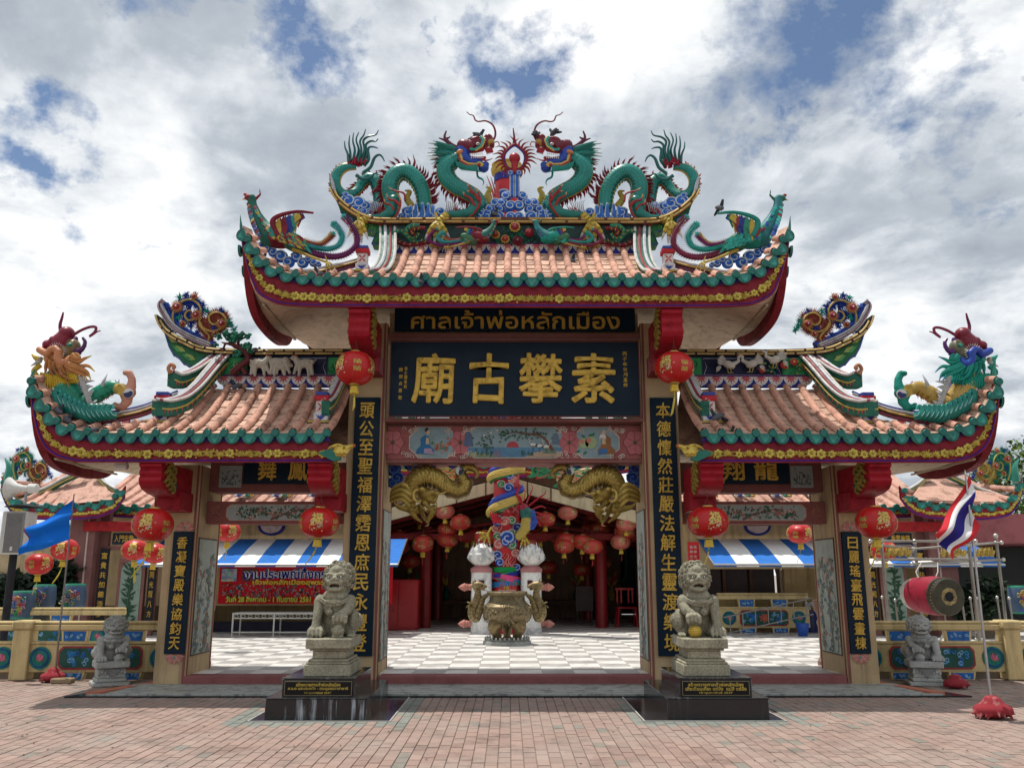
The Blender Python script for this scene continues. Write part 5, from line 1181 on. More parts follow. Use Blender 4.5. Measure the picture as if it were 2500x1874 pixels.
# central pile of clouds carrying the flaming pearl
t = root('cloud_ornament', 'tall central pile of blue clouds under the flaming pearl', 'cloud ornament', tuple(cH(1025, 1350, 9.95)), 'painted clouds on the roof ridges')
rows = [(1330, [600, 700, 830, 1220, 1330, 1440], .085), (1290, [640, 720, 1330, 1420], .07), (1240, [740, 860, 1190, 1300], .065), (1170, [880, 1170, 800, 1250], .07), (1090, [930, 1115], .07), (1345, [560, 520, 1500, 1540], .06)]
for (y, xs, r) in rows:
 for x in xs: mb = MB(); p = cH(x, y, 9.93); curlcloud(mb, p.x, p.z, p.y, r, 1 if x > 1025 else -1, deep=.06); part(mb, 'cloud_curl', t)
for (y, w) in ((1330, 110), (1200, 105)):
 for sx in (-1, 1): mb = MB(); p = cH(1025 + sx * w * .45, y, 9.88); curlcloud(mb, p.x, p.z, p.y, .075, sx, deep=.05); part(mb, 'cloud_curl', t)
mb = MB()
for sx in (-1, 1):
 x = 1025 + sx * 28; mb.tube([cH(x, 1090, 9.92), cH(x, 840, 9.92), cH(x, 800, 9.92)], [.042, .036, .036], 10, (.04, .15, .52)); mb.tube([cH(x + sx * 24, 1090, 9.89), cH(x + sx * 24, 840, 9.89)], .008, 5, (.50, .58, .66)); mb.tube([cH(x - sx * 20, 1090, 9.885), cH(x - sx * 20, 840, 9.885)], .006, 5, (.50, .58, .66))
part(mb, 'cloud_stem', t)
for sx in (-1, 1): mb = MB(); p = cH(1025 + sx * 45, 825, 9.90); curlcloud(mb, p.x, p.z, p.y, .042, sx, deep=.045); part(mb, 'cloud_curl', t)
# flaming pearl
t = root('flaming_pearl', 'red pearl inside a ring of maroon flames between the two dragons', 'pearl ornament', tuple(cH(1025, 790, 9.9)))
s = Sculpt(); s.ell(cH(1025, 650, 9.9), .078, None, (.36, .015, .025)); s.chain([cH(1025, 690, 9.9), cH(1025, 800, 9.9)], [.055, .034], (.36, .015, .025)); adopt(s.build('pearl', GLOSS, None, .009), t)
ring = [(1000, 790), (930, 745), (900, 670), (905, 600), (950, 540), (1025, 492), (1100, 540), (1145, 600), (1150, 670), (1120, 745), (1050, 790)]
mb = MB(); mb.tube(spl([cH(x, y, 9.92) for x, y in ring], 5), .024, 8, (.26, .02, .03), True, 1.3); mb.tube(spl([cH(x + (1025 - x) * .1, y + (640 - y) * .08, 9.90) for x, y in ring], 5), .010, 6, (.02, .03, .22)); part(mb, 'flame_ring', t)
mb = MB(); P = spl([cH(x, y, 9.92) for x, y in ring], 5); cc = cH(1025, 650, 9.92)
for i in range(2, len(P) - 2, 2):
 d = (P[i] - cc).normalized(); L = random.uniform(.10, .17); sdv = Vector((-d.z, 0, d.x)) * (1 if d.x < 0 else -1)
 strand(mb, [P[i], P[i] + d * L * .5 + sdv * -.01, P[i] + d * L + sdv * .035], .022, (.26, .03, .03), .002, 4, tipc=(.48, .22, .07))
strand(mb, [cH(1025, 495, 9.92), cH(1020, 400, 9.92), cH(1008, 300, 9.92)], .026, (.24, .02, .03), .010, 5); part(mb, 'flames', t)

# ------------------------------------------------ phoenixes
def phoenix(label, m, P, k, pal, at, cloud=None, group='phoenix statues on the central roof'):
 """P maps drawing coordinates to the place, k scales thickness"""
 t = root('phoenix_statue', label, 'phoenix statue', tuple(at), group, m)
 s = Sculpt()
 s.chain([P(205, 735), P(210, 800), P(235, 880), P(285, 970), P(350, 1030)], [.046 * k, .058 * k, .080 * k, .108 * k, .145 * k], pal['neck']); s.ell(P(190, 735), (.065 * k, .045 * k, .044 * k), None, pal['head']); s.chain([P(175, 735), P(130, 750)], [.024 * k, .006 * k], (.45, .28, .06))
 s.ell(P(155, 710), (.028 * k, .014 * k, .022 * k), None, (.28, .01, .02)); s.ell(P(175, 785), (.022 * k, .014 * k, .026 * k), None, (.28, .01, .02)); s.chain([P(240, 740), P(270, 710), P(265, 665)], [.018 * k, .013 * k, .004 * k], pal['head'])
 s.ell(P(390, 1035), (.24 * k, .15 * k, .14 * k), (0, .25, 0), pal['body']); s.ell(P(520, 1075), (.21 * k, .13 * k, .11 * k), (0, .5, 0), pal['back'])
 adopt(s.build('body', PAINT, None, .010 * max(k, .7)), t)
 mb = MB()
 for i in range(120):
  q = random.random(); x, y = 205 + 110 * q ** 1.3, 780 + 240 * q; a = random.choice([-1, 1]); c = P(x + a * (8 + 34 * q), y, -(.045 + .10 * q) * k * random.uniform(.7, 1.1)); mb.leaf(c, c + Vector((a * .04 * k + .01, -.03 * k, -.075 * k)), .022 * k, (0, -1, 0), random.choice(pal['fe']), .006)
 for i in range(110): q = random.random(); c = P(330 + 260 * q, 1000 + 80 * q + random.uniform(-50, 40), -.15 * k); mb.leaf(c, c + Vector((.07 * k, -.01, -.045 * k)), .018 * k, (0, -1, 0), random.choice(pal['fb']), .006)
 for i in range(18): q = i / 17; c = P(560 + 50 * q, 1060 + 60 * q, -.04 * k); mb.leaf(c, c + Vector((.10 * k, 0, -.04 * k - .04 * q * k)), .013 * k, (0, -1, 0), (.03, .38, .30), .006)
 part(mb, 'feather', t)
 mb = MB(); lead = [(410, 1030), (375, 960), (370, 905), (440, 865), (560, 842), (680, 852)]
 strand(mb, [P(x, y, -.15 * k) for x, y in lead], .040 * k, pal['wing'], .014 * k, 5)
 W0 = [P(x, y, -.15 * k) for x, y in ((372, 910), (410, 885), (450, 870), (490, 862), (530, 856), (570, 850))]
 W1 = [P(x, y, -.17 * k) for x, y in ((370, 1060), (410, 1065), (460, 1060), (510, 1020), (530, 975), (535, 930))]
 for i in range(6):
  for j in range(3):
   a, b_ = W0[i] + Vector((.02 * k * j, .01 * j, 0)), W1[i] + Vector((.022 * k * j, .012 * j, .01 * j)); mb.leaf(a.lerp(b_, -.02), b_, .050 * k, (0, -1, 0), pal['wf'][(i + j) % len(pal['wf'])], .010)
 for i in range(9): y = 880 + 12 * i; c = P(515 - i * 2, y, -.07 * k); mb.cone(c, c + Vector((.055 * k, 0, .006)), .007 * k, 4, (.02, .05, .28))
 part(mb, 'wing', t)
 for (pts, c, fc, r) in (([(590, 1130), (700, 1170), (840, 1190), (950, 1160), (1020, 1080), (1000, 990), (950, 920), (915, 880)], pal['t1'], (.30, .03, .10), .044), ([(600, 1090), (700, 1120), (800, 1130), (880, 1100), (905, 1030), (870, 970), (835, 935)], pal['t2'], (.05, .36, .32), .036), ([(580, 1060), (680, 1090), (750, 1090), (800, 1050), (830, 1015)], pal['t3'], (.45, .28, .06), .030)):
  mb = MB(); pp = [P(x, y, .02 * k) for x, y in pts]; strand(mb, pp, r * k, c, .010 * k, 6); Q = spl(pp, 6)
  for i in range(1, len(Q) - 1):
   d = (Q[i + 1] - Q[i - 1]).normalized(); n_ = Vector((-d.z, 0, d.x))
   for sg in (1, -1): mb.cone(Q[i] + n_ * sg * r * k * .5, Q[i] + n_ * sg * (.055 * k) + d * .03 * k, .009 * k, 4, fc if sg > 0 else c)
  for i in range(9): a = i * .7 - 2.2; mb.leaf(Q[-1], Q[-1] + Vector((math.cos(a + 1.6) * .05 * k, 0, math.sin(a + 1.6) * .05 * k)), .012 * k, (0, -1, 0), (.04, .36, .32), .006)
  part(mb, 'tail_feather', t)
 mb = MB(); mb.tube([P(520, 1130, -.08 * k), P(660, 1190, -.10 * k), P(790, 1235, -.12 * k)], [.022 * k, .016 * k, .014 * k], 6, (.46, .34, .07)); foot(mb, P(790, 1235, -.12 * k), [P(840, 1275, -.15 * k), P(810, 1290, -.15 * k), P(780, 1285, -.15 * k)], P(770, 1180, -.12 * k), .012 * k); part(mb, 'leg', t)
 return t
PH1 = dict(neck=(.02, .13, .10), head=(.20, .02, .03), body=(.17, .012, .028), back=(.05, .16, .08), wing=(.17, .012, .03), fe=[(.02, .28, .24), (.45, .33, .06), (.20, .02, .03), (.03, .06, .25)], fb=[(.22, .02, .03), (.45, .33, .06), (.02, .22, .18)], wf=[(.03, .22, .18), (.45, .33, .05), (.20, .015, .03), (.02, .04, .22)], t1=(.10, .01, .08), t2=(.02, .24, .26), t3=(.22, .05, .03))
PH2 = dict(neck=(.03, .18, .20), head=(.03, .16, .10), body=(.012, .28, .22), back=(.05, .16, .08), wing=(.012, .22, .18), fe=[(.02, .32, .28), (.03, .08, .34), (.03, .40, .34), (.20, .02, .03)], fb=[(.02, .34, .28), (.03, .24, .2), (.04, .40, .33)], wf=[(.20, .03, .04), (.45, .33, .05), (.03, .22, .14), (.02, .04, .22)], t1=(.16, .02, .05), t2=(.02, .28, .24), t3=(.16, .02, .10))
DP = 8.98
Pp = lambda x, y, o=0: cA(x, y, DP + o)
phoenix('maroon phoenix with raised wing on the left end of the central roof', -1, Pp, 1.0, PH1, cA(450, 1200, DP))
phoenix('green phoenix with raised wing on the right end of the central roof', 1, Pp, 1.0, PH2, cA(450, 1200, DP))
for m, sd in ((-1, 'left'), (1, 'right')):
 cloud_group('blue cloud curls under the %s roof-end phoenix' % sd, m, [(430, 1190, .085, 1), (490, 1235, .075, -1), (550, 1195, .07, 1), (600, 1240, .07, -1), (370, 1160, .06, 1), (330, 1130, .05, -1), (280, 1110, .05, 1), (680, 1240, .05, 1), (380, 1225, .05, -1), (720, 1250, .035, 1), (640, 1215, .045, 1)], DP + .04)
def mini(x, y, o=0): return cA(2120 - (x - 130) * .62, 905 + (y - 700) * .40, 9.62 + o * .6)
for m, pal, sd in ((-1, PH1, 'maroon phoenix relief on the central ridge, left of the roses'), (1, PH2, 'green phoenix relief on the central ridge, right of the roses')):
 phoenix(sd, m, mini, .58, pal, cA(1800, 1110, 9.62), group='phoenix reliefs on the central ridge')

# roses on the ridge front
t = root('rose_relief', 'red and yellow roses in dark leaves at the middle of the central ridge', 'flower relief', tuple(cH(1025, 1620, 9.75)))
for (x, y, r, c1, c2) in ((1027, 1440, .075, (.25, .03, .04), (.48, .34, .06)), (1195, 1505, .065, (.30, .02, .04), (.20, .012, .03)), (805, 1530, .06, (.28, .05, .03), (.50, .36, .06)), (915, 1580, .06, (.32, .04, .04), (.50, .36, .06)), (1060, 1600, .07, (.10, .01, .02), (.16, .01, .03))):
 mb = MB(); c = cH(x, y, 9.70)
 for ring_, rr_, n_ in ((0, 1.0, 11), (1, .66, 8), (2, .36, 5)):
  for k in range(n_): a = 2 * PI * k / n_ + ring_; mb.ball((c.x + r * rr_ * .72 * math.cos(a), c.y - .02 * ring_, c.z + r * rr_ * .72 * math.sin(a)), (r * .26, .016, r * .26), 7, 5, c2 if ring_ == 0 else c1)
 mb.ball((c.x, c.y - .05, c.z), r * .14, 7, 5, (.45, .3, .2)); part(mb, 'rose', t)
mb = MB()
for k in range(260):
 x, y = random.gauss(1020, 190), random.uniform(1440, 1640); c = cH(x, y, 9.745); a = random.uniform(0, 6.28); mb.leaf(c, c + Vector((.035 * math.cos(a), -.01, .03 * math.sin(a))), .013, (0, -1, 0), random.choice([(.01, .10, .06), (.015, .16, .10), (.01, .06, .04)]), .006)
tag(part(mb, 'rose_leaves', t, PAINT, False), kind='stuff')
# tail vines of green and maroon filling the ridge front
for m, sd in ((-1, 'left'), (1, 'right')):
 t = root('vine_relief', 'curling green and maroon vine relief at the %s end of the central ridge' % sd, 'vine relief', tuple(cA(1400, 1090, 9.72)), 'vine reliefs on the central ridge', m); mb = MB()
 for (pts, c) in (([(1310, 1050), (1360, 1090), (1440, 1100), (1540, 1080), (1640, 1090), (1740, 1070)], (.18, .015, .03)), ([(1500, 950), (1430, 950), (1390, 990), (1410, 1040), (1470, 1050), (1500, 1010)], (.02, .20, .13)), ([(1540, 970), (1470, 965), (1430, 1000), (1460, 1030)], (.20, .02, .03)), ([(1300, 1010), (1350, 990), (1390, 1020), (1450, 1075), (1560, 1060), (1680, 1040)], (.02, .18, .12)), ([(1560, 1040), (1620, 1010), (1680, 1020), (1730, 1060)], (.03, .06, .24)), ([(1580, 1100), (1680, 1105), (1760, 1090)], (.40, .30, .05))):
  strand(mb, [cA(x, y, 9.73) for x, y in pts], .026, c, .008, 5)
  Q = spl([cA(x, y, 9.71) for x, y in pts], 5)
  for i in range(1, len(Q) - 1): d = (Q[i + 1] - Q[i - 1]).normalized(); n_ = Vector((-d.z, 0, d.x)); mb.cone(Q[i], Q[i] + n_ * .045 + d * .02, .008, 4, (.40, .30, .05) if i % 3 == 0 else c)
 part(mb, 'vine', t)

# ------------------------------------------------ dragon fish on the outer corners
def corner_dragon(m, label, pal):
 D = 8.90; t = root('dragon_fish_statue', label, 'dragon fish statue', tuple(cN(700, 1420, D)), 'dragon fish statues on the outer roof corners', m)
 N = lambda x, y, o=0: cN(x, y, D + o)
 C = serpent('body', [N(*p) for p in ((1190, 1080, .02), (1110, 1065, .02), (1010, 1110, .02), (910, 1170, .01), (820, 1240, 0), (720, 1270, 0), (600, 1190, 0), (520, 1080, 0), (450, 960, 0), (400, 860, 0))], [.062, .078, .088, .090, .095, .125, .155, .165, .150, .12], t, pal['c1'], pal['c2'], belly=pal['c1'], side=-1, L=.04, na=16, edge=(.03, .05, .28))
 mb = MB(); fins = [(690, 960, 60, -60), (720, 1020, 110, -40), (740, 1080, 120, -30), (770, 1150, 110, -50), (800, 1200, 60, -70), (860, 1260, 60, -40), (930, 1280, 90, -20), (1000, 1290, 100, -10), (980, 1010, 70, -120), (720, 990, 170, -10), (740, 1050, 130, 0)]
 for (x, y, dx, dy) in fins: strand(mb, [N(x, y + 30, -.10), N(x + dx * .4, y + dy * .3, -.12), N(x + dx, y + dy, -.10)], .035, (.42, .43, .45), .003, 4, .5)
 for k in range(30): q = k / 29; strand(mb, [N(690 + 120 * q, 930 + 350 * q, -.12), N(760 + 110 * q, 960 + 320 * q + random.uniform(-30, 30), -.14)], .022, (.40, .40, .40), .004, 3, .6)
 spines(mb, C[0], C[1], C[2], C[3], .024, .03, (.34, .03, .05), a=.02, b=.40, two=False, w=.006, lean=.3); spines(mb, C[0], C[1], -C[2], C[3], .024, .03, (.34, .03, .05), a=.02, b=.35, two=False, w=.006, lean=.3)
 part(mb, 'back_fin', t)
 s = Sculpt(); fc = pal['fin']; s.chain([N(1190, 1080), N(1280, 1110)], [.065, .07], (.45, .33, .08)); s.chain([N(1290, 1150), N(1350, 1060), N(1360, 960), N(1325, 885), N(1275, 880)], [.075, .055, .042, .040, .032], fc); s.chain([N(1290, 1150), N(1300, 1240), N(1240, 1310), N(1170, 1310), N(1145, 1280)], [.075, .055, .045, .038, .030], fc)
 s.ell(N(1340, 1130), (.065, .05, .065), None, fc); adopt(s.build('tail_fin', PAINT, None, .012), t)
 mb = MB(); c = N(1315, 1140, -.065); mb.lathe([(.0001, -.008), (.055, -.008), (.055, .01)], c, 20, (.60, .60, .58), 'y'); mb.f = [f[::-1] for f in mb.f]
 mb.prism([(c.x + .052 * math.cos(PI + a * PI / 10), c.z + .052 * math.sin(PI + a * PI / 10)) for a in range(11)] + [(c.x + .026 + .026 * math.cos(a * PI / 6), c.z + .026 * math.sin(a * PI / 6)) for a in range(1, 6)], 'xz', c.y - .012, c.y - .008, (.015, .02, .10)); part(mb, 'round_emblem', t, GLOSS)
 for k in range(9): mb = None
 mb = MB()
 for k in range(9): a = -.5 + k * .13; strand(mb, [N(1180, 1030 + 14 * k, -.06), N(1260, 1020 + 20 * k, -.07)], .008, (.50, .36, .08), .003, 2)
 part(mb, 'tail_rays', t)
 # leafy waves at the foot
 for k in range(12):
  q = k / 11; x = 385 + 670 * q; y = 1120 + 200 * min(1, q * 1.9) ** .8; L = 1 - .25 * q; mb = MB()
  strand(mb, [N(x + 130 * L, y + 220 * L - 60 * q, -.13), N(x + 40, y + 120 * L, -.18), N(x, y + 20, -.18), N(x + 45, y - 25, -.16), N(x + 70, y + 15, -.16)], .044, (.003, .17, .14), .014, 5, .6, tipc=(.03, .34, .30))
  strand(mb, [N(x + 140 * L, y + 215 * L - 60 * q, -.165), N(x + 62, y + 120 * L, -.21), N(x + 28, y + 40, -.215)], .010, (.20, .42, .40), .003, 4); part(mb, 'wave', t, GLOSS)
 # head
 s = Sculpt(); s.ell(N(535, 385), (.088, .10, .085), None, pal['nose']); s.chain([N(535, 400), N(470, 480), N(440, 560)], [.088, .105, .10], pal['nose']); s.ell(N(345, 470, -.05), (.035, .035, .05), None, pal['nose']); s.ell(N(310, 530), (.07, .09, .06), None, pal['nose'])
 s.ell(N(620, 560), (.075, .10, .10), None, pal['cheek']); s.ell(N(500, 640), (.12, .12, .08), None, pal['cheek'])
 s.chain([N(190, 590, -.08), N(240, 620, -.10), N(300, 640, -.12), N(330, 590, -.13), N(390, 575, -.14), N(430, 620, -.15), N(420, 700, -.15), N(450, 760, -.15), N(520, 760, -.14), N(565, 700, -.12)], [.04, .042, .042, .040, .042, .046, .048, .046, .044, .038], pal['lip'])
 s.ell(N(400, 700, -.02), (.14, .10, .09), None, pal['beard']); s.chain([N(190, 700), N(140, 690), N(95, 650)], [.03, .03, .012], pal['ruff']); s.chain([N(200, 740), N(140, 760), N(75, 795)], [.02, .018, .006], (.40, .42, .42)); s.ell(N(200, 700), (.03, .04, .03), None, (.45, .40, .3))
 adopt(s.build('head', GLOSS, None, .010), t)
 mb = MB(); mb.ball(N(570, 525, -.10), (.032, .022, .022), 10, 8, (.03, .28, .20)); mb.ball(N(585, 520, -.12), (.010, .008, .010), 8, 6, BLACK)
 for k in range(14): a = 3.4 + k * .26; c = N(400, 620, -.15); mb.cone(c + Vector((.085 * math.cos(a), 0, -.09 * math.sin(a))), c + Vector((.115 * math.cos(a), -.01, -.12 * math.sin(a))), .007, 4, (.50, .46, .44))
 part(mb, 'eye', t, GLOSS)
 mb = MB(); strand(mb, [N(640, 610, -.05), N(720, 590, -.06), N(765, 500, -.06), N(735, 435, -.05)], .036, pal['horn'], .014, 5); strand(mb, [N(700, 590, -.06), N(750, 560, -.06), N(785, 545, -.06)], .022, pal['horn'], .004, 3); strand(mb, [N(640, 620, -.05), N(690, 640, -.06), N(722, 635, -.06)], .024, pal['horn'], .005, 3); strand(mb, [N(620, 480, -.02), N(655, 450), N(640, 430)], .03, pal['horn'], .018, 3); part(mb, 'horn', t, GLOSS)
 mb = MB(); st = [[(300, 700), (270, 800), (265, 860), (245, 920)], [(330, 720), (320, 820), (360, 900), (360, 960)], [(370, 740), (380, 840), (430, 900), (470, 950)], [(420, 760), (450, 860), (520, 950), (565, 1075)], [(480, 770), (540, 850), (620, 930), (690, 990)], [(400, 730), (400, 830), (400, 900)], [(520, 780), (620, 850), (730, 900), (800, 975)], [(550, 770), (680, 820), (790, 870), (840, 970)],
  [(560, 740), (680, 800), (800, 790), (890, 865)], [(590, 700), (680, 740), (760, 700), (848, 665)], [(590, 650), (640, 690), (690, 690), (660, 640), (610, 640)], [(440, 780), (470, 900), (560, 960), (620, 960)], [(350, 780), (330, 880), (300, 950)], [(600, 800), (700, 850), (780, 900), (815, 930)], [(460, 770), (500, 870), (560, 900)]]
 for i, p in enumerate(st):
  strand(mb, [N(x, y, -.13 - .012 * (i % 4)) for x, y in p], .036, pal['beard'], .004, 5, .6, tipc=pal['tip'])
 part(mb, 'beard', t)
 mb = MB()
 for i in range(16): q = i / 15; x0, y0 = 230 + 420 * q, 900 + 40 * math.sin(q * 3) - 30 * q; strand(mb, [N(x0, y0, -.10), N(x0 - 15 + 20 * q, y0 + 90, -.13), N(x0 - 30 + 60 * q, y0 + 160 + 40 * math.sin(q * 6), -.13)], .05, pal['ruff'], .003, 4, .5)
 strand(mb, [N(200, 780), N(120, 850), N(140, 900), N(210, 960), N(300, 940)], .035, pal['ruff'], .02, 5); part(mb, 'ruff', t)
 mb = MB(); strand(mb, [N(455, 350), N(450, 270), N(475, 180), N(490, 115)], .024, (.16, .01, .06), .010, 5); strand(mb, [N(620, 400, -.06), N(720, 340, -.10), N(830, 300, -.10), N(900, 305, -.10), N(890, 360, -.10), N(820, 420, -.10), N(860, 400, -.10), N(920, 360, -.10), N(962, 348, -.1)], .020, (.20, .02, .06), .006, 5); part(mb, 'whisker', t)
 return t
corner_dragon(-1, 'dragon fish with orange beard and green body on the far left roof corner', dict(c1=(.006, .20, .12), c2=(.01, .26, .16), fin=(.52, .25, .18), nose=(.20, .01, .03), cheek=(.20, .14, .07), lip=(.48, .19, .08), beard=(.46, .20, .07), tip=(.55, .38, .08), ruff=(.55, .38, .04), horn=(.08, .01, .10)))
corner_dragon(1, 'dragon fish with blue lip and yellow scaled body on the far right roof corner', dict(c1=(.42, .27, .05), c2=(.50, .34, .09), fin=(.012, .26, .20), nose=(.18, .01, .03), cheek=(.16, .16, .10), lip=(.012, .05, .32), beard=(.012, .26, .20), tip=(.03, .22, .32), ruff=(.012, .28, .20), horn=(.08, .01, .12)))
for m, sd in ((-1, 'left'), (1, 'right')):
 t = root('corner_leaf', 'curved green leaf finial rising at the tip of the %s side roof' % sd, 'leaf finial', tuple(W(80, 960, 8.7)), 'leaf finials at the roof tips', m); mb = MB()
 strand(mb, [W(92, 985, 8.72), W(80, 960, 8.7), W(78, 925, 8.69), W(84, 900, 8.68)] if m < 0 else [W(110, 960, 8.78), W(92, 930, 8.76), W(88, 900, 8.75), W(84, 872, 8.74)], .05, (.01, .20, .14), .006, 5, .6); part(mb, 'leaf', t, GLAZE)

# ------------------------------------------------ fringed scroll ornaments on the side ridges
def fringe_vine(mb, pts, r, col, fc, L=.05, gold=True):
 Q = spl(pts, 6); mb.tube(Q, [r * (1 - .5 * i / len(Q)) for i in range(len(Q))], 6, col)
 if gold: mb.tube([q + Vector((0, -r * .8, 0)) for q in Q], r * .35, 4, (.48, .36, .10))
 for i in range(1, len(Q) - 1):
  d = (Q[i + 1] - Q[i - 1]).normalized(); n_ = Vector((-d.z, 0, d.x))
  for sg in (1, -1):
   for q in (0, .5): mb.cone(Q[i].lerp(Q[i + 1], q) + n_ * sg * r * .6, Q[i].lerp(Q[i + 1], q) + n_ * sg * (r + L * random.uniform(.6, 1)) + d * .02 + Vector((0, random.uniform(-.02, .02), 0)), .008, 4, fc)
def rosette(mb, c, r, col=(.40, .15, .06)):
 for k in range(22): a = k * 2 * PI / 22; mb.cone(c + Vector((r * .5 * math.cos(a), 0, r * .5 * math.sin(a))), c + Vector((r * 1.15 * math.cos(a), -.01, r * 1.15 * math.sin(a))), .008, 4, (.45, .30, .08))
 mb.ball(c, (r * .8, .03, r * .8), 12, 6, col); mb.ball(c + Vector((0, -.025, 0)), (r * .5, .02, r * .5), 10, 6, (.26, .02, .04)); mb.ball(c + Vector((0, -.045, 0)), r * .14, 8, 5, WHITE)
def tuft(mb, c, r, col):
 for k in range(26): a, b_ = random.uniform(0, 6.28), random.uniform(.5, 1); mb.cone(c, c + Vector((r * b_ * math.cos(a), random.uniform(-.03, .03), r * b_ * math.sin(a))), .010, 4, col)
def scroll_orn(label, m, P, sc, D, at, cols):
 sc *= 1.35
 t = root('scroll_ornament', label, 'scroll ornament', tuple(at), 'fringed scroll ornaments on the ridge ends', m); b1, b2, b3 = cols
 mb = MB(); fringe_vine(mb, [P(*p) for p in ((285, 545), (250, 450), (240, 370), (270, 290), (340, 215), (430, 190), (510, 230), (550, 310), (500, 390), (420, 420), (375, 375), (395, 325), (440, 310))], .026 * sc, b1, b1, .06 * sc); part(mb, 'vine', t)
 mb = MB(); fringe_vine(mb, [P(*p) for p in ((625, 660), (640, 600), (600, 545), (540, 480), (535, 420), (560, 380))], .022 * sc, b2, b2, .05 * sc); fringe_vine(mb, [P(*p) for p in ((540, 440), (570, 500), (640, 535), (720, 535), (790, 490), (825, 420), (790, 355), (715, 330), (645, 370), (645, 430), (690, 465), (740, 445))], .024 * sc, b2, b2, .055 * sc); part(mb, 'vine', t)
 for (x, y, r) in ((280, 265, .062), (495, 355, .058), (775, 450, .056), (470, 150, .034), (345, 455, .034), (700, 560, .036)): mb = MB(); rosette(mb, P(x, y, -.03), r * sc); part(mb, 'rosette', t)
 mb = MB()
 for (x, y, c) in ((310, 150, b3), (480, 140, b2), (190, 275, b1), (610, 310, b3), (880, 470, b3), (770, 310, b1), (500, 555, b1), (350, 460, b2), (640, 590, b2), (910, 510, b3), (300, 380, b3), (680, 500, b1), (400, 250, b1), (560, 250, b1), (430, 480, b1), (590, 420, b2), (730, 390, b2), (850, 420, b3), (330, 330, b1), (590, 610, b2), (380, 130, b1), (230, 400, b1)): tuft(mb, P(x, y, -.01), .055 * sc, c)
 tag(part(mb, 'tuft', t), kind='stuff')
 return t
DS = 9.90
pcP = lambda x, y, o=0: cP(x, y, DS + o)
SCC = ((.012, .04, .26), (.26, .06, .04), (.012, .24, .20))
scroll_orn('blue and red fringed scroll ornament standing on the left side ridge', -1, pcP, 1, DS, cP(600, 690, DS), SCC)
scroll_orn('blue and red fringed scroll ornament standing on the right side ridge', 1, pcP, 1, DS, cP(600, 690, DS), SCC)
# pine tree and goats on the left side ridge
t = root('pine_relief', 'maroon-trunked pine relief climbing over the left side ridge', 'pine relief', tuple(cP(950, 1010, 9.76)))
TR = (.10, .018, .022); mb = MB(); pq = lambda x, y, o=0: cP(x, y, 9.74 + o)
for (pts, r) in (([(880, 1010), (930, 960), (1000, 900), (1060, 850), (1050, 790), (980, 720), (900, 680), (860, 620), (850, 570)], .05), ([(1040, 1010), (1010, 960), (990, 920)], .035), ([(960, 710), (960, 640), (1010, 610), (1040, 600)], .024), ([(900, 690), (820, 670), (790, 720), (720, 745)], .018), ([(1060, 800), (1100, 760), (1090, 740)], .03), ([(820, 670), (770, 655)], .014)): strand(mb, [pq(x, y, -.02) for x, y in pts], r, TR, r * .45, 4, .8)
part(mb, 'trunk', t)
for (x, y, r) in ((745, 600, .045), (720, 700, .035), (830, 565, .05), (920, 580, .06), (960, 600, .05), (1060, 595, .05), (905, 640, .045), (935, 785, .060), (1075, 700, .055), (1030, 700, .045), (1090, 760, .035), (850, 620, .03), (1000, 570, .04)):
 mb = MB(); c = pq(x, y, -.05)
 for k in range(16): a, q = random.uniform(0, 6.28), random.uniform(.2, .8); mb.ball((c.x + r * 1.2 * q * math.cos(a), c.y - random.uniform(0, .03), c.z + r * q * .95 * math.sin(a)), (r * .42, .025, r * .36), 6, 4, random.choice([(.012, .15, .09), (.008, .10, .06), (.03, .22, .13)]))
 part(mb, 'foliage_clump', t)
def goat(label, x, y, sc, flip, headup):
 t = root('goat_relief', label, 'goat relief', tuple(cP(x, y + 150, 9.72)), 'goat reliefs on the left side ridge'); s = Sculpt(); gc = (.40, .37, .31)
 G = lambda u, w, o=0: cP(x + u * sc * flip, y + w * sc, 9.74 + o)
 s.ell(G(0, 0), (.125 * sc, .05, .062 * sc), (0, .12 * flip, 0), gc); hx, hy = (110, -70) if headup else (110, 20)
 s.chain([G(80, -20), G(100, (-20 + hy) / 2), G(hx, hy)], [.05 * sc, .04 * sc, .034 * sc], gc); s.ell(G(hx + 18, hy + 8), (.042 * sc, .032, .030 * sc), (0, .4 * flip, 0), gc)
 for (u, v_) in ((-80, 120), (-40, 135), (60, 130), (110, 110)): s.chain([G(u * .8, 30, -.01), G(u, 80, -.02), G(u * 1.1, v_, -.02)], [.032 * sc, .022 * sc, .020 * sc], gc)
 s.chain([G(-100, -20), G(-125, -45)], [.022 * sc, .008], gc)
 for k in range(60): a, b_ = random.uniform(-100, 100), random.uniform(-45, 45); s.ell(G(a, b_, -.045 + abs(b_) * .0004), .011, None, gc)
 adopt(s.build('body', MATTE, None, .007, 1), t)
 mb = MB(); c = G(hx, hy - 12, -.03); mb.leaf(c, c + Vector((-.03 * flip, 0, .03)), .014, (0, -1, 0), (.30, .05, .04)); mb.leaf(c, c + Vector((.03 * flip, 0, .02)), .012, (0, -1, 0), (.30, .05, .04)); mb.ball(G(hx + 22, hy, -.035), .006, 6, 4, BLACK); part(mb, 'ear', t)
goat('white goat relief with raised head beside the pine', 1180, 890, .95, 1, True); goat('white goat relief bending down, middle of the three goats', 1400, 880, 1.0, 1, False); goat('white goat relief nearest the left main pillar', 1690, 890, .98, -1, True)
for (u, v_, lab) in ((1410, 920, 'small white kid relief in front of the middle goat'),): goat(lab, u, v_ + 10, .55, 1, True)
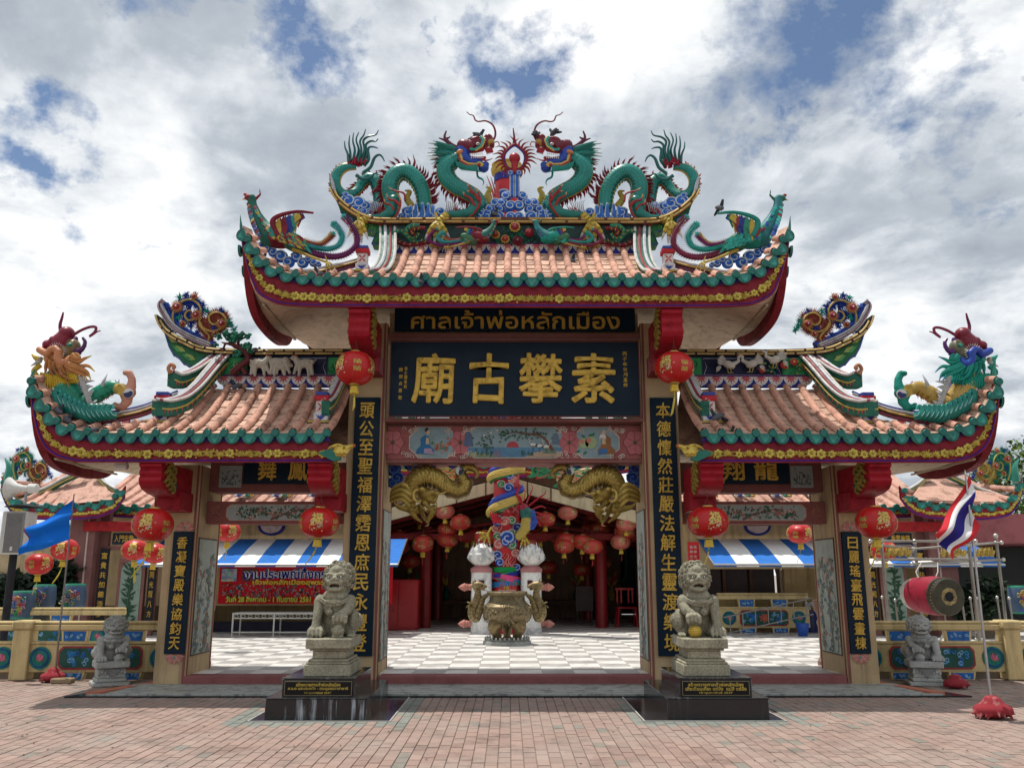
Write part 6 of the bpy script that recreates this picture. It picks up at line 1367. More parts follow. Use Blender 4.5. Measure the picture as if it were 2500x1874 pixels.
# white cranes on the right side ridge
for (x, y, d, lab) in ((440, 590, 1, 'leftmost white bird relief on the right side ridge'), (580, 585, -1, 'middle white bird relief on the right side ridge'), (720, 560, -1, 'white bird relief with raised wings beside the red flowers')):
 t = root('bird_relief', lab, 'bird relief', tuple(cD(x, y + 50, 9.72)), 'white bird reliefs on the right side ridge'); s = Sculpt(); wc = (.50, .48, .43); G = lambda u, w, o=0: cD(x + u * d, y + w, 9.73 + o)
 s.ell(G(0, 0), (.085, .045, .05), (0, .4 * d, 0), wc); s.chain([G(30, -5), G(60, -20), G(55, -45), G(75, -50)], [.03, .018, .014, .016], wc); s.chain([G(78, -50), G(95, -46)], [.009, .004], (.40, .10, .05)); s.ell(G(72, -58), (.012, .01, .008), None, (.35, .03, .03)); adopt(s.build('body', MATTE, None, .007, 1), t)
 mb = MB()
 for k in range(14): a = 1.9 + k * .11; c = G(-15 + k, -10, -.03); mb.leaf(c, c + Vector((d * math.cos(a) * .14, -.01, math.sin(a) * .12)), .016, (0, -1, 0), (.50, .48, .44) if k % 2 else (.42, .41, .38), .008)
 for k in range(6): c = G(-45, 8 + k * 2, -.02); mb.leaf(c, c + Vector((-d * .07, 0, -.02 - .008 * k)), .010, (0, -1, 0), (.45, .43, .40))
 part(mb, 'wing', t)
 mb = MB(); 
 for q in (-8, 10): mb.tube([G(q, 22), G(q + 6, 48), G(q + 20, 50)], [.008, .006, .004], 5, (.42, .32, .08))
 part(mb, 'leg', t)
t = root('flower_relief', 'red peony relief on the right side ridge next to the white birds', 'flower relief', tuple(cD(800, 620, 9.74)))
for (x, y) in ((830, 575), (770, 595), (640, 620)):
 mb = MB(); c = cD(x, y, 9.74)
 for k in range(8): a = k * PI / 4; mb.ball((c.x + .03 * math.cos(a), c.y - .01, c.z + .03 * math.sin(a)), (.02, .015, .02), 6, 4, (.34, .03, .03))
 mb.ball((c.x, c.y - .02, c.z), .016, 6, 4, (.5, .3, .06)); part(mb, 'flower', t)
mb = MB()
for k in range(70): c = cD(random.uniform(620, 860), random.uniform(560, 640), 9.775); a = random.uniform(0, 6.28); mb.leaf(c, c + Vector((.04 * math.cos(a), -.01, .035 * math.sin(a))), .014, (0, -1, 0), random.choice([(.02, .20, .10), (.01, .12, .06), (.40, .30, .05)]), .006)
part(mb, 'leaves', t, PAINT, False)
# gilded dragon heads at the inner ends of the side eaves
for m, sd in ((-1, 'left'), (1, 'right')):
 Q = lambda x, y, o=0: cC(x, y, 8.57 + o); t = root('gilt_dragon_head', 'small gilded dragon head at the inner end of the %s side eave' % sd, 'dragon head', tuple(Q(1990, 1130)), 'gilded dragon heads on the eaves', m)
 s = Sculpt(); g = (.60, .44, .09); s.ell(Q(2040, 1085), (.10, .05, .05), (0, -.2, 0), g); s.chain([Q(2060, 1080), Q(2110, 1062)], [.035, .022], g); s.ell(Q(2118, 1060), .022, None, (.45, .12, .05)); s.chain([Q(2040, 1110), Q(2060, 1120), Q(2070, 1100)], [.030, .022, .008], g); s.ell(Q(2025, 1115), (.05, .04, .035), None, g)
 s.chain([Q(2000, 1060, -.03), Q(1970, 1070, -.03), Q(1950, 1085, -.03)], [.02, .014, .005], g); s.chain([Q(2040, 1060, -.03), Q(2010, 1048, -.03)], [.018, .006], g); s.ell(Q(2055, 1075, -.045), .014, None, (.3, .2, .04))
 for k in range(10): s.curl(Q(2000 + 9 * k, 1095 + 6 * (k % 3), -.045), .018, g)
 adopt(s.build('head', GOLD, None, .006, 1), t)
 mb = MB(); mb.prism([(Q(x, y).x, Q(x, y).z) for x, y in ((1890, 1108), (1950, 1085), (2030, 1090), (2035, 1150), (1990, 1160))], 'xz', 8.55, 8.60, (.008, .14, .10)); part(mb, 'leaf_collar', t, GLOSS)
# ================================================================ GILDED CARP BRACKETS under the painted beam
def carp(m, label):
 D = 9.98; t = root('carp_carving', label, 'fish carving', tuple(cG(250, 900, D)), 'gilded dragon fish under the main beam', m); G = lambda x, y, o=0: cG(x, y, D + o)
 gd = (.28, .19, .04); g2 = (.50, .37, .10)
 C = serpent('body', [G(*p) for p in ((1075, 690, -.02), (1100, 650, -.02), (1070, 600, -.02), (1010, 580, 0), (955, 600, 0), (925, 640, 0), (960, 700, 0), (985, 760, 0), (940, 815, 0), (860, 815, 0), (770, 770, 0), (690, 710, 0), (600, 680, 0), (520, 700, 0), (470, 760, 0), (480, 830, 0))],
    [.012, .026, .042, .05, .055, .060, .075, .088, .098, .105, .112, .125, .140, .145, .13, .10], t, gd, g2, belly=(.20, .13, .04), side=-1, L=.040, na=12, mat=GOLD, edge=gd, amp=.25)
 mb = MB()
 for (x, y, x2, y2) in ((450, 640, 455, 535), (510, 610, 515, 525), (560, 600, 570, 520), (610, 610, 630, 530), (650, 640, 690, 585), (700, 660, 745, 610)): strand(mb, [G(x, y), G((x + x2) / 2 - 8, (y + y2) / 2), G(x2, y2)], .05, g2, .003, 4, .4)
 part(mb, 'back_fin', t, GOLD)
 s = Sculpt(); s.ell(G(590, 860, -.10), (.11, .09, .085), (0, .4, 0), gd); s.ell(G(640, 830, -.16), (.035, .03, .035), None, g2); s.ell(G(540, 800, -.16), (.04, .03, .03), None, g2); s.chain([G(600, 900, -.14), G(660, 930, -.15), G(690, 880, -.15)], [.04, .03, .018], gd); s.chain([G(560, 940, -.13), G(620, 990, -.14), G(650, 980, -.14)], [.035, .024, .012], gd); s.ell(G(590, 950, -.12), (.04, .03, .03), None, (.20, .02, .02)); s.ell(G(695, 845, -.14), (.035, .03, .025), None, g2)
 for k in range(14): a = k * .45; s.curl(G(500 + 26 * math.cos(a) * 2, 870 + 60 * math.sin(a), -.12), .026, g2)
 adopt(s.build('head', GOLD, None, .010), t)
 mb = MB()
 for k in range(7): strand(mb, [G(500 - 6 * k, 850 + 18 * k, -.06 - .01 * k), G(420, 790 + 30 * k, -.08), G(340, 750 + 26 * k, -.07), G(250, 790 + 22 * k, -.03), G(215, 860 + 12 * k, .0)], .034, gd if k % 2 else g2, .010, 5, .6)
 part(mb, 'side_fin', t, GOLD)
 mb = MB()
 for (pts, r) in (([(520, 960), (540, 1050), (580, 1110), (600, 1160), (570, 1175)], .08), ([(470, 960), (430, 1010), (470, 1080), (540, 1140)], .05), ([(600, 1000), (640, 1040), (610, 1100), (600, 1150)], .05), ([(560, 980), (480, 1010), (390, 1000), (300, 980), (260, 940)], .06), ([(620, 1000), (680, 980), (660, 1040)], .03)): strand(mb, [G(x, y, -.08) for x, y in pts], r, gd, .008, 5, .4)
 part(mb, 'tail_fin', t, GOLD)
 mb = MB(); strand(mb, [G(640, 900, -.20), G(690, 950, -.22), G(650, 1000, -.22), G(560, 1000, -.22), G(500, 930, -.2)], .009, g2, .004, 5); strand(mb, [G(720, 850, -.2), G(790, 820, -.2), G(815, 730, -.2), G(770, 660, -.18)], .009, g2, .004, 5); part(mb, 'whisker', t, GOLD)
 mb = MB(); c = G(925, 617, -.085); mb.lathe([(.0001, -.01), (.052, -.01), (.052, .02)], c, 24, (.50, .56, .56), 'y'); mb.f = [f[::-1] for f in mb.f]
 mb.prism([(c.x + .050 * math.cos(PI * .5 - a * PI / 12), c.z + .050 * math.sin(PI * .5 - a * PI / 12)) for a in range(13)] + [(c.x - .018 * math.sin(a * PI / 6), c.z - .025 + .025 * math.cos(PI - a * PI / 6)) for a in range(1, 6)], 'xz', c.y - .015, c.y - .011, (.01, .012, .02))
 mb.ball((c.x + .012, c.y - .016, c.z + .022), (.007, .003, .007), 6, 4, WHITE); mb.ball((c.x - .012, c.y - .014, c.z - .022), (.007, .003, .007), 6, 4, BLACK); part(mb, 'round_emblem', t, GLOSS)
 return t
carp(-1, 'gilded dragon fish carving under the left end of the main painted beam'); carp(1, 'gilded dragon fish carving under the right end of the main painted beam')
for m, sd in ((-1, 'left'), (1, 'right')):
 t = root('cloud_ornament', 'dark blue cloud carving behind the %s gilded dragon fish' % sd, 'cloud ornament', tuple(cG(250, 650, 10.1)), 'blue cloud carvings under the main beam', m)
 for (x, y, r, d) in ((250, 600, .10, 1), (290, 690, .08, -1), (240, 740, .07, 1), (420, 560, .08, 1), (500, 545, .07, -1), (620, 550, .09, -1), (850, 545, .07, 1), (225, 540, .07, -1)): mb = MB(); p = cG(x, y, 10.12); curlcloud(mb, p.x, p.z, p.y, r, d, (.012, .03, .22), (.05, .16, .42)); part(mb, 'cloud_curl', t)

# ================================================================ LANTERNS
LR = (.56, .010, .012)
def lantern_fab():
 m, t, b = newmat('lantern_cloth'); a = tn(t, 'ShaderNodeAttribute', attribute_name='Col'); v = objvec(t); w = tn(t, 'ShaderNodeTexWave'); w.wave_type = 'BANDS'; w.bands_direction = 'Z'; w.inputs['Scale'].default_value = 60; w.inputs['Distortion'].default_value = .3; t.links.new(v, w.inputs['Vector'])
 c = mixc(t, 1.0, a.outputs['Color'], ramp(t, noise(t, 7, 4, .6, v), [(.3, .82), (.6, 1.0)]), 'MULTIPLY'); t.links.new(c, b.inputs['Base Color']); b.inputs['Roughness'].default_value = .38
 b.inputs['Specular IOR Level'].default_value = .5; bump(t, b, w.outputs[1], .05, .002); tr = tn(t, 'ShaderNodeBsdfTranslucent'); t.links.new(c, tr.inputs[0]); mxs = tn(t, 'ShaderNodeMixShader'); mxs.inputs[0].default_value = .22
 t.links.new(b.outputs[0], mxs.inputs[1]); t.links.new(tr.outputs[0], mxs.inputs[2]); t.links.new(mxs.outputs[0], t.nodes['Material Output'].inputs[0]); return m
LFAB = lantern_fab()
def make_lantern(R_, H_, col=LR, fancy=True, ribs=12, gcol=(.60, .44, .12)):
 """parts' meshes for one lantern hanging with its middle at the origin"""
 n = 48; pr = [(max(.0001, R_ * (math.sin(PI * (k + .0) / 16)) ** .78), H_ * math.cos(PI * k / 16)) for k in range(1, 16)][::-1]
 b = MB(); b.lathe(pr, n=n, col=col, rib=.010, nr=ribs)
 out = [('shade', b.mesh('shade', LFAB), None)]
 c = MB(); c.lathe([(R_ * .24, -.012), (R_ * .26, -.008), (R_ * .26, .012), (R_ * .2, .016)], (0, 0, H_ * .98), 16, (.55, .42, .12)); c.lathe([(R_ * .2, -.016), (R_ * .26, -.012), (R_ * .26, .010), (R_ * .22, .012)], (0, 0, -H_ * .98), 16, (.55, .42, .12)); out.append(('rim', c.mesh('rim', GOLD), None))
 h = MB(); h.tube([(-R_ * .2, 0, H_), (0, 0, H_ + .09), (R_ * .2, 0, H_)], .003, 4, (.12, .08, .05)); h.tube([(0, 0, H_ + .09), (0, 0, H_ + .2)], .003, 4, (.12, .08, .05)); out.append(('hanger', h.mesh('hanger', PAINT), None))
 if fancy:
  g = MB(); rs2 = random.Random(5)
  def onsurf(th, z): r = R_ * max(.05, 1 - (z / H_) ** 2) ** .42 + .003; return Vector((r * math.cos(th), r * math.sin(th), z))
  v, f = text_mesh('福', 1, .5, .03)
  for th0 in (-PI / 2, -PI / 2 + PI * 2 / 3, -PI / 2 - PI * 2 / 3):
   g.add([onsurf(th0 + (p[0] - .5) * R_ * .62 / R_, (p[1] - .35) * R_ * .62 + H_ * .22) * (1.012 + .004 * p[2]) for p in v], f, gcol)
   for k in range(34):
    th, z = th0 + rs2.gauss(0, .22), -H_ * .22 + rs2.gauss(0, .026); a = rs2.uniform(0, 6.28); L = rs2.uniform(.014, .034) * R_ / .22; p0, p1 = onsurf(th, z), onsurf(th + math.cos(a) * L / R_, z + math.sin(a) * L); nn = p0.copy(); nn.z = 0
    g.leaf(p0 * 1.01, p1 * 1.01, L * .4, nn, rs2.choice([gcol, (.62, .30, .20), (.66, .55, .30), gcol, (.70, .50, .42)]), .004)
   for s_ in (-1, 1):
    for zz_ in (.12, -.28):
     v2, f2 = text_mesh('吉', 1, .5, .03); g.add([onsurf(th0 + s_ * .95 + (p[0] - .5) * .26, (p[1] - .35) * R_ * .26 + H_ * zz_) * (1.01 + .003 * p[2]) for p in v2], f2, gcol)
  g2 = MB()
  for k in range(0, ribs, 2): a = 2 * PI * (k + .5) / ribs; g2.tube([onsurf(a, H_ * .94 * math.cos(PI * q / 14)) for q in range(1, 14)], .0016, 3, (.50, .10, .05))
  out.append(('gilt_print', g.mesh('gilt_print', GOLD, False), None)); out.append(('seam', g2.mesh('seam', PAINT), None))
 ts = MB(); ts.lathe([(R_ * .17, -.02), (R_ * .20, -.07), (R_ * .22, -.10)], (0, 0, -H_), 14, (.62, .46, .07), rib=.12, nr=7); out.append(('tassel', ts.mesh('tassel', FABRIC), None))
 return out
def hang(meshes, label, pos, group, rot=0, strand_len=.22, sway=(0, 0), gcol=(.62, .50, .10), bead=True):
 t = thing('lantern', label, 'lantern', pos, group); t.rotation_euler = (random.uniform(-.05, .05), random.uniform(-.06, .06), rot); t.scale = (random.uniform(.97, 1.03), random.uniform(.97, 1.03), random.uniform(.93, 1.04))
 for (n_, me, _) in meshes: link(n_, me, t)
 if strand_len:
  H_ = min(v.co.z for v in meshes[0][1].vertices); c = MB(); p0 = Vector((0, 0, H_ - .09)); p1 = p0 + Vector((sway[0] * .4, 0, -strand_len * .45)); p2 = p0 + Vector((sway[0], sway[1], -strand_len)); 
  for k in range(4): c.tube(spl([p0, p1 + Vector((.004 * k, .003 * k, 0)), p2 + Vector((.007 * k - .01, .004 * k, .01 * k))], 4), .0035, 4, gcol)
  if bead: c.ball(p0.lerp(p1, .5), .010, 8, 6, (.02, .30, .08))
  c.build('cord', FABRIC, t)
 return t
LB = make_lantern(.215, .172); LBr = make_lantern(.218, .185)
def P3(px, py, D): return tuple(W(px, py, D))
GL = 'big red lanterns hanging along the gate front'
hang(LBr, 'red lantern with gold print hanging from the left central corbel', P3(867, 899, 8.72), GL, -.75, .20, (.0, 0))
hang(LBr, 'red lantern with gold print hanging from the right central corbel', P3(1646, 897, 8.72), GL, -.65, .30, (-.05, 0))
hang(LB, 'red lantern under the outermost left corbel, its tassel blown aside', P3(373, 1280, 8.70), GL, .05, .30, (-.14, 0))
hang(LB, 'red lantern under the corbel between the left bay and the main doorway', P3(779, 1275, 8.72), GL, .10, .22, (-.10, 0))
hang(LB, 'red lantern under the corbel between the main doorway and the right bay', P3(1729, 1274, 8.72), GL, .15, .22, (-.06, 0))
hang(LB, 'red lantern under the outermost right corbel, its tassel blown aside', P3(2139, 1275, 8.70), GL, .0, .30, (-.10, 0))
LM = make_lantern(.20, .155)
GB = 'red lanterns hanging behind the gate'
hang(LM, 'red lantern behind the left bay, half hidden by the small pillar', P3(556, 1297, 12.9), GB, .7, .2, (-.03, 0))
hang(LM, 'red lantern behind the right bay under the striped awning', P3(1953, 1302, 12.9), GB, .4, .24, (-.09, 0))
hang(LM, 'red lantern at far left beside the loudspeaker, pale yellow tassel', P3(95, 1376, 12.8), GB, 1.0, .2, (-.05, 0))
hang(LM, 'red lantern at far left partly behind the blue flag', P3(158, 1340, 12.6), GB, .15, .26, (-.10, 0))
hang(LM, 'red lantern between the left pavilion and the small left pillar', P3(330, 1342, 12.7), GB, .2, .26, (.02, 0))
hang(LM, 'red lantern half hidden behind the lantern by the small left pillar', P3(378, 1350, 13.6), GB, .9, .0)
hang(LM, 'red lantern behind the steel drum rack by the right pillar', P3(2158, 1344, 13.2), GB, .3, .2)
LP = make_lantern(.21, .165, (.62, .16, .13), True, 16, (.50, .36, .16)); LQ = make_lantern(.22, .155, (.55, .05, .04), True, 16, (.48, .22, .06))
GI = 'lanterns hanging inside the open hall'
for i, (px, py, D, me, lab) in enumerate(((1086, 1248, 15.0, LP, 'pinkish lantern with round gold print, upper left inside the hall'), (1386, 1251, 15.0, LP, 'pinkish lantern upper right inside the hall'), (1529, 1278, 15.0, LP, 'pinkish spotted lantern highest beside the right main pillar'), (1032, 1330, 15.2, LQ, 'dull red lantern lowest on the left inside the hall'),
 (1093, 1318, 15.4, LQ, 'dull red ribbed lantern left of the dragon column'), (1157, 1304, 16.4, LQ, 'dark red lantern just left of the dragon column'), (1318, 1307, 16.2, LQ, 'dark red ribbed lantern just right of the dragon column'), (1382, 1319, 15.2, LQ, 'dull red lantern with a short red tassel right of the dragon column'),
 (1445, 1334, 15.0, LQ, 'dull red lantern lowest on the right inside the hall'), (1515, 1322, 15.2, LP, 'reddish lantern low beside the right main pillar'), (1448, 1265, 17.0, LQ, 'dim red lantern deep in the hall, upper right'), (1000, 1370, 17.0, LQ, 'dim red lantern deep in the hall beside the blue awning'), (1180, 1350, 18.0, LQ, 'dim red lantern deep in the hall behind the left lotus post'), (1470, 1372, 17.4, LQ, 'dim red lantern deep in the hall, lower right'), (1240 + 100, 1385, 18.2, LQ, 'dim red lantern deep in the hall behind the right lotus post'), (1420, 1390, 18, LQ, 'dim red lantern deepest in the hall to the right'))):
 hang(me, lab, P3(px, py, D + 2.7), GI, i * .7, .18, (0, 0), (.30, .05, .04), False)

# ================================================================ GUARDIAN LIONS
def lion_sculpt(m, ball, col):
 """seated guardian lion, 0.74 m tall, facing -y; m=-1 mirrors left and right"""
 s = Sculpt(); q = .000528
 def L(x, y, d=0.0): return Vector((-m * (x - 560) * q, d, (1590 - y) * q))
 E = lambda x, y, d, r, rot=None: s.ell(L(x, y, d), r, (rot[0], m * rot[1], m * rot[2]) if rot else None, col)
 CH = lambda pts, rr: s.chain([L(*p) for p in pts], rr, col)
 E(560, 980, .0, (.150, .125, .155)); E(560, 1250, .10, (.155, .15, .17)); E(560, 830, -.02, (.135, .105, .085)); E(570, 800, .03, (.12, .10, .10))
 CH([(560, 1100, .08), (560, 1400, .14)], [.15, .17]); CH([(300, 1500, .02), (250, 1330, .10)], [.055, .095]); CH([(860, 1500, .02), (900, 1300, .10)], [.055, .095])
 # haunches and hind paws
 for sx in (-1, 1):
  x = 560 + sx * 350
  E(x, 1300, .06, (.055, .11, .125)); 
  for k in range(4): CH([(x - 40 + 28 * k, 1540, -.06), (x - 42 + 29 * k, 1560, -.10)], [.020, .016])
 # forelegs
 for sx, raised in ((-1, False), (1, True)):
  x = 560 + sx * 295
  E(x, 950, -.03, (.062, .07, .085)); E(x + sx * 35, 870, -.01, (.03, .035, .03))
  if not raised:
   CH([(x, 980, -.05), (x - 10, 1150, -.09), (x - 15, 1300, -.12), (x - 20, 1430, -.14)], [.056, .050, .044, .050])
   for k in range(4):
    tx = x - 120 + 76 * k; CH([(tx * .6 + (x - 20) * .4, 1420, -.14), (tx, 1440 + (8 if k in (1, 2) else 30), -.185), (tx, 1530, -.205)], [.030, .024, .019]); CH([(tx, 1545, -.21), (tx, 1580, -.222)], [.012, .004])
  else:
   px, py = (x - 130, 1230)
   CH([(x, 980, -.05), (x - 20, 1090, -.12), (px + 10, py - 70, -.15)], [.056, .048, .046])
   for k in range(4):
    tx = px - 110 + 74 * k; ty = py + (-50 if k in (1, 2) else -20); CH([(px * .4 + tx * .6, py - 60, -.16), (tx, ty, -.205), (tx, ty + 80, -.215)], [.030, .024, .018]); CH([(tx, ty + 92, -.218), (tx, ty + 125, -.222)], [.011, .004])
   if not ball:
    E(690, 1470, -.17, (.066, .06, .058)); E(690, 1400, -.185, (.045, .035, .035)); 
    for a in range(8): s.curl(L(690 - 100 + 28 * a, 1390 + 16 * abs(a - 3.5), -.20), .016, col)
    CH([(620, 1560, -.19), (760, 1560, -.19)], [.022, .022])
 # collar, bell
 CH([(240, 850, -.02), (330, 920, -.10), (450, 985, -.135), (560, 990, -.145), (680, 980, -.135), (800, 920, -.10), (885, 840, -.02)], [.015] * 7)
 CH([(250, 820, -.03), (340, 880, -.105), (450, 940, -.14), (560, 940, -.15), (680, 935, -.14), (790, 880, -.105), (880, 810, -.02)], [.010] * 7)
 E(555, 930, -.155, (.045, .02, .026)); 
 for k in range(7): s.curl(L(430 + 42 * k, 905 + 10 * abs(k - 3), -.150), .020, col)
 E(495, 1120, -.135, (.038, .034, .036)); CH([(455, 1105, -.160), (495, 1115, -.172), (535, 1105, -.160)], [.006] * 3); CH([(520, 1000, -.14), (498, 1080, -.14)], [.012, .010])
 # head
 E(590, 480, -.03, (.128, .115, .135)); E(590, 330, -.06, (.075, .07, .055)); E(600, 290, -.085, (.035, .03, .03))
 for sx in (-1, 1):
  x = 575 + sx * 95
  E(x, 455, -.128, (.024, .018, .018)); CH([(575 + sx * 30, 425, -.150), (x, 400, -.148), (x + sx * 60, 415, -.125), (x + sx * 70, 395, -.115)], [.014, .016, .014, .009])
  E(575 + sx * 80, 545, -.135, (.048, .036, .034)); E(575 + sx * 150, 520, -.095, (.035, .03, .035)); E(575 + sx * 38, 505, -.165, (.022, .018, .016))
  CH([(575 + sx * 20, 560, -.17), (575 + sx * 80, 575, -.160), (575 + sx * 130, 600, -.13), (575 + sx * 120, 640, -.125)], [.014, .013, .011, .010])
  CH([(575 + sx * 100, 600, -.148), (575 + sx * 98, 640, -.150)], [.010, .003]); E(575 + sx * 190, 480, -.04, (.02, .015, .035))
 E(575, 475, -.165, (.026, .024, .020)); CH([(575, 430, -.145), (575, 470, -.16)], [.015, .02])
 CH([(445, 660, -.115), (500, 690, -.145), (580, 695, -.155), (660, 690, -.145), (715, 655, -.115)], [.018, .020, .021, .020, .018]); E(580, 690, -.09, (.075, .055, .03))
 CH([(540, 655, -.13), (620, 655, -.13)], [.012, .012])
 # mane of curls in rows
 for row, (rx, rz, d, n, rc) in enumerate(((218, 250, -.075, 19, .030), (255, 290, -.02, 21, .033), (262, 300, .045, 20, .034), (235, 270, .10, 16, .036))):
  for k in range(n):
   a = -.95 + (PI + 1.9) * k / (n - 1); x = 590 + rx * math.cos(a); y = 480 - rz * math.sin(a)
   s.curl(L(x, y, d + .01 * (k % 2)), rc * (1 + .12 * (k % 3 - 1)), col, 1.1, 0, 1 if k % 2 else -1)
 for k in range(10): a = random.uniform(0, PI); r = random.uniform(.2, .85); s.curl(L(590 + 240 * r * math.cos(a), 400 - 200 * r * math.sin(a) if r > .5 else 300, .06 + .05 * (1 - r)), .036, col)
 CH([(590, 1500, .24), (620, 1250, .27), (560, 1050, .26), (600, 930, .22)], [.03, .035, .05, .02])
 return s
def slab(mb, x0, x1, y0, y1, z0, z1, col, ch=.01): mb.box((x0, y0, z0), (x1, y1, z1), col, ch)
def big_lion(m, label, ball, grp):
 cx = m * 1.745; z0 = .688
 t = thing('lion_statue', label, 'lion statue', (cx, 7.85, z0), grp); t.scale = (.93, .93, .93); s = lion_sculpt(m, ball, (.3, .3, .2))
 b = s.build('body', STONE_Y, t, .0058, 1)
 mb = MB(); q = .000528
 for sx in (-1, 1):
  c = Vector((-m * (575 + sx * 95 - 560) * q, -.146, (1590 - 457) * q)); mb.ball(c, (.019, .010, .014), 12, 8, (.62, .62, .58)); mb.ball(c + Vector((0, -.008, 0)), (.009, .006, .009), 10, 6, (.005, .005, .008)); mb.ball(c + Vector((.003, -.0135, .003)), .002, 6, 4, (.8, .8, .8))
 mb.build('eye', GLOSS, t)
 mb = MB(); mb.ball((-m * (570 - 560) * q, -.118, (1590 - 625) * q), (.050, .02, .014), 12, 6, (.035, .012, .01)); mb.build('mouth', MATTE, t)
 if ball: mb = MB(); mb.ball((-m * .074, -.175, .062), .064, 24, 16, (.62, .45, .10)); [mb.ball((-m * .074 + .064 * math.cos(a) * math.cos(e), -.175 - .064 * math.cos(e) * math.sin(a), .062 + .064 * math.sin(e)), .0075, 6, 4, (.50, .34, .06)) for a in [.15 + k * .31 for k in range(10)] for e in (-.5, -.2, .1, .4, .7)]; mb.build('gold_ball', GOLD, t)
 # stone pedestal
 p = thing('pedestal', 'sandstone pedestal under the ' + ('right' if m > 0 else 'left') + ' lion by the main doorway', 'pedestal', (cx, 7.60, .353), 'sandstone lion pedestals')
 mb = MB(); w = .18; d = .52
 for (z_, z2, e) in ((0, .105, .035), (.105, .125, .022), (.125, .150, .004), (.150, .225, -.028), (.225, .245, .0), (.245, .335, .030)): slab(mb, -w - e, w + e, -e, d + e, z_, z2, (.3, .3, .3), .008)
 for k in range(14): mb.box((-w + .03 + .026 * k, -.0315, .285), (-w + .045 + .026 * k, -.029, .305), (.3, .3, .3))
 mb.build('block', STONE_Y, p)
 # black granite plinth
 g = thing('granite_plinth', 'stepped black granite plinth with gold Thai plaque under the ' + ('right' if m > 0 else 'left') + ' lion', 'plinth', (m * 1.795, 7.40, 0), 'black granite plinths under the lions')
 mb = MB(); st = (.9, .9, .9) if m < 0 else (.04, .04, .04); mb.box((-.455, 0, 0), (.455, 1.38, .182), st, .006); mb.build('lower_step', GRANITE, g)
 mb = MB(); mb.box((-.33, .07, .182), (.33, 1.0, .348), (.05, .05, .05), .006); mb.build('upper_step', GRANITE, g)
 mb = MB(); mb.box((-.462, -.004, .178), (.462, 1.388, .191), (.2, .2, .2), .003); mb.box((-.337, .062, .342), (.337, 1.01, .355), (.3, .3, .3), .003); mb.build('edge_slab', GRANITE, g)
 mb = MB(); mb.box((-.31, .055, .198), (.31, .068, .332), (.008, .008, .009), .002)
 for (a, b_) in (((-.303, .204), (.303, .2065)), ((-.303, .3235), (.303, .326)), ((-.303, .204), (-.3005, .326)), ((.3005, .204), (.303, .326))): mb.box((a[0], .0535, a[1]), (b_[0], .0552, b_[1]), (.38, .33, .20))
 mb.build('plaque', LAQ, g)
 lines = (('สร้างถวายศาลเจ้าพ่อหลักเมือง', .283, .316, .20), ('ศ.จ.ต แสนสมหวัง - ตระกูลอรอาสาชาติ', .246, .279, .27), ('10 กุมภาพันธ์ 2537', .214, .238, .12)) if m < 0 else (('สร้างถวายศาลเจ้าพ่อหลักเมือง', .283, .316, .25), ('เตียเซียมเกี๊ยะ แซ่อึ้ง  แม่สี แซ่อึ้ง', .246, .281, .275), ('10 กุมภาพันธ์ 2537', .214, .238, .15))
 for (tx, z_, z2, w_) in lines: letters('lettering', tx, -w_, w_, z_, z2, .0545, g, GOLD, (.62, .48, .10), .0015, .012)
 # flush granite border with pale edging set in the paving
 mb = MB(); ox = m * 1.75; x0, x1 = (-.62, .62); y0, y1 = (7.34, 8.86); tag(MB().prism([(ox + x0, y0), (ox + x1, y0), (ox + x1, y1), (ox + x0, y1)], 'xy', -.012, .006, (.05, .05, .05)).build('granite_border', GRANITE, None, False), kind='structure')
 tag(MB().box((ox + x0 - .012, y0 - .012, -.012), (ox + x1 + .012, y0, .009), (.40, .40, .38)).box((ox + x0 - .012, y0, -.012), (ox + x0, y1, .009), (.40, .40, .38)).box((ox + x1, y0, -.012), (ox + x1 + .012, y1, .009), (.40, .40, .38)).build('border_edging', MATTE, None, False), kind='structure')
GLN = 'sandstone lions flanking the main doorway'
big_lion(-1, 'sandstone lion left of the main doorway, paw resting on a cub', False, GLN)
big_lion(1, 'sandstone lion right of the main doorway, paw on a golden ball', True, GLN)
def small_lion(px, label, ball, m, rot):
 X = W(px, 1600, 9.75).x; t = thing('small_lion_statue', label, 'lion statue', (X, 9.92, 0), 'small grey granite lions in front of the railings'); t.rotation_euler = (0, 0, rot)
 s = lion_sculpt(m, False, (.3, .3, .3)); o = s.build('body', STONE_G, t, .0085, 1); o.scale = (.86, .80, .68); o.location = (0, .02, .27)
 mb = MB(); mb.box((-.20, -.17, 0), (.20, .21, .045), WHITE, .008); mb.box((-.165, -.145, .045), (.165, .185, .09), WHITE, .012); mb.box((-.15, -.13, .09), (.15, .17, .20), WHITE, .008); mb.box((-.185, -.165, .20), (.185, .205, .275), WHITE, .012)
 mb.prism([(-.10, .19), (.10, .19), (0, .10)], 'xz', -.155, -.13, WHITE)
 for k in range(9): mb.ball((-.14 + .035 * k, -.135, .145 + .01 * (k % 2)), (.016, .010, .02), 6, 4, WHITE)
 mb.build('pedestal', STONE_G, t)
small_lion(258, 'small grey granite lion on a carved block at the left railing', False, -1, .55)
small_lion(2270, 'small grey granite lion on a carved block at the right railing', False, 1, -.25)
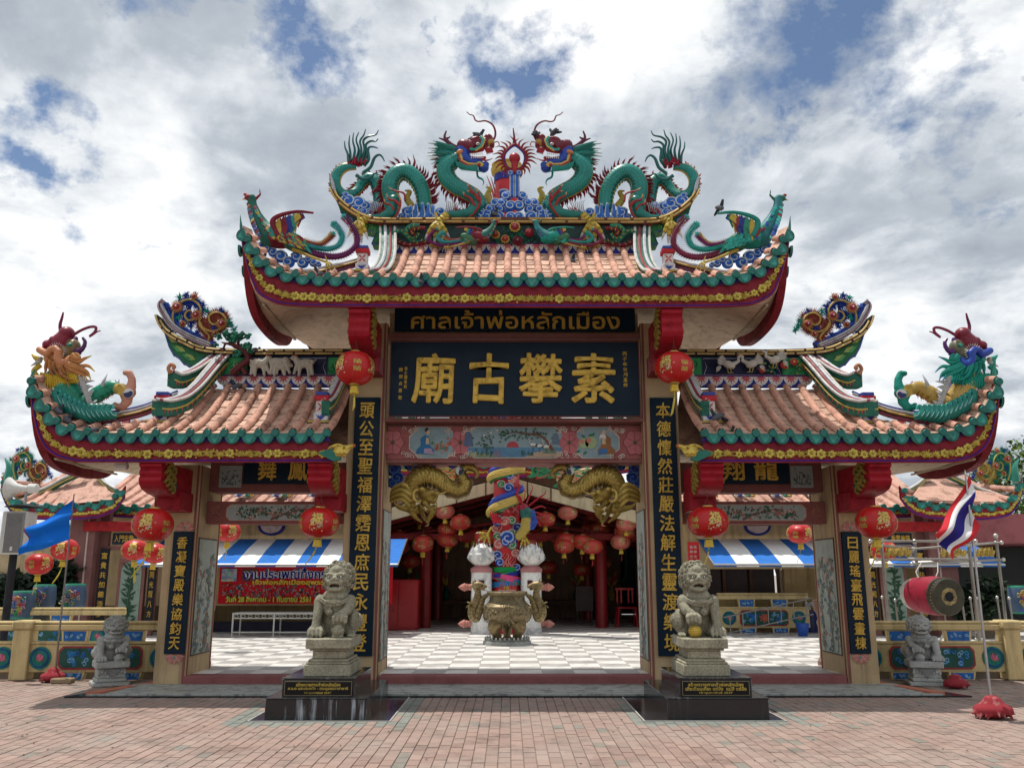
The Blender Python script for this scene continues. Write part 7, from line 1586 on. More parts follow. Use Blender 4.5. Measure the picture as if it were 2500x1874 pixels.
# ================================================================ RAILINGS
RY = 10.46
def relief_panel(mb, cx, w, z0, z1, y):
 mb.merge(flat(octo(cx - w, cx + w, z0, z1, .05), y, (.30, .04, .05), .014)); mb.merge(flat(octo(cx - w + .022, cx + w - .022, z0 + .022, z1 - .022, .045), y - .012, (.02, .09, .07), .006))
 zm_ = (z0 + z1) / 2
 for k in range(14): scrolls(mb, cx + (1, -1)[k % 2] * (.14 + (w - .22) * (k // 2 + .5) / 7), zm_ + (-1) ** (k // 2) * .05, y - .020, .06, random.choice([(.05, .26, .62), (.22, .44, .66), (.04, .16, .50)]), (1, -1)[k % 2], 2, .010)
 for k in range(7): a = k * 2 * PI / 7; pts = [(cx + (.02 + .075 * t) * math.cos(a + t * 1.2), y - .022, zm_ + (.02 + .06 * t) * math.sin(a + t * 1.2)) for t in (0, .3, .6, 1)]; mb.tube(pts, .014, 4, (.58, .15, .10))
 mb.ball((cx, y - .02, zm_), (.022, .010, .022), 8, 6, (.50, .30, .12))
def medallion(mb, cx, zc, r, y):
 for (q, c, d) in ((1, (.01, .17, .15), 0), (.84, (.012, .06, .22), .006), (.70, (.01, .16, .14), .010)): mb.merge(flat(ngon(cx, zc, r * q, r * q, 26), y - d, c, .010))
 for k in range(5): a = PI * (k + .7) / 6.4; mb.leaf((cx + (k - 2) * .006, y - .024, zc - r * .28), (cx + r * .52 * math.cos(a), y - .024, zc - r * .30 + r * .78 * math.sin(a)), r * .20, (0, -1, 0), (.52, .16, .24) if k % 2 else (.42, .08, .16), .006)
 for k in (-1, 1): mb.leaf((cx, y - .026, zc - r * .4), (cx + k * r * .35, y - .026, zc - r * .08), r * .10, (0, -1, 0), (.01, .20, .08), .004)
CRM = (.62, .49, .25)
def railing(label, xs, m, y=RY, z_=0.0, lab_g='cream railings with painted panels', posts=True, sc=1.0, detail=True):
 t = thing('railing', label, 'railing', (xs[0], y, z_), lab_g); ox = xs[0]; x0, x1 = min(xs) - ox, max(xs) - ox
 Z = lambda v: v * sc
 mb = MB(); mb.box((x0, -.06, Z(.585)), (x1, .06, Z(.66)), CRM, .014); mb.box((x0, -.05, Z(.66)), (x1, .05, Z(.70)), CRM, .016); mb.build('top_rail', WALL, t)
 mb = MB(); mb.box((x0, -.04, Z(.09)), (x1, .04, Z(.425)), CRM, .008); mb.box((x0, -.055, Z(.425)), (x1, .055, Z(.455)), CRM, .008); mb.build('panel_wall', WALL, t)
 for k in range(len(xs) - 1):
  a, b_ = sorted((xs[k] - ox, xs[k + 1] - ox)); c = (a + b_) / 2; w = (b_ - a) / 2
  if posts:
   for e in (xs[k + 1] - ox,): q = MB(); q.box((e - .105, -.105, 0), (e + .105, .105, Z(.60)), CRM, .012); q.box((e - .125, -.125, Z(.60)), (e + .125, .125, Z(.71)), CRM, .02); q.build('post', WALL, t)
  q = MB(); relief_panel(q, c, w * .53, Z(.125), Z(.40), -.042); q.build('relief_panel', PAINT, t)
  for s_ in (-1, 1):
   q = MB(); medallion(q, c + s_ * w * .76, Z(.26), .135, -.042); q.build('lotus_medallion', PAINT, t)
   for (za, zb) in ((.455, .585), (.0, .09)):
    q = MB(); cx = c + s_ * w * .36; q.prism([(cx - .15, Z(za)), (cx + .15, Z(za)), (cx + .17, Z(zb)), (cx - .17, Z(zb))], 'xz', -.035, .035, CRM); q.prism([(cx - .13, Z(za) + .008), (cx + .13, Z(za) + .008), (cx + .14, Z(zb) - .008), (cx - .14, Z(zb) - .008)], 'xz', -.040, -.035, (.02, .13, .42))
    for j in range(6): scrolls(q, cx - .10 + .04 * j, Z((za + zb) / 2), -.043, .036, (.30, .52, .72), (1, -1)[j % 2], 1, .007)
    q.build('cloud_block', PAINT, t)
 return t
xl = Wz(43, 1660).x; xr = Wz(2505, 1664).x
railing('cream railing with lotus medallions left of the gate', [-4.14, xl, xl * 2 + 4.14], -1); railing('cream railing with lotus medallions right of the gate', [4.17, xr, xr * 2 - 4.17], 1)
tag(MB().box((-14, 10.62, -.05), (-4.2, 10.9, .12), (.30, .27, .24), .01).box((4.2, 10.62, -.05), (14, 10.9, .12), (.30, .27, .24), .01).build('court_kerb', WALL), kind='structure')

# ================================================================ DRAGON COLUMN, LOTUS POSTS, INCENSE BURNER
CX, CYY = W(1236, 1545, 16.95).x, 16.95; FZ = .14
t = thing('dragon_column', 'tall red column wrapped by a golden scaled dragon behind the incense burner', 'column', (CX, CYY, FZ)); t_base[t.name] = Vector((CX, CYY, FZ))
zt_col = W(1236, 425, CYY).z
mb = MB(); mb.lathe([(.262, FZ), (.262, zt_col)], (CX, CYY, 0), 28, (.48, .02, .03)); part(mb, 'shaft', t, GLOSS)
mb = MB(); mb.lathe([(.28, zt_col - .05), (.34, zt_col), (.36, zt_col + .10), (.30, zt_col + .14), (.34, zt_col + .20), (.02, zt_col + .24)], (CX, CYY, 0), 24, (.48, .34, .07)); mb.lathe([(.285, zt_col - .22), (.285, zt_col - .06)], (CX, CYY, 0), 24, (.02, .03, .25)); part(mb, 'cap', t)
zz_ = lambda py: W(1236, py, CYY - .3).z
pts = []; 
for (py0, py1, a0, a1) in ((1262, 1085, 3.5, 3.5 - 1.9 * PI),):
 for k in range(13): q = k / 12; a = a0 + (a1 - a0) * q; pts.append((CX + .34 * math.cos(a), CYY + .34 * math.sin(a), zz_(1255) + (zz_(1010) - zz_(1255)) * q))
def helix(a_from, a_to, py_from, py_to, n=16, r=.315): return [(CX + r * math.cos(a_from + (a_to - a_from) * k / n), CYY + r * math.sin(a_from + (a_to - a_from) * k / n), zz_(py_from) + (zz_(py_to) - zz_(py_from)) * k / n) for k in range(n + 1)]
def hserp(P, r, c1, c2):
 Q = spl(P, 6); mb = MB(); N = len(Q); mb.tube(Q, [r * (1 - .15 * i / N) for i in range(N)], 14, [c1 if (i % 3) else c2 for i in range(N)], True)
 for i in range(0, N - 1):
  rad = Vector((Q[i].x - CX, Q[i].y - CYY, 0)).normalized()
  for e in (-.9, -.45, 0, .45, .9): d = (rad * math.cos(e) + Vector((0, 0, 1)) * math.sin(e)); mb.ball(tuple(Q[i] + d * r * .96), (.022, .022, .018), 6, 4, (.62, .46, .12))
 part(mb, 'dragon_body', t, GLOSS)
 g = MB(); g.tube([q - Vector((0, 0, r * .95)) for q in Q], .030, 6, (.01, .22, .08)); part(g, 'dragon_belly', t, GLOSS)
 s_ = MB()
 for i in range(0, N - 1, 2): rad = Vector((Q[i].x - CX, Q[i].y - CYY, 0)).normalized(); s_.tube([Q[i] + Vector((0, 0, r * .8)), Q[i] + rad * .04 + Vector((0, 0, r * 1.6)), Q[i] + rad * .01 + Vector((0, 0, r * 2.5))], [.03, .02, .002], 6, (.02, .06, .42))
 part(s_, 'dragon_spines', t, GLOSS)
hserp(helix(PI * 1.02, PI * 1.98, 1250, 1205), .090, (.30, .22, .05), (.40, .30, .08)); hserp(helix(PI * 1.0, PI * 1.9, 1165, 1140), .08, (.42, .31, .06), (.50, .38, .09))
for (px, py, r, d, c) in ((1216, 1270, .12, 1, BLUE), (1232, 1272, .10, -1, (.50, .14, .12)), (1250, 1270, .09, 1, (.01, .22, .10)), (1262, 1288, .11, -1, BLUE), (1240, 1312, .15, 1, BLUE), (1218, 1328, .11, -1, (.50, .14, .14)), (1250, 1330, .10, 1, (.02, .25, .14)), (1236, 1322, .10, -1, BLUE), (1243, 1160, .10, 1, BLUE), (1250, 1172, .09, -1, (.50, .14, .12)), (1228, 1022, .11, 1, BLUE), (1232, 478, .16, 1, BLUE), (1222, 500, .14, -1, BLUE), (1240, 505, .15, 1, BLUE), (1262, 1385, .08, 1, BLUE), (1215, 1355, .10, 1, BLUE), (1258, 1350, .09, -1, (.50, .14, .14)), (1222, 1240, .10, 1, (.01, .22, .10)), (1250, 1300, .08, 1, (.01, .22, .10)), (1210, 1290, .09, -1, (.50, .14, .12)), (1255, 1215, .09, 1, BLUE), (1212, 1222, .09, 1, BLUE), (1230, 1100, .11, 1, BLUE), (1242, 1190, .10, -1, BLUE), (1225, 1182, .09, 1, (.01, .22, .10)), (1216, 1308, .09, 1, (.01, .22, .10)), (1254, 1318, .09, -1, BLUE), (1220, 1372, .09, 1, BLUE)):
 mb = MB(); p = W(px, py, CYY - .27); dx = p.x - CX; yy = CYY - math.sqrt(max(.0, .28 ** 2 - dx * dx)) - .01; curlcloud(mb, p.x, p.z, yy, r, d, c, (.35, .42, .60) if c == BLUE else (.60, .40, .34), .04); part(mb, 'cloud_curl', t)
mb = MB()
for (px, py) in ((1240, 1225), (1245, 1380), (1228, 1372), (1252, 1240), (1230, 1240), (1236, 1020), (1256, 1022), (1212, 1300)):
 for j in range(3):
  P_ = []
  for k in range(7): p = W(px + 5 * j + 4 * math.sin(k * 1.3 + j), py + 10 - 5.5 * k, CYY - .28); dx = max(-.27, min(.27, p.x - CX)); P_.append((CX + dx, CYY - math.sqrt(.285 ** 2 - dx * dx) - .004, p.z))
  mb.tube(P_, [.020, .020, .018, .016, .014, .010, .003], 5, (.55, .15, .14), True, .5)
part(mb, 'flame_relief', t, GLOSS)
mb = MB()
for (py, h, c, tl) in ((1390, .10, (.01, .24, .06), .0), (1402, .07, (.03, .03, .28), .03), (1410, .12, (.60, .08, .22), -.05), (1424, .10, (.02, .16, .40), .03), (1398, .03, (.02, .22, .12), .08), (1418, .03, (.02, .22, .12), -.07)):
 zc_ = zz_(py); n = 30; v = []
 for k in range(n): a = 2 * PI * k / n; r = .295 + .012 * math.sin(5 * a + py); v += [(CX + r * math.cos(a), CYY + r * math.sin(a), zc_ + tl * math.cos(a) - h / 2), (CX + (r + .01) * math.cos(a), CYY + (r + .01) * math.sin(a), zc_ + tl * math.cos(a) + h / 2)]
 mb.add(v, [(2 * k, (2 * k + 2) % (2 * n), (2 * k + 3) % (2 * n), 2 * k + 1) for k in range(n)], c)
part(mb, 'sash', t, FABRIC)
s = Sculpt(); Q = lambda px, py, o=0: W(px, py, CYY - .35 + o)
s.chain([Q(1268, 1308), Q(1282, 1290), Q(1284, 1272)], [.09, .10, .10], (.40, .30, .06)); s.ell(Q(1284, 1252), (.13, .13, .13), None, (.01, .10, .09)); s.ell(Q(1278, 1238), (.10, .1, .08), None, (.30, .01, .03)); s.chain([Q(1300, 1250), Q(1305, 1268), Q(1290, 1280)], [.06, .05, .05], (.02, .06, .34)); s.chain([Q(1275, 1285), Q(1300, 1288), Q(1310, 1275)], [.05, .045, .03], (.02, .06, .34)); adopt(s.build('dragon_head', GLOSS, None, .02), t)
mb = MB()
for (P_, r) in (([(1275, 1230), (1262, 1205), (1270, 1185), (1262, 1183)], .05), ([(1285, 1228), (1295, 1205), (1300, 1190), (1296, 1180)], .035), ([(1290, 1235), (1315, 1215), (1330, 1205), (1333, 1195)], .03), ([(1318, 1213), (1335, 1218), (1342, 1215)], .018), ([(1295, 1245), (1320, 1235), (1332, 1240)], .03), ([(1295, 1250), (1315, 1252), (1330, 1262)], .03), ([(1298, 1258), (1318, 1265), (1325, 1275)], .025), ([(1275, 1225), (1268, 1210), (1255, 1215)], .03), ([(1290, 1262), (1310, 1270), (1320, 1285)], .022), ([(1280, 1222), (1282, 1200), (1276, 1190)], .03)): strand(mb, [Q(x, y) for x, y in P_], r * .6, (.36, .015, .03), .006, 4)
part(mb, 'dragon_mane', t, GLOSS)
mb = MB()
for (x, y, l) in ((1202, 1170, 1), (1208, 1165, 1), (1215, 1160, 1)): strand(mb, [Q(x + 8, 1275), Q(x, 1262), Q(x - 6, 1250 - l)], .05, (.42, .02, .03), .004, 3)
foot(mb, Q(1190, 1305), [Q(1168, 1300), Q(1172, 1315), Q(1182, 1322), Q(1195, 1325)], Q(1200, 1285), .028); foot(mb, Q(1280, 1310), [Q(1272, 1330), Q(1282, 1333), Q(1292, 1328)], Q(1285, 1295), .028); part(mb, 'dragon_claw', t)
mb = MB()
for (x0, y0, x1, y1) in ((1208, 490, 1188, 428), (1212, 492, 1198, 432), (1216, 490, 1208, 440), (1202, 495, 1188, 450), (1218, 495, 1214, 448)): strand(mb, [Q(x0, y0), Q((x0 + x1) / 2 + 2, (y0 + y1) / 2), Q(x1, y1)], .035, (.45, .08, .08), .006, 3)
part(mb, 'tail_fin', t)
# lotus posts
for s_, px in ((-1, 1174), (1, 1298)):
 X = W(px, 1547, 16.6).x; t = thing('lotus_post', 'white marble post topped by a white lotus, %s of the dragon column' % ('left' if s_ < 0 else 'right'), 'stone post', (X, 16.75, FZ), 'marble posts topped with lotus flowers'); h = W(px, 1380, 16.6).z - FZ; r = .205
 mb = MB(); mb.lathe([(r, 0), (r, h - .13)], (0, 0, 0), 12, WHITE); mb.build('shaft', MARBLE, t)
 mb = MB(); mb.lathe([(r + .012, h - .13), (r + .012, h - .06), (r * .8, h - .02), (r * .7, h)], (0, 0, 0), 12, (.45, .20, .20)); mb.box((-.06 - s_ * .02, -r - .008, h - .42), (.04 - s_ * .02, -r + .02, h - .28), (.07, .02, .02)); mb.build('band', MATTE, t)
 mb = MB(); L0 = h; H2 = W(px, 1322, 16.6).z - FZ - h
 mb.lathe([(.13, L0), (.24, L0 + H2 * .2), (.27, L0 + H2 * .45), (.20, L0 + H2 * .7), (.05, L0 + H2 * .92), (.01, L0 + H2 * .95)], (0, 0, 0), 20, WHITE)
 mb.build('lotus_core', MARBLE, t)
 for ring_, (n_, r0, r1, zt) in enumerate(((8, .15, .285, .66), (8, .13, .255, .84), (6, .10, .19, 1.0))):
  for k in range(n_):
   a = 2 * PI * (k + .5 * ring_) / n_ + .2; q = MB(); R1 = lambda rr, z, da: (rr * math.cos(a + da), rr * math.sin(a + da), L0 + H2 * z)
   q.add([R1(r0, .02, 0), R1(r1 * .93, zt * .35, -.34), R1(r1 * .95, zt * .70, -.24), R1(r1 * .80, zt, 0), R1(r1 * .95, zt * .70, .24), R1(r1 * .93, zt * .35, .34), R1(r1 * 1.03, zt * .5, 0)], [(0, 6, 1), (1, 6, 2), (2, 6, 3), (3, 6, 4), (4, 6, 5), (5, 6, 0)], (.70, .69, .66)); q.build('petal', MARBLE, t, True, 80)
 for (py) in (1433, 1523):
  z = W(px, py, 16.6).z - FZ; q = MB(); q.lathe([(.001, s_ * .46), (.05, s_ * .40), (.085, s_ * .33), (.06, s_ * .30), (.075, s_ * .28), (.055, s_ * .26), (.07, s_ * .20), (.05, s_ * .15)], (0, 0, z), 14, (.50, .22, .18), 'x'); q.build('spear_knob', MATTE, t)
mb = MB(); 
# bronze incense burner
B0 = Wz(1238, 1574, FZ); t = thing('incense_burner', 'round bronze incense burner on three legs with two dragon handles', 'incense burner', (B0.x, B0.y + .2, FZ)); q = 1.0
sc_ = 13.95 / F                                            # metres per photo pixel at the burner
U = lambda px: px * sc_
mb = MB(); mb.lathe([(U(61), 0), (U(60), .05), (U(55), .07), (U(58), .085)], n=36, col=(.13, .12, .10)); [mb.ball((U(54) * math.cos(k * PI / 15), U(54) * math.sin(k * PI / 15), .10), (.02, .02, .03), 6, 4, (.12, .11, .09)) for k in range(30)]; mb.build('base_plate', STONE_G, t)
mb = MB(); zb_ = lambda py: W(1238, py, B0.y).z - FZ
prf = [(.02, zb_(1533)), (U(32), zb_(1530)), (U(56), zb_(1512)), (U(63), zb_(1495)), (U(60), zb_(1480)), (U(50), zb_(1472)), (U(45), zb_(1466)), (U(44), zb_(1456)), (U(50), zb_(1452)), (U(52), zb_(1446)), (U(50), zb_(1443)), (U(46), zb_(1443)), (U(44), zb_(1450)), (.02, zb_(1450))]
mb.lathe(prf, n=48, col=(.24, .19, .11)); mb.build('bowl', BRONZE, t)
mb = MB(); rs3 = random.Random(4)
for k in range(150): a = rs3.uniform(0, 6.28); z = rs3.uniform(zb_(1525), zb_(1478)); r = float(np.interp(z, [zb_(1530), zb_(1512), zb_(1495), zb_(1480), zb_(1472)], [U(32), U(56), U(63), U(60), U(50)])); scr = []; [scr.append((r * math.cos(a + .05 * math.cos(j)) * (1.01), r * math.sin(a + .05 * math.cos(j)) * 1.01, z + .028 * math.sin(j))) for j in (0, .9, 1.8, 2.7, 3.6, 4.5)]; mb.tube(scr, .010, 4, (.32, .26, .15))
tag(mb.build('cast_relief', BRONZE, t), kind='stuff')
for a in (-2.35, -.8, PI / 2):
 c, s0 = math.cos(a), math.sin(a); q = MB(); r0 = U(36); pq_ = [(r0 * c, r0 * s0, zb_(1518)), (r0 * 1.25 * c, r0 * 1.25 * s0, zb_(1535)), (r0 * .9 * c, r0 * .9 * s0, zb_(1553)), (r0 * 1.05 * c, r0 * 1.05 * s0, .07)]; Pq = spl(pq_, 4); q.tube(Pq, [.12, .125, .125, .115, .10, .085, .072, .062, .06, .06, .065, .075, .085][:len(Pq)], 10, (.27, .20, .10)); q.ball((r0 * 1.35 * c, r0 * 1.35 * s0, zb_(1530)), (.085, .085, .07), 8, 6, (.32, .25, .13)); q.build('leg', BRONZE, t)
for s_ in (-1, 1):
 P_ = [(s_ * U(50), 0, zb_(1452)), (s_ * U(62), 0, zb_(1462)), (s_ * U(68), 0, zb_(1482)), (s_ * U(78), 0, zb_(1510)), (s_ * U(88), 0, zb_(1500)), (s_ * U(86), 0, zb_(1480)), (s_ * U(76), 0, zb_(1462)), (s_ * U(74), 0, zb_(1444)), (s_ * U(80), 0, zb_(1432)), (s_ * U(68), 0, zb_(1424))]
 q = MB(); Q_ = spl(P_, 5); N = len(Q_); q.tube(Q_, [.030 + .045 * math.sin(PI * min(1, i / N * 1.1)) for i in range(N)], 8, [(.33, .26, .13) if i % 2 else (.24, .18, .09) for i in range(N)], True, .9)
 for i in range(4, N - 3, 2): q.cone(Q_[i], Q_[i] + Vector((s_ * .07, 0, .03)), .02, 4, (.28, .22, .11))
 q.build('dragon_handle', BRONZE, t)
 sH = Sculpt(); cH_ = (.30, .23, .12); hx, hz = s_ * U(76), zb_(1428); sH.ell((hx, 0, hz), (.085, .06, .065), None, cH_); sH.chain([(hx - s_ * .04, 0, hz + .01), (hx - s_ * .14, 0, hz - .02)], [.05, .03], cH_); sH.chain([(hx - s_ * .03, 0, hz - .04), (hx - s_ * .11, 0, hz - .07)], [.03, .02], cH_)
 for k in range(8): a = .4 + k * .4; sH.cap((hx, 0, hz), (hx + s_ * .13 * math.sin(a), .02 * (k % 3 - 1), hz + .13 * math.cos(a)), .025, .006, cH_)
 oH = sH.build('dragon_head', BRONZE, t, .012)
 q = MB(); foot(q, (s_ * U(90), -.05, zb_(1478)), [(s_ * U(98), -.08, zb_(1470)), (s_ * U(100), -.08, zb_(1480)), (s_ * U(96), -.08, zb_(1488))], None, .014, (.30, .23, .12), (.4, .33, .2)); q.build('claw', BRONZE, t)
mb = MB(); mb.box((-U(22), -U(8), zb_(1446)), (U(22), U(8), zb_(1440)), (.55, .40, .36)); [mb.tube([(x, y, zb_(1444)), (x + rs3.uniform(-.01, .01), y, zb_(1444) + rs3.uniform(.08, .20))], .005, 4, (.45, .12, .10)) for x, y in [(rs3.uniform(-.15, .15), rs3.uniform(-.05, .05)) for _ in range(24)]]; [mb.leaf((x, 0, zb_(1440)), (x + .03, 0, zb_(1428)), .025, (0, -1, 0), (.62, .48, .12)) for x in (-.06, -.02, .01)]; mb.build('offerings', PAINT, t)
# ================================================================ BUILDINGS BEHIND THE COURT
def bpart(t, name, mb, mat=WALL, smooth=False):
 o = mb.build(name, mat, None, smooth); o.parent = t; o.location = -t.location; return o
def bx(t, name, a, b_, col, mat=WALL, ch=.006): return bpart(t, name, MB().box(a, b_, col, ch), mat)
def tiled(t, x0, x1, y0, z0, y1, z1, sp=.26, m=1, rib=.055, eave=True, curve=.35):
 """simple far roof slope: deck, ribs, glazed eave"""
 n = 6; f = lambda q: (y0 + (y1 - y0) * q, z0 + (z1 - z0) * (q * (1 - curve) + q * q * curve)); d = MB(); P = [f(k / n) for k in range(n + 1)]
 d.add([(x, y, z) for x in (x0, x1) for y, z in P], [(k, n + 1 + k, n + 2 + k, k + 1) for k in range(n)], (.60, .36, .28)); bpart(t, 'roof_slope', d, TERRA)
 N = int((x1 - x0) / sp); x = x0 + sp / 2
 for k in range(N):
  r = MB(); r.tube([(x, y, z + .01) for y, z in P], rib, 8, [(.66, .37, .29), (.58, .32, .25)] * 3); bpart(t, 'tile_row', r, TERRA, True)
  if eave: link('round_end_tile', disc_me, t, Vector((x, y0 - .03, z0 + .02)) - t.location, None, (1.35, 1, 1.35)); link('drip_tile', drip_me, t, Vector((x + sp / 2, y0 - .02, z0 - .02)) - t.location, None, (sp / .19, 1, 1.2))
  x += sp
 return P
def fasc(t, pts, y, h, m=1):
 """curved maroon eave board with gold garland"""
 C = Curve2(pts, 5); n = 30; v = []
 for yy in (y, y + .06):
  for k in range(n + 1): p = C.at(C.len * k / n); v += [(p[0], yy, p[1]), (p[0], yy, p[1] - h)]
 q = 2 * (n + 1); F_ = []
 for k in range(n): A = 2 * k; F_ += [(A, A + 1, A + 3, A + 2), (A + q, A + 2 + q, A + 3 + q, A + 1 + q), (A + 1, A + 1 + q, A + 3 + q, A + 3), (A, A + 2, A + 2 + q, A + q)]
 b = MB(); b.add(v, F_, (.27, .016, .03)); b.tube([(C.at(C.len * k / n)[0], y - .005, C.at(C.len * k / n)[1] - h + .02) for k in range(n + 1)], .012, 4, (.05, .02, .25)); bpart(t, 'fascia', b, PAINT)
 g = MB(); k = .04
 while k < .96:
  p = C.at(C.len * k); g.ball((p[0], y - .01, p[1] - h * .55 + random.uniform(-.015, .015)), (random.uniform(.03, .05), .02, random.uniform(.025, .04)), 6, 4, YEL if random.random() < .6 else (.45, .33, .05)); k += .055 / C.len
 tag(bpart(t, 'gold_garland', g, GOLD), kind='stuff')
# open hall ----------------------------------------------------------------
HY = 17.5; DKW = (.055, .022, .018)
t = thing('worship_hall', 'dark open hall behind the court with a low cream gable and hanging lanterns', 'hall', (0, HY, 0))
az = W(1240, 1163, HY); e1 = W(1700, 1285, HY); e0 = W(780, 1285, HY); b = MB()
for (p, q) in ((az, e0), (az, e1)):
 s_ = 1 if q.x > 0 else -1; v = [(p.x, HY, p.z), (q.x, HY, q.z), (q.x, HY, q.z - .26), (p.x, HY, p.z - .26)]; v += [(x, y + .12, z) for x, y, z in v]; f = [(0, 3, 2, 1), (4, 5, 6, 7), (0, 1, 5, 4), (3, 7, 6, 2)]; b.add(v, f if s_ > 0 else [k[::-1] for k in f], (.62, .54, .36))
bpart(t, 'gable_board', b, WALL)
for px in (1115, 1186, 1288, 1345): p = W(px, 1163, HY - .02); z = az.z + (e1.z - az.z) * abs(p.x - az.x) / abs(e1.x - az.x); bx(t, 'board_joint', (p.x - .012, HY - .012, z - .27), (p.x + .012, HY, z + .02), (.10, .04, .03), MATTE, 0)
b = MB()
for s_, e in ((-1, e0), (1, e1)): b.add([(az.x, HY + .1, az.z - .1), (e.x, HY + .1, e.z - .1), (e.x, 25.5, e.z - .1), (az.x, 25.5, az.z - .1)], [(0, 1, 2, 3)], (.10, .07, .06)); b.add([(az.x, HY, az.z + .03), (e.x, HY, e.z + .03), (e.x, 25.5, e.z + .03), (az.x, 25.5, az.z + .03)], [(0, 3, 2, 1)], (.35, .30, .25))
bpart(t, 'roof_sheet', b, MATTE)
for k in range(5):
 for s_, e in ((-1, e0), (1, e1)): yy = HY + .6 + k * 1.5; bpart(t, 'roof_truss', MB().tube([(az.x, yy, az.z - .25), (e.x, yy, e.z - .25)], .05, 6, (.16, .012, .012)).tube([(e.x, yy, e.z - .35), (az.x, yy, az.z - .9)], .035, 6, (.14, .01, .01)), PAINT)
bx(t, 'tie_beam', (e0.x, HY + .5, e0.z - .25), (e1.x, HY + .62, e0.z - .12), (.17, .012, .012), PAINT)
for x in (-3.3, -1.9, 1.95, 3.4):
 for y in (HY + 1.2, HY + 4.4): bpart(t, 'pillar', MB().lathe([(.13, FZ), (.13, 2.3)], (x, y, 0), 14, (.22, .010, .014)), GLOSS, True)
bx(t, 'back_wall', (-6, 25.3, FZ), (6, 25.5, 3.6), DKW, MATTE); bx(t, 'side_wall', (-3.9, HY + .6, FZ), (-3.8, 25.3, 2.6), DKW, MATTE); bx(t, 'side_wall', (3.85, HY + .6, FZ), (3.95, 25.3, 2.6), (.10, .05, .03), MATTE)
for cx in (-2.35, 2.2):
 bx(t, 'altar_panel', (cx - 1.25, 23.4, .70), (cx + 1.25, 23.55, 2.1), (.03, .10, .09), PAINT); q = MB(); q.merge(flat(octo(cx - .95, cx + .95, 1.05, 2.0, .12), 23.38, (.10, .30, .33), .02)); q.merge(flat(octo(cx - .88, cx + .88, 1.12, 1.93, .12), 23.355, (.010, .014, .05), .01))
 for k in range(30): scrolls(q, cx + random.uniform(-1.1, 1.1), random.choice((.85, .95, 1.4)) + random.uniform(-.08, .08), 23.35, .07, random.choice([(.10, .30, .20), (.35, .26, .06), (.30, .04, .04)]), 1, 1)
 bpart(t, 'altar_screen', q, PAINT)
for (px, py, w) in ((1130, 1500, .9), (1370, 1500, .95)): p = W(px, 1530, 22.0); bx(t, 'offering_bench', (p.x - w, 22.0, .52), (p.x + w, 22.6, .62), (.10, .05, .035), PAINT); [bx(t, 'bench_leg', (p.x + a - .03, 22.1, FZ), (p.x + a + .03, 22.16, .52), (.08, .04, .03), PAINT) for a in (-w + .1, 0, w - .1)]
for i, (x, c) in enumerate(((-2.6, (.30, .22, .05)), (-1.7, (.02, .10, .07)), (1.7, (.02, .10, .07)), (2.6, (.30, .22, .05)))):
 v_ = thing('altar_vase', 'vase of flowers on the altar deep in the hall, %s' % ('outer left', 'inner left', 'inner right', 'outer right')[i], 'vase', (x, 22.3, .62), 'altar vases'); MB().lathe([(.08, 0), (.12, .14), (.05, .30), (.08, .36)], n=14, col=c).build('vase', GLOSS, v_); q = MB(); [q.leaf((0, 0, .34), (random.uniform(-.2, .2), random.uniform(-.1, .1), random.uniform(.5, .8)), .04, (0, -1, 0), random.choice([(.03, .16, .05), (.40, .05, .05), (.5, .3, .05)])) for _ in range(26)]; q.build('flowers', PAINT, v_)
p = Wz(970, 1538, FZ); cb = thing('red_cabinet', 'red cabinet at the left edge of the hall beside the main pillar', 'cabinet', (p.x, p.y, FZ)); MB().box((-.42, 0, 0), (.42, .5, 1.02), (.30, .008, .012), .02).build('body', GLOSS, cb); MB().box((-.40, -.012, .05), (-.01, 0, .97), (.34, .010, .014), .008).box((.01, -.012, .05), (.40, 0, .97), (.34, .010, .014), .008).build('door', GLOSS, cb)
for (px, lab) in ((1023, 'red plastic chair inside the hall beside the red cabinet'), (1530, 'dark red plastic chair inside the hall on the right')):
 p = Wz(px, 1530, FZ); c = thing('plastic_chair', lab, 'chair', (p.x, p.y, FZ), 'plastic chairs in the hall'); rc = (.40, .012, .02)
 MB().box((-.21, -.2, .40), (.21, .2, .43), rc, .01).build('seat', GLOSS, c); [MB().box((x - .02, .17, .50), (x + .02, .20, .80), rc, .006).build('back_slat', GLOSS, c) for x in (-.17, -.08, .08, .17)]; MB().box((-.21, .17, .78), (.21, .20, .84), rc, .01).build('back_rail', GLOSS, c)
 for sx in (-1, 1):
  for sy in (-1, 1): MB().tube([(sx * .18, sy * .17, .40), (sx * .22, sy * .21, 0)], .018, 6, rc).build('leg', GLOSS, c)
for (px, lab) in ((1428, 'small grey board standing inside the hall on the right'),): p = Wz(px, 1523, FZ); c = thing('notice_board', lab, 'board', (p.x, p.y, FZ)); MB().box((-.2, 0, .3), (.2, .03, .85), (.12, .10, .10)).build('panel', MATTE, c); [MB().tube([(x, .015, .3), (x, .015, 0)], .015, 6, (.1, .1, .1)).build('leg', STEEL, c) for x in (-.17, .17)]
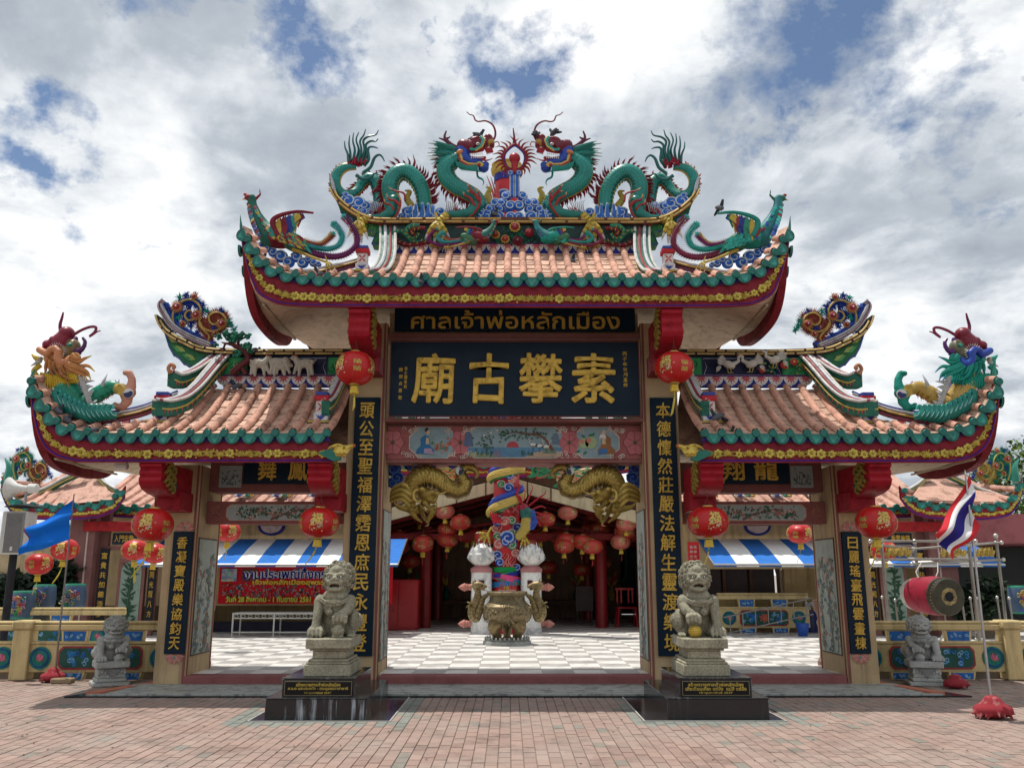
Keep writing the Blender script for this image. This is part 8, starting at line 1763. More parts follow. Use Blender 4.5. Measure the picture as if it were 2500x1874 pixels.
# rear temple rising above the hall
t = thing('rear_temple', 'tall temple roof with pink tiles and green dragons rising above the hall', 'temple', (0, 22, 0)); TYY = 22.0
z = lambda py, y: W(1240, py, y).z
fp = [(W(px, py, TYY).x, W(px, py, TYY).z) for px, py in ((880, 1110), (960, 1128), (1060, 1136), (1240, 1137), (1420, 1136), (1520, 1128), (1600, 1110))]; fasc(t, fp, TYY, .30)
tiled(t, fp[1][0], fp[-2][0], TYY, fp[3][1] + .04, 25.5, z(1042, 25.5), .30)
xs_ = (W(1098, 1000, 26).x, W(1372, 1000, 26).x); tiled(t, xs_[0], xs_[1], 26, z(1019, 26), 27.6, z(960, 27.6), .22, eave=False, rib=.06); bx(t, 'upper_wall', (xs_[0], 26.1, z(1042, 26)), (xs_[1], 26.2, z(1016, 26)), (.62, .54, .50)); bx(t, 'temple_wall', (fp[1][0], 23.0, FZ), (fp[-2][0], 23.2, fp[3][1] - .02), (.30, .20, .14))
for k in range(int((xs_[1] - xs_[0]) / .16)): bx(t, 'soffit_notch', (xs_[0] + .16 * k, 26.0, z(1022, 26)), (xs_[0] + .16 * k + .08, 26.1, z(1017, 26)), (.05, .015, .02), MATTE, 0)
for s_, pxs, lab in ((-1, [(968, 1040), (975, 1010), (1000, 1005), (1010, 1030), (1035, 1035), (1045, 1010), (1025, 1000)], 'left'), (1, [(1560, 1040), (1540, 1010), (1515, 1008), (1505, 1030), (1478, 1035), (1465, 1010), (1440, 1015), (1430, 1040)], 'right')):
 d = thing('dragon_statue', 'distant green dragon on the rear temple, %s end of the gap under the board' % lab, 'dragon statue', tuple(W(pxs[0][0], 1040, 24)), 'distant dragons on the rear temple'); q = MB(); P = [W(x, y, 24) - d.location for x, y in pxs]; strand(q, P, .17, (.012, .26, .20), .06, 5); Q = spl(P, 5); [q.cone(Q[i], Q[i] + Vector((random.uniform(-.1, .1), 0, .3)), .05, 4, (.35, .03, .04)) for i in range(0, len(Q), 2)]; q.build('body', GLOSS, d)
for (px, py, c, i) in ((1400, 1165, (.60, .48, .26), 'cream'), (1085, 1150, (.50, .40, .12), 'gilded'), (1340, 1145, (.05, .26, .12), 'green')):
 o = thing('roof_ornament', '%s scroll ornament showing above the hall gable' % i, 'roof ornament', tuple(W(px, py, 18.6)), 'scroll ornaments above the hall'); q = MB(); [q.tube(spl([(random.uniform(-.45, .45) + .12 * math.cos(a), 0, random.uniform(-.1, .1) + .12 * math.sin(a)) for a in (0, 1.5, 3, 4.5, 5.5)], 3), .035, 5, random.choice([c, c, (.50, .05, .06), (.02, .25, .12)])) for _ in range(14)]; q.build('scroll', PAINT, o)
# side buildings ------------------------------------------------------------
BLU, WHT = (.03, .16, .52), (.78, .78, .76)
for m, sd in ((-1, 'left'), (1, 'right')):
 Y = 17.3; zt = W(1243, 1192, Y).z; X0, X1 = (2.75, 8.6)
 t = thing('side_building', 'cream single-storey building behind the %s bay, with tiled roof and striped awning' % sd, 'building', (m * 5.5, Y, 0)); bb = lambda n_, x0, x1, y0, y1, z0, z1, c, mat=WALL: bx(t, n_, (m * x0, y0, z0), (m * x1, y1, z1), c, mat)
 zw = W(1243, 1240, Y - .5).z
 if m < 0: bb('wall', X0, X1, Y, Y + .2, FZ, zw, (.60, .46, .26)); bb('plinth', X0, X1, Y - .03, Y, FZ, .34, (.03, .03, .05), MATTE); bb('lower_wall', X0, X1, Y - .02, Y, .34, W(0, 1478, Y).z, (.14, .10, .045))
 else:
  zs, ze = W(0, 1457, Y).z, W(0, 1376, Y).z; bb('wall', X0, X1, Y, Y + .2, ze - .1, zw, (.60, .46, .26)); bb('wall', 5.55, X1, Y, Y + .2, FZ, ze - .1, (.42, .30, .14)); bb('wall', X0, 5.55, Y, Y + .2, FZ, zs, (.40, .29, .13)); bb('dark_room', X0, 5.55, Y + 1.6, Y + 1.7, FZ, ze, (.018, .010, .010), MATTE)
  for k in range(5): bb('window_post', 3.2 + .55 * k, 3.26 + .55 * k, Y + .02, Y + .08, zs, ze, (.06, .03, .02), MATTE)
  for k in range(4): bb('window_pane', 3.28 + .55 * k, 3.72 + .55 * k, Y + .10, Y + .12, zs, ze, (.03, .02, .02), LAQ)
 for k, px in enumerate((664, 1000)): cx = abs(W(px if m < 0 else 2500 - px + 12, 1285, Y).x) if k == 0 else 6.6; q = MB(); n = 12; q.merge(flat([(m * cx + .28 * math.cos(PI + PI * j / n), W(0, 1283, Y).z + .2 * math.sin(PI + PI * j / n)) for j in range(n + 1)], Y - .01, (.02, .03, .25), .03)); q.merge(flat([(m * cx + .22 * math.cos(PI + PI * j / n), W(0, 1283, Y).z + .15 * math.sin(PI + PI * j / n)) for j in range(n + 1)], Y - .04, (.60, .50, .50), .02)); bpart(t, 'wall_ornament', q, PAINT)
 zE = W(1243, 1243, Y - .9).z; fasc(t, [(m * X1, zE + .1), (m * 6, zE), (m * X0, zE)][::(-m)], Y - .9, .22)
 tiled(t, *sorted((m * X0, m * X1)), Y - .9, zE + .03, Y + 1.4, zt + .45, .26)
 for k in range(5):
  cx = m * (3.2 + .75 * k); yy, z0_ = Y - .5, zE + .2; q = MB()
  for j, c in enumerate(((.60, .60, .58), (.03, .08, .34), (.60, .60, .58), (.02, .22, .14), (.45, .34, .08))): q.tube(spl([(cx + .07 * j - .14, yy + 1.1, z0_ + .75), (cx + .05 * j - .10, yy + .5, z0_ + .28), (cx + .09 * j - .18, yy, z0_ + .10)], 4), .035, 5, c)
  bpart(t, 'descending_ridge', q, PAINT)
 # striped awning
 xa = abs(W(992 if m < 0 else 1705, 1340, Y - .2).x); za, zb_ = W(0, 1315, Y - .1).z, W(0, 1375, Y - 1.5).z; N = 13; aw = thing('striped_awning', 'blue and white striped awning on the %s building' % sd, 'awning', (m * xa, Y - .1, za), 'striped awnings'); w_ = .38 if m < 0 else .42
 for k in range(N):
  u0, u1 = xa + k * w_, xa + (k + 1) * w_; q = MB(); c = (BLU, WHT)[k % 2]; v = [(m * (u - xa), (y - .01 * (k % 2)), zz2) for u in (u0, u1) for y, zz2 in ((0, 0), (-.7, (zb_ - za) * .45), (-1.4, zb_ - za), (-1.42, zb_ - za - .06))]
  q.add(v, [(0, 1, 5, 4), (1, 2, 6, 5), (2, 3, 7, 6)] if m > 0 else [(0, 4, 5, 1), (1, 5, 6, 2), (2, 6, 7, 3)], c); q.build('stripe', FABRIC, aw)
 MB().tube([(0, -1.42, zb_ - za - .02), (m * N * w_, -1.42, zb_ - za - .02)], .02, 6, (.5, .5, .5)).tube([(0, -.02, 0), (0, -1.42, zb_ - za - .02)], .016, 6, (.4, .4, .4)).build('awning_frame', STEEL, aw)
# festival banner, table, bucket, ladder, red wall sign
YB = 16.9; a, b_ = W(531, 1473, YB), W(960, 1375, YB); t = thing('festival_banner', 'red festival banner with Thai lettering and photos under the left awning', 'banner', (a.x, YB, a.z)); w_, h_ = b_.x - a.x, b_.z - a.z
q = MB(); n = 24; v = [(w_ * k / n, .015 * math.sin(k * .9), zq) for k in range(n + 1) for zq in (0, h_)]; q.add(v, [(2 * k, 2 * k + 2, 2 * k + 3, 2 * k + 1) for k in range(n)], (.55, .014, .025)); q.build('cloth', FABRIC, t)
q = MB()
for k in range(420): x = random.uniform(.08, w_ - .1); zq = random.uniform(.10, h_ * .46); c = random.choice([(.45, .05, .04), (.30, .30, .32), (.10, .12, .12), (.40, .28, .20), (.50, .10, .08), (.14, .25, .34)]); s_ = random.uniform(.015, .04); q.add([(x, -.022, zq), (x + s_, -.022, zq), (x + s_, -.022, zq + s_ * 1.3), (x, -.022, zq + s_ * 1.3)], [(0, 1, 2, 3)], c)
for (x0, c) in ((.05, (.40, .44, .46)), (.45, (.20, .05, .05))): [q.add([(x0 + dx, -.023, h_ * .55 + dz), (x0 + dx + .06, -.023, h_ * .55 + dz), (x0 + dx + .06, -.023, h_ * .55 + dz + .05), (x0 + dx, -.023, h_ * .55 + dz + .05)], [(0, 1, 2, 3)], tuple(ch * random.uniform(.5, 1.2) for ch in c)) for dx in (0, .06, .12, .18, .24) for dz in (0, .05, .1, .15, .2)]
tag(q.build('photo_strip', MATTE, t, False), kind='stuff')
bt = lambda tx, x0, x1, y0, y1, c, y=-.030, off=.04, wp=0.0: letters('lettering', tx, W(x0, 1425, YB).x - a.x, W(x1, 1425, YB).x - a.x, W(0, y0, YB).z - a.z, W(0, y1, YB).z - a.z, y, t, MATTE, c, .002, off, warp=wp)
bt('งานประเพณีทิ้งกระจาด', 592, 850, 1414, 1386, (.75, .75, .74), -.026, .075, .05); bt('งานประเพณีทิ้งกระจาด', 592, 850, 1414, 1386, (.01, .02, .22), -.034, .018, .05)
bt('เจ้าพ่อหลักเมืองสุพรรณบุรี', 617, 835, 1430, 1413, (.70, .50, .06)); bt('วันที่ 28 สิงหาคม - 1 กันยายน 2561 , 8-9 กันยายน', 555, 850, 1471, 1453, (.30, .42, .03), -.030, .06); bt('วันที่ 28 สิงหาคม - 1 กันยายน 2561 , 8-9 กันยายน', 555, 850, 1471, 1453, (.70, .62, .10), -.036, .012)
p0, p1 = W(566, 1550, 15.9), W(768, 1550, 15.9); t = thing('metal_table', 'long pale metal table standing below the red banner', 'table', (p0.x, 15.9, FZ)); w_ = p1.x - p0.x; h_ = W(0, 1495, 15.9).z - FZ
MB().box((0, 0, h_ - .03), (w_, .5, h_), (.50, .50, .46), .006).build('table_top', MATTE, t); MB().box((0, -.01, h_ - .11), (w_, .0, h_ - .09), (.45, .45, .42)).build('apron_rail', MATTE, t); MB().tube([(0, 0, .08), (w_, 0, .08)], .012, 6, (.5, .5, .47)).build('foot_rail', MATTE, t)
for x in (0, w_ * .5, w_):
 for y in (0, .48): MB().tube([(x, y, 0), (x, y, h_)], .016, 6, (.50, .50, .47)).build('leg', MATTE, t)
for k in range(12): MB().tube([(w_ * (k + .5) / 12 + .04 * math.cos(j), -.012, h_ - .06 + .03 * math.sin(j)) for j in (0, 1.2, 2.4, 3.6, 4.8, 6)], .006, 4, (.45, .45, .42)).build('scroll', MATTE, t)
p = Wz(1965, 1553, FZ); t = thing('bucket', 'blue plastic bucket on the court floor behind the right bay', 'bucket', (p.x, p.y + .1, FZ)); MB().lathe([(.085, 0), (.12, .22), (.13, .22), (.13, .235), (.115, .235), (.08, .02)], n=20, col=(.01, .07, .36)).build('pail', GLOSS, t)
p = Wz(1985, 1545, FZ); t = thing('water_drum', 'dark blue drum with a white flower pot on top, right of the bucket', 'drum', (p.x + .1, p.y + .4, FZ)); MB().lathe([(.16, 0), (.17, .3), (.15, .42)], n=18, col=(.01, .02, .12)).build('barrel', GLOSS, t); q = MB(); [q.ball((random.uniform(-.08, .08), 0, .46 + random.uniform(0, .1)), .04, 6, 4, (.6, .6, .58)) for _ in range(10)]; q.build('flowers', MATTE, t)
a, b_ = W(1768, 1538, 16.2), W(1985, 1490, 16.2); t = thing('ladder', 'aluminium ladder lying on its side in front of the right building', 'ladder', (a.x, 16.2, FZ)); dz = .30; L_ = b_ - a
for o in (0, dz): MB().tube([(0, 0, .03 + o), (L_.x, 0, .03 + o + L_.z)], .013, 6, (.26, .26, .26)).build('rail', STEEL, t)
for k in range(7): q_ = (k + .5) / 7; MB().tube([(L_.x * q_, 0, .03 + L_.z * q_), (L_.x * q_, 0, .03 + dz + L_.z * q_)], .010, 6, (.26, .26, .26)).build('rung', STEEL, t)
railing('cream railing in front of the right building, painted blue panel', [W(1752, 1500, 16.9).x, W(1975, 1500, 16.9).x], 1, 16.9, FZ, None, False, 1.1); 
a, b_ = W(1684, 1440, 16.8), W(1706, 1322, 16.8); t = thing('wall_sign', 'narrow red vertical sign with white marks beside the right awning', 'sign', (a.x, 16.8, a.z)); MB().box((0, 0, 0), (b_.x - a.x, .03, b_.z - a.z), (.50, .012, .02)).build('board', GLOSS, t)
for k in range(8):
 for x in (.03, .11): letters('character', '福神光明安平吉利'[k], x, x + .06, (b_.z - a.z) * (.86 - k * .1), (b_.z - a.z) * (.86 - k * .1) + .06, -.001, t, MATTE, (.6, .55, .5), .003, .0)
# baluster column beside the left reveal
for m in (-1, 1): t = thing('stone_candle_stand', 'pinkish turned stone stand just behind the %s small pillar' % ('left' if m < 0 else 'right'), 'stone stand', (m * 3.93, 10.74, .14), 'turned stone stands'); MB().lathe([(.10, 0), (.10, .06), (.06, .10), (.045, .2), (.05, .55), (.07, .62), (.045, .68), (.06, .74), (.10, .80), (.11, .95), (.10, .95)], n=16, col=(.27, .17, .14)).build('stem', MATTE, t); t.scale = (.72, .72, .85)

# ================================================================ PAVILIONS at either side
for m, sd in ((-1, 'left'), (1, 'right')):
 Y = 15.6; f = (lambda px, py, y: W(px, py, y)) if m < 0 else (lambda px, py, y: Vector((-W(px, py, y).x, y, W(px, py, y).z)))
 t = thing('pavilion', '%s pavilion with maroon columns under a small pink tiled roof with upturned corners' % sd, 'pavilion', (f(190, 1500, Y).x, Y, 0)); K = (.23, .105, .095)
 E = [f(px, py, Y) for px, py in ((5, 1165), (18, 1200), (40, 1226), (90, 1236), (170, 1237), (240, 1232), (280, 1216), (305, 1185))]; pts = [(p.x, p.z) for p in E]; pts = pts if m < 0 else pts[::-1]; fasc(t, pts, Y, .24); Cc = Curve2(pts, 5)
 k = .05; R0, R1_ = f(150, 1160, Y + 1.0), f(235, 1160, Y + 1.0)
 while k < .97:
  p = Cc.at(Cc.len * k); link('round_end_tile', disc_me, t, Vector((p[0], Y - .02, p[1] + .03)) - t.location, None, (1.2, 1, 1.2)); p2 = Cc.at(min(Cc.len, Cc.len * k + .13)); link('drip_tile', drip_me, t, Vector((p2[0], Y, p2[1] + .0)) - t.location, None, (1.25, 1, 1.1))
  tx = max(min(R0.x, R1_.x), min(max(R0.x, R1_.x), p[0])); hh = abs(tx - p[0]); top = Vector((p[0] + (tx - p[0]) * .75, Y + 1.0 - hh * .25, R0.z - hh * .42)); q = MB(); q.tube(spl([(p[0], Y, p[1] + .03), (p[0] + (top.x - p[0]) * .4, Y + .4, p[1] + .03 + (top.z - p[1]) * .30), tuple(top)], 4), .055, 8, [(.68, .40, .31), (.60, .34, .27)] * 5); bpart(t, 'tile_row', q, TERRA, True); k += .26 / Cc.len
 q = MB(); P = [f(px, py, Y + .03) for px, py in ((20, 1225), (150, 1232), (280, 1218))] + [f(235, 1155, Y + 1.0), f(150, 1160, Y + 1.0), f(60, 1205, Y + .5)]; q.add([tuple(p) for p in P], [(0, 1, 2, 3, 4, 5) if m < 0 else (5, 4, 3, 2, 1, 0)], (.60, .36, .28)); bpart(t, 'roof_slope', q, TERRA)
 for rp in ([(210, 1150), (160, 1172), (110, 1198), (60, 1212), (30, 1200), (10, 1160)], [(232, 1150), (255, 1180), (285, 1200)]):
  P = [f(px, py, Y + .7 - .1 * i) for i, (px, py) in enumerate(rp)]; q = MB(); q.tube(spl(P, 5), .06, 6, (.03, .18, .12)); q.tube([p + Vector((0, -.05, .05)) for p in spl(P, 5)], .028, 5, (.58, .58, .56)); q.tube([p + Vector((0, -.06, -.02)) for p in spl(P, 5)], .018, 5, (.55, .42, .14)); bpart(t, 'hip_ridge', q, PAINT)
 q = MB(); strand(q, [f(18, 1175, Y), f(22, 1140, Y), f(12, 1118, Y)], .09, (.01, .22, .15), .01, 4); bpart(t, 'corner_leaf', q, GLAZE)
 # columns, beams, boards
 col = lambda n_, xa, xb, za, zb2, yy, c, mat=MATTE, d=.12: bx(t, n_, (f(xa, 1400, yy).x, yy, za), (f(xb, 1400, yy).x, yy + d, zb2), c, mat)
 ztp = f(0, 1240, Y + .3).z + .2
 col('column', 160, 222, FZ, ztp, Y + .3, (.21, .10, .095), MATTE, .4); col('column_trim', 201, 205, FZ, ztp, Y + .28, (.50, .40, .38)); col('column', 226, 256, FZ, ztp, Y + .5, (.17, .08, .07)); col('column', 362, 380, FZ, ztp, Y + .5, K)
 col('beam', 190, 330, f(0, 1296, Y + .2).z, f(0, 1272, Y + .2).z, Y + .2, (.32, .010, .014), PAINT); col('beam', 256, 400, f(0, 1342, Y + .5).z, f(0, 1332, Y + .5).z, Y + .5, K)
 q = thing('signboard', 'dark board with gold characters under the %s pavilion eave' % sd, 'sign', tuple(f(266, 1328, Y + .4)), 'boards under the pavilion eaves'); x0, x1 = sorted((f(266, 1400, Y + .4).x - q.location.x, f(324, 1400, Y + .4).x - q.location.x)); zq = f(0, 1300, Y + .4).z - q.location.z; MB().box((x0, 0, 0), (x1, .05, zq), (.02, .03, .05)).build('board', MATTE, q); letters('lettering', '入門忠敬' if m < 0 else '香雲普蔭', x0 + .04, x1 - .04, .04, zq - .04, -.001, q, GOLD, GOLDC, .012, .02)
 for (xa, xb, ch) in ((228, 250, '富貴共如錦添多'), (352, 370, '日月同光照八方')): q = thing('couplet_board', 'narrow dark couplet board on the %s pavilion, %s one' % (sd, 'outer' if xa < 300 else 'inner'), 'couplet board', tuple(f(xa, 1520, Y + .45)), 'couplet boards on the pavilions'); x0, x1 = sorted((0, f(xb, 1400, Y + .45).x - f(xa, 1400, Y + .45).x)); zq = f(0, 1338, Y + .45).z - q.location.z; MB().box((x0, 0, 0), (x1, .03, zq), (.02, .02, .03)).build('board', MATTE, q); [letters('character', c_, x0 + .03, x1 - .03, zq * (.9 - .13 * i) - .06, zq * (.9 - .13 * i) + .06, -.001, q, GOLD, GOLDC, .01, .02) for i, c_ in enumerate(ch)]
 x0, x1 = f(296, 1400, Y + .5).x, f(346, 1400, Y + .5).x; z0, z1 = f(0, 1560, Y + .5).z, f(0, 1395, Y + .5).z; c_, w = (x0 + x1) / 2, abs(x1 - x0) / 2
 q = MB(); q.box((min(x0, x1) - .06, Y + .5, FZ), (max(x0, x1) + .06, Y + .6, z1 + .25), K); q.merge(flat([(c_ - w, z0), (c_ + w, z0)][::-1] + [(c_ + w * math.cos(PI - a_ * PI / 10), z1 + w * math.sin(a_ * PI / 10)) for a_ in range(11)], Y + .5, (.24, .32, .27), .01)); bpart(t, 'arched_panel', q, MATTE)
 q = MB(); q.tube([(c_ - .05, Y + .485, z0), (c_ + .02, Y + .485, z1)], .018, 5, (.05, .10, .06)); [q.leaf((c_ + random.uniform(-.06, .06), Y + .48, zz3), (c_ + random.uniform(-.95, .95) * w, Y + .48, zz3 + random.uniform(-.02, .14)), .022, (0, -1, 0), (.03, .08, .05)) for zz3 in [random.uniform(z0 + .1, z1 + .05) for _ in range(90)]]; tag(bpart(t, 'painted_bamboo', q, MATTE), kind='stuff')
 # rear wall further back, with a near-black slab standing in for shadow
 w_ = thing('rear_wall', 'dim cream wall with a dark slab of painted shadow behind the %s pavilion' % sd, 'wall', (m * 10, 19.5, 0)); bpart(w_, 'wall', MB().box((m * 6.6, 19.5, 0), (m * 17, 19.8, f(0, 1320 if m < 0 else 1330, 19.5).z), (.42, .33, .20) if m < 0 else (.28, .10, .10)), WALL); bpart(w_, 'shade_slab', MB().box((m * 7, 19.44, .2), (m * 15, 19.5, f(0, 1400 if m < 0 else 1335, 19.5).z), (.025, .03, .03)), LAQ)
 if m > 0: a, b_ = W(2310, 1320, 14.9), W(2510, 1278, 14.9); bpart(w_, 'canopy', MB().box((a.x, 17.5, a.z + .05), (a.x + 6, 19.5, b_.z + .35), (.30, .10, .11)), MATTE)
 # ceramic drum stools standing on the inner railing
 m < 0 and railing('inner cream railing behind the left railing', [m * 6.1, m * 9.2], m, 13.3, .06, None)
 for i, (px, py) in enumerate(((55, 1475), (107, 1458), (182, 1455)) if m < 0 else ((2492, 1462),)):
  p = W(px, py, 13.3 + .5 * i); s_ = thing('drum_stool', 'ceramic drum stool with coloured dragon relief, %s' % (('outermost left', 'second on the left', 'third on the left, by the maroon column')[i] if m < 0 else 'at the right edge'), 'drum stool', (p.x, p.y, p.z - .22), 'ceramic drum stools on the railings'); MB().lathe([(.15, 0), (.17, .03), (.19, .2), (.17, .40), (.15, .43)], n=20, cols=[(.01, .20, .12), (.05, .09, .16), (.05, .09, .16), (.01, .20, .12)]).build('body', GLOSS, s_)
  q = MB(); [scrolls(q, random.uniform(-.10, .10), random.uniform(.08, .34), -.19, .07, random.choice([(.42, .32, .08), (.45, .06, .05), (.03, .08, .35), (.02, .25, .10), (.40, .25, .30)]), 1, 1, .010) for _ in range(30)]; q.build('relief', GLOSS, s_)
# ================================================================ FLAGS, DRUM, SPEAKER, BIRDS, TREES
def cloth(t, name, corners, cols, Y, amp=.05, nu=24, nv=18, org=None):
 """corners: hoist top, hoist bottom, fly bottom, fly top as pixel points"""
 K = [W(x, y, Y) for x, y in corners]; v = []; f = []; c = []
 for i in range(nu + 1):
  for j in range(nv + 1):
   u, w = i / nu, j / nv; p = K[0].lerp(K[1], w).lerp(K[3].lerp(K[2], w), u); p += Vector((.02 * math.sin(w * 7 + u * 5), -amp * math.sin(u * 9 + w * 5) * (.2 + u) + .03 * math.sin(w * 11 + u * 3), .025 * math.sin(u * 7 + w * 2) * u)); v.append(tuple(p - org))
 for i in range(nu):
  for j in range(nv): a = i * (nv + 1) + j; f.append((a, a + 1, a + nv + 2, a + nv + 1)); c.append(cols(i / nu, j / nv))
 b = MB(); b.add(v, f, c); return b.build(name, FABRIC, t)
def red_bag(label, c, r, box=True):
 t = thing('weighted_bag', label, 'bag', tuple(c), 'red bags weighting the flagpoles'); s = Sculpt(); rc = (.27, .03, .04)
 s.ell((0, 0, r * .42), (r, r * .8, r * .42), None, rc); s.ell((0, 0, r * .8), (r * .5, r * .45, r * .35), None, rc); rr = random.Random(int(c[0] * 10))
 for k in range(34): a = rr.uniform(0, 6.28); s.cap((r * .25 * math.cos(a), r * .25 * math.sin(a), r * 1.0), (r * rr.uniform(.8, 1.15) * math.cos(a), r * rr.uniform(.7, .95) * math.sin(a), r * rr.uniform(.02, .3)), r * .10, r * .05, rc if k % 3 else (.34, .11, .11))
 s.build('bag', FABRIC, t, .012, 1); return t
# right flag
b0 = Wz(2424, 1752); FY = b0.y; t = thing('flag', 'red, white and blue striped flag hanging on a thin pole at near right', 'flag', (b0.x, b0.y, 0)); o = t.location.copy()
top = W(2364, 1158, FY); MB().tube([(0, 0, .05), (0, 0, top.z)], [.014, .009], 8, (.42, .42, .42)).cone((0, 0, top.z), (0, 0, top.z + .05), .012, 6, (.5, .5, .5)).build('pole', STEEL, t)
z5 = lambda x, y: (2080 + x * .24124, 1080 + y * .24124)
cloth(t, 'flag_cloth', (z5(1190, 310), z5(1275, 850), z5(1020, 1195), z5(845, 960)), lambda u, w: ((.52, .03, .04), (.74, .74, .75), (.03, .025, .22), (.03, .025, .22), (.74, .74, .75), (.52, .03, .04))[min(5, int(w * 6))], FY, .05, 30, 24, o)
red_bag('large red bag tied round the base of the right flagpole', (b0.x, b0.y - .02, 0), .175)
# left flag
b0 = Wz(132, 1664); FY = b0.y; t = thing('flag', 'plain bright blue flag streaming left from a thin pole at the left', 'flag', (b0.x, b0.y, 0)); o = t.location.copy(); top = W(181, 1205, FY)
MB().tube([(0, 0, .05), (top.x - b0.x, 0, top.z)], [.013, .008], 8, (.22, .20, .19)).build('pole', STEEL, t); zk = lambda x, y: (x * .24124, 1050 + y * .24124)
cloth(t, 'flag_cloth', (zk(742, 700), zk(700, 1105), zk(205, 1275), zk(262, 1010)), lambda u, w: (.005, .16, .68) if not (u > .93 and w < .35) else (.20, .02, .03), FY, .04, 26, 16, o)
red_bag('red bag at the base of the left flagpole, beside a flat stone', (b0.x - .02, b0.y, 0), .15); p = Wz(152, 1667); t = thing('flat_stone', 'flat tan stone beside the left red bag', 'stone', (p.x, p.y, 0)); MB().box((-.12, -.06, 0), (.12, .08, .06), (.36, .27, .17), .012).build('block', WALL, t)
red_bag('dark red bag leaning beside the right grey lion', tuple(Wz(2335, 1680)), .14)
# loudspeaker, horn and lamp post at far left
SY = 12.2; a, b_ = W(2, 1352, SY), W(67, 1247, SY); t = thing('loudspeaker', 'grey box loudspeaker with metal grille at the far left edge', 'loudspeaker', (a.x, SY, a.z)); w_, h_ = b_.x - a.x, b_.z - a.z
MB().box((-.05, 0, 0), (w_, .3, h_), (.50, .50, .48), .012).build('cabinet', MATTE, t); MB().box((.02, -.012, .02), (w_ - .02, 0, h_ - .02), (.22, .22, .22), .004).build('grille', MATTE, t); q = MB(); [q.box((.03 + .012 * i, -.0135, .03 + .016 * j), (.036 + .012 * i, -.012, .038 + .016 * j), (.07, .07, .07)) for i in range(int((w_ - .07) / .012)) for j in range(int((h_ - .06) / .016))]; tag(q.build('grille_holes', MATTE, t, False), kind='stuff'); MB().box((w_ * .40, -.016, .05), (w_ * .52, -.012, .11), (.55, .55, .55)).build('badge', MATTE, t)
p0, p1 = W(14, 1510, SY + .2), W(42, 1352, SY + .2); t = thing('speaker_pole', 'black pole and round lamp plate carrying the speakers at far left', 'pole', (p0.x, SY + .2, .12)); MB().tube([(0, 0, 0), (0, 0, p1.z - .1)], .055, 10, (.02, .02, .025)).build('pole', MATTE, t); c = W(60, 1238, SY + .2); MB().lathe([(.02, .05), (.25, .015), (.27, 0), (.02, -.01)], (c.x - p0.x, 0, c.z - .12), 20, (.03, .03, .035)).build('plate', MATTE, t); MB().tube([(c.x - p0.x, 0, c.z - .1), (c.x - p0.x, 0, c.z + .12)], .02, 6, (.4, .4, .4)).build('stub', STEEL, t)
c = W(48, 1192, SY); t = thing('horn_speaker', 'white horn loudspeaker above the lamp plate at far left', 'horn speaker', tuple(c)); MB().lathe([(.17, -.16), (.15, -.14), (.08, -.05), (.05, .05), (.045, .12), (.07, .14), (.07, .26), (.03, .28)], (0, 0, 0), 20, (.62, .62, .60), 'x').build('horn', MATTE, t)
# steel rack and barrel drum
t = thing('drum_rack', 'tubular steel rack with ball finials behind the right railing', 'rack', tuple(W(2143, 1500, 12.4))); o = t.location.copy(); e5 = lambda x, y, Y: cE5(x, y, Y) - o
def tubep(name, pts, r=.026, fin=True): r *= .72; q = MB(); q.tube(pts, r, 10, (.30, .28, .25)); fin and [q.ball(tuple(p), (r * 1.7, r * 1.7, r * 1.7), 8, 6, (.5, .48, .44)) for p in (pts[0], pts[-1])]; q.build(name, STEEL, t)
for (x, Y, y0) in ((445, 12.4, 590), (915, 12.4, 590), (625, 14.0, 600), (1063, 13.6, 570)): p = cE5(x, y0, Y) - o; tubep('post', [p, Vector((p.x, p.y, .14 - o.z))], .035)
for (x0, y0, Y0, x1, y1, Y1) in ((385, 598, 12.4, 955, 598, 12.4), (615, 640, 13.9, 1095, 605, 13.5), (420, 697, 12.4, 955, 694, 12.4), (610, 720, 13.9, 1105, 697, 13.5), (445, 620, 12.4, 625, 640, 14), (915, 620, 12.4, 1063, 606, 13.6)): tubep('rail', [e5(x0, y0, Y0), e5(x1, y1, Y1)], .026)
for (x0, x1, Y) in ((470, 600, 12.45), (770, 900, 13.7), (960, 1050, 13.7)): q = MB(); n = 12; q.tube(spl([e5(x0 + (x1 - x0) * k / n, 660 + 18 * math.sin(k * 1.9), Y) for k in range(n + 1)], 3), .030, 6, (.50, .36, .09)); [q.cone(e5(x0 + (x1 - x0) * k / n, 655, Y), e5(x0 + (x1 - x0) * k / n + 5, 625, Y), .015, 4, (.50, .36, .09)) for k in range(n)]; q.build('gilt_dragon', GOLD, t)
for (x, y) in ((450, 900), (480, 905), (520, 915), (925, 905), (960, 905), (1070, 900), (1135, 905), (880, 910)): p = e5(x, y, 12.9); tubep('finial_rod', [p, Vector((p.x + .02, p.y, .3 - o.z))], .02)
for (a, b_) in (((640, 1110), (780, 1040)), ((1060, 1140), (1120, 1050)), ((760, 1140), (800, 1060)), ((440, 1320), (600, 1360)), ((1060, 1320), (1130, 1350))): tubep('strut', [e5(a[0], a[1], 11.6), e5(b_[0], b_[1], 12.0)], .022, False)
dc = cE5(712, 890, 12.7); ax = Vector((math.sin(R(10)), -math.cos(R(10)), -.02)).normalized(); t = thing('barrel_drum', 'large red barrel drum with worn black and gold skin hanging from the steel rack', 'drum', tuple(dc)); M = ax.to_track_quat('Z', 'Y').to_matrix().to_4x4(); r = .27
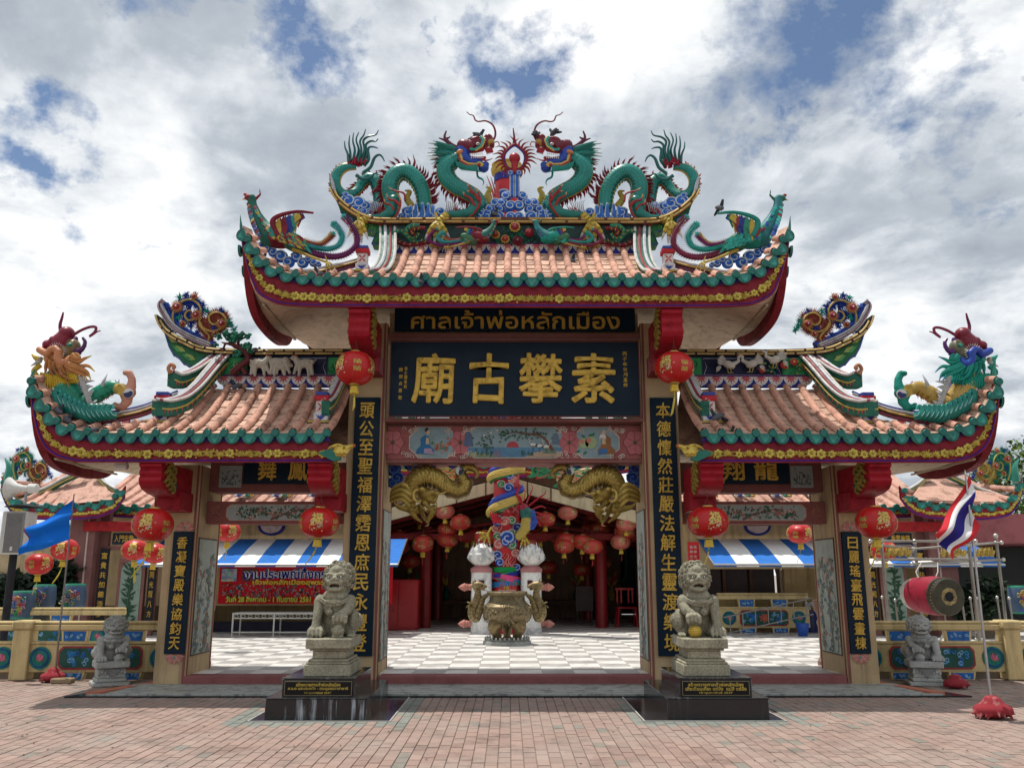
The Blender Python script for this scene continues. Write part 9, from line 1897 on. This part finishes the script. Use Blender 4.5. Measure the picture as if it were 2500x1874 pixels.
q = MB(); q.lathe([(r * .86, -.42), (r * .97, -.28), (r * 1.06, .06), (r * 1.02, .28), (r * .98, .36)], n=36, cols=[(.48, .46, .40), (.28, .01, .03), (.28, .01, .03), (.05, .045, .03)]); b = MB(); b.merge(q, M); b.build('barrel', PAINT, t); q = MB(); q.lathe([(r * .99, .345), (r * 1.0, .40), (r * .93, .425)], n=36, col=(.05, .045, .03)); [q.ball((r * 1.0 * math.cos(k * PI / 18), r * 1.0 * math.sin(k * PI / 18), .375), .010, 5, 4, (.3, .25, .1)) for k in range(36)]; b = MB(); b.merge(q, M); b.build('hoop', PAINT, t)
dm, dt, db_ = newmat('drum_skin'); nv_ = noise(dt, 9, 6, .7, objvec(dt), 1.2); dt.links.new(ramp(dt, nv_, [(.40, (.03, .022, .010)), (.52, (.20, .14, .05)), (.64, (.34, .25, .09))]), db_.inputs['Base Color']); db_.inputs['Roughness'].default_value = .45; q = MB(); q.lathe([(.001, .428), (r * .93, .422)], n=36, col=(.1, .1, .1)); b = MB(); b.merge(q, M); b.build('skin', dm, t)
q = MB(); q.lathe([(.001, .432), (r * .26, .431)], n=20, col=(.012, .012, .015)); b = MB(); b.merge(q, M); b.build('skin_patch', MATTE, t)
for (x, y, dx) in ((660, 715, -.16), (750, 715, .10)): p = cE5(x, y, 12.9) - dc; MB().tube([p, (p * .3 + Vector((dx, 0, r * .75))), Vector((dx, 0, r * .95))], .008, 5, (.55, .52, .45)).build('rope', FABRIC, t)
# pigeons ------------------------------------------------------------------
s = Sculpt(); pc = (.10, .11, .14); s.ell((0, 0, .055), (.045, .095, .045), (.5, 0, 0), pc); s.chain([(0, -.05, .085), (0, -.075, .125)], [.030, .022], (.03, .05, .06)); s.ell((0, -.082, .140), (.021, .026, .021), None, (.045, .05, .06)); s.cap((0, -.10, .138), (0, -.118, .133), .007, .002, (.02, .02, .02)); s.chain([(0, .08, .03), (0, .17, .0)], [.03, .016], (.03, .032, .04)); s.ell((.03, .02, .06), (.02, .085, .032), (.45, 0, 0), (.09, .095, .11)); s.ell((-.03, .02, .06), (.02, .085, .032), (.45, 0, 0), (.09, .095, .11))
pb0 = s.build('body', MATTE, None, .006, 1); lg = MB().tube([(.012, 0, .02), (.012, -.01, -.02)], .004, 5, (.3, .06, .06)).tube([(-.012, 0, .02), (-.012, -.01, -.02)], .004, 5, (.3, .06, .06)); pl0 = lg.build('legs', MATTE)
birds = [(1168, 330, 9.93, 1.4, 'on the head of the left ridge dragon'), (1352, 322, 9.93, -2.3, 'on the brow of the right ridge dragon'), (1311, 330, 9.93, 2.6, 'on the snout of the right ridge dragon'), (1027, 684, 8.6, .2, 'on the front eave of the central roof, left of centre'),
 (634, 630, 8.75, 1.9, 'beside the cloud curls on the left end of the central roof'), (777, 668, 8.72, -.4, 'on the central eave near the left ridge pedestal'), (627, 856, 9.8, 2.9, 'on the left side ridge right of the pine'), (578, 940, 9.6, -.8, 'on the scalloped frieze below the pine'), (143, 1000, 8.66, 1.2, 'on the far left eave, upper one of the two'), (162, 1022, 8.66, 1.5, 'on the far left eave, lower one of the two'),
 (225, 1050, 8.62, -1.5, 'on the left eave just below the dragon fish waves'), (1396, 634, 9.5, .4, 'on the tiles at the top of the central roof, right of centre'), (1752, 1016, 8.9, -1.4, 'on the pedestal of the right side roof beside the main pillar'), (1786, 1056, 8.7, .1, 'on the right side eave beside the main pillar'), (1208, 520, 9.8, .5, 'on the clouds left of the flaming pearl')]
for i, (px, py, Y, rz, lab) in enumerate(birds + [(0, 0, 0, .3, 'on the wing tip of the right phoenix')]):
 p = W(px, py, Y) if px else Vector((-cA(655, 845, 8.89).x, 8.89, cA(655, 845, 8.89).z + .07)); t = thing('pigeon', 'grey pigeon perched ' + lab, 'pigeon', tuple(p - Vector((0, 0, .05))), 'pigeons perched on the roofs'); t.rotation_euler = (0, 0, rz); t.scale = [random.uniform(.70, .82)] * 3
 for o_ in (pb0, pl0): link(o_.name.split('.')[0], o_.data, t)
for o_ in (pb0, pl0): bpy.data.objects.remove(o_)
# security camera and its cable
c = W(300, 1138, 9.3); t = thing('security_camera', 'small white security camera under the left side roof soffit', 'camera', tuple(c)); MB().lathe([(.035, -.09), (.04, -.08), (.04, .05), (.03, .06)], n=14, col=(.60, .60, .60), axis='x').build('housing', GLOSS, t); MB().lathe([(.001, -.0925), (.026, -.092)], n=14, col=(.02, .02, .02), axis='x').build('lens', LAQ, t); MB().tube([(.03, 0, .03), (.08, .03, .10)], .012, 6, (.5, .5, .5)).build('bracket', MATTE, t)
# trees --------------------------------------------------------------------
def tree(label, base, h, blobs, n, cols, grp=None):
 t = thing('tree', label, 'tree', base, grp); MB().tube(spl([(0, 0, 0), (.1, 0, h * .3), (-.05, .1, h * .6), (.1, 0, h * .85)], 4), [.16 - .01 * i for i in range(13)], 8, (.12, .09, .06)).build('trunk', MATTE, t)
 q = MB(); [q.tube(spl([(0, 0, h * .5), (b[0] * .5, b[1] * .5, (h * .55 + b[2]) / 2), (b[0], b[1], b[2])], 3), .04, 5, (.12, .09, .06)) for b in blobs]; q.build('limb', MATTE, t); q = MB(); rr = random.Random(len(label))
 for k in range(n):
  b = blobs[k % len(blobs)]; d = Vector((rr.gauss(0, 1), rr.gauss(0, 1), rr.gauss(0, 1))).normalized() * (rr.random() ** .4) * b[3]; p = Vector(b[:3]) + Vector((d.x, d.y, d.z * .75)); a = Vector((rr.uniform(-1, 1), rr.uniform(-1, 1), rr.uniform(-.8, .5))).normalized() * rr.uniform(.10, .22)
  sd_ = a.cross(Vector((rr.uniform(-1, 1), rr.uniform(-1, 1), 1))).normalized() * a.length * .28; q.add([p, p + a * .5 + sd_, p + a, p + a * .5 - sd_], [(0, 1, 2, 3)], rr.choice(cols))
 tag(q.build('foliage', MATTE, t, False), kind='stuff')
GRN = [(.05, .11, .02), (.07, .15, .03), (.035, .08, .015), (.12, .20, .04), (.17, .22, .06)]
p = W(2470, 1400, 25); tree('bright green leafy tree behind the right pavilion', (p.x, 25, 0), 4.2, [(-1.0, 0, 3.0, .9), (.2, 0, 3.4, 1.1), (1.4, .3, 3.2, 1.2), (0, .3, 4.3, .9), (1.0, 0, 4.6, 1.0), (-.6, 0, 2.3, .8), (.8, 0, 2.3, .9)], 5200, GRN)
p = W(1900, 1400, 27); tree('small green tree glimpsed above the right painted lintel', (p.x, 27, 0), 3.0, [(0, 0, 3.2, .9), (-1, 0, 2.9, .7), (1, 0, 3.0, .7)], 1600, GRN)
DG = [(.01, .02, .012), (.015, .03, .015), (.02, .04, .02)]
for (px, Y, lab, h) in ((5, 15.6, 'dark clipped shrub at the left edge beyond the railing', .95), (118, 15.8, 'dark shrub behind the blue flag and stools', 1.2), (2395, 15.5, 'dark shrub behind the right flagpole and steel rack', .9)): p = W(px, 1500, Y); tree(lab, (p.x, Y, .1), h, [(0, 0, h * .8, .38), (.15, 0, h, .32), (-.2, 0, h * .6, .34)], 1500, DG, 'dark shrubs near the pavilions')
# scroll ornaments on the pavilion ridges, more lanterns in the hall
pm = lambda x, y, o=0: W(22 + (x - 150) * .135, 1092 + (y - 120) * .185, 16.2 + o)
for m, sd in ((-1, 'left'), (1, 'right')): scroll_orn('green and red fringed scroll ornament on the %s pavilion ridge' % sd, m, pm, 1.05, 16.2, W(100, 1200, 16.2), ((.01, .20, .14), (.30, .09, .05), (.02, .06, .28)) if m < 0 else ((.01, .22, .15), (.42, .30, .08), (.02, .06, .28)))
rr = random.Random(21); LX = ['far left', 'left', 'centre left', 'centre right', 'right', 'far right']
for i in range(24):
 px = 985 + (i % 12) * 49 + rr.uniform(-15, 15); Y = 17.9 + (i // 12) * 1.4 + rr.uniform(-.2, .6); py = 1290 + rr.uniform(-40, 60) - 22 * (1 - abs(px - 1250) / 290)
 hang(LQ, 'dim lantern, %s row under the hall ceiling, %s, %s of two' % ('front' if i < 12 else 'back', LX[(i % 12) // 2], ('left', 'right')[i % 2]), P3(px, py, Y), GI, i, .15, (0, 0), (.30, .05, .04), False)
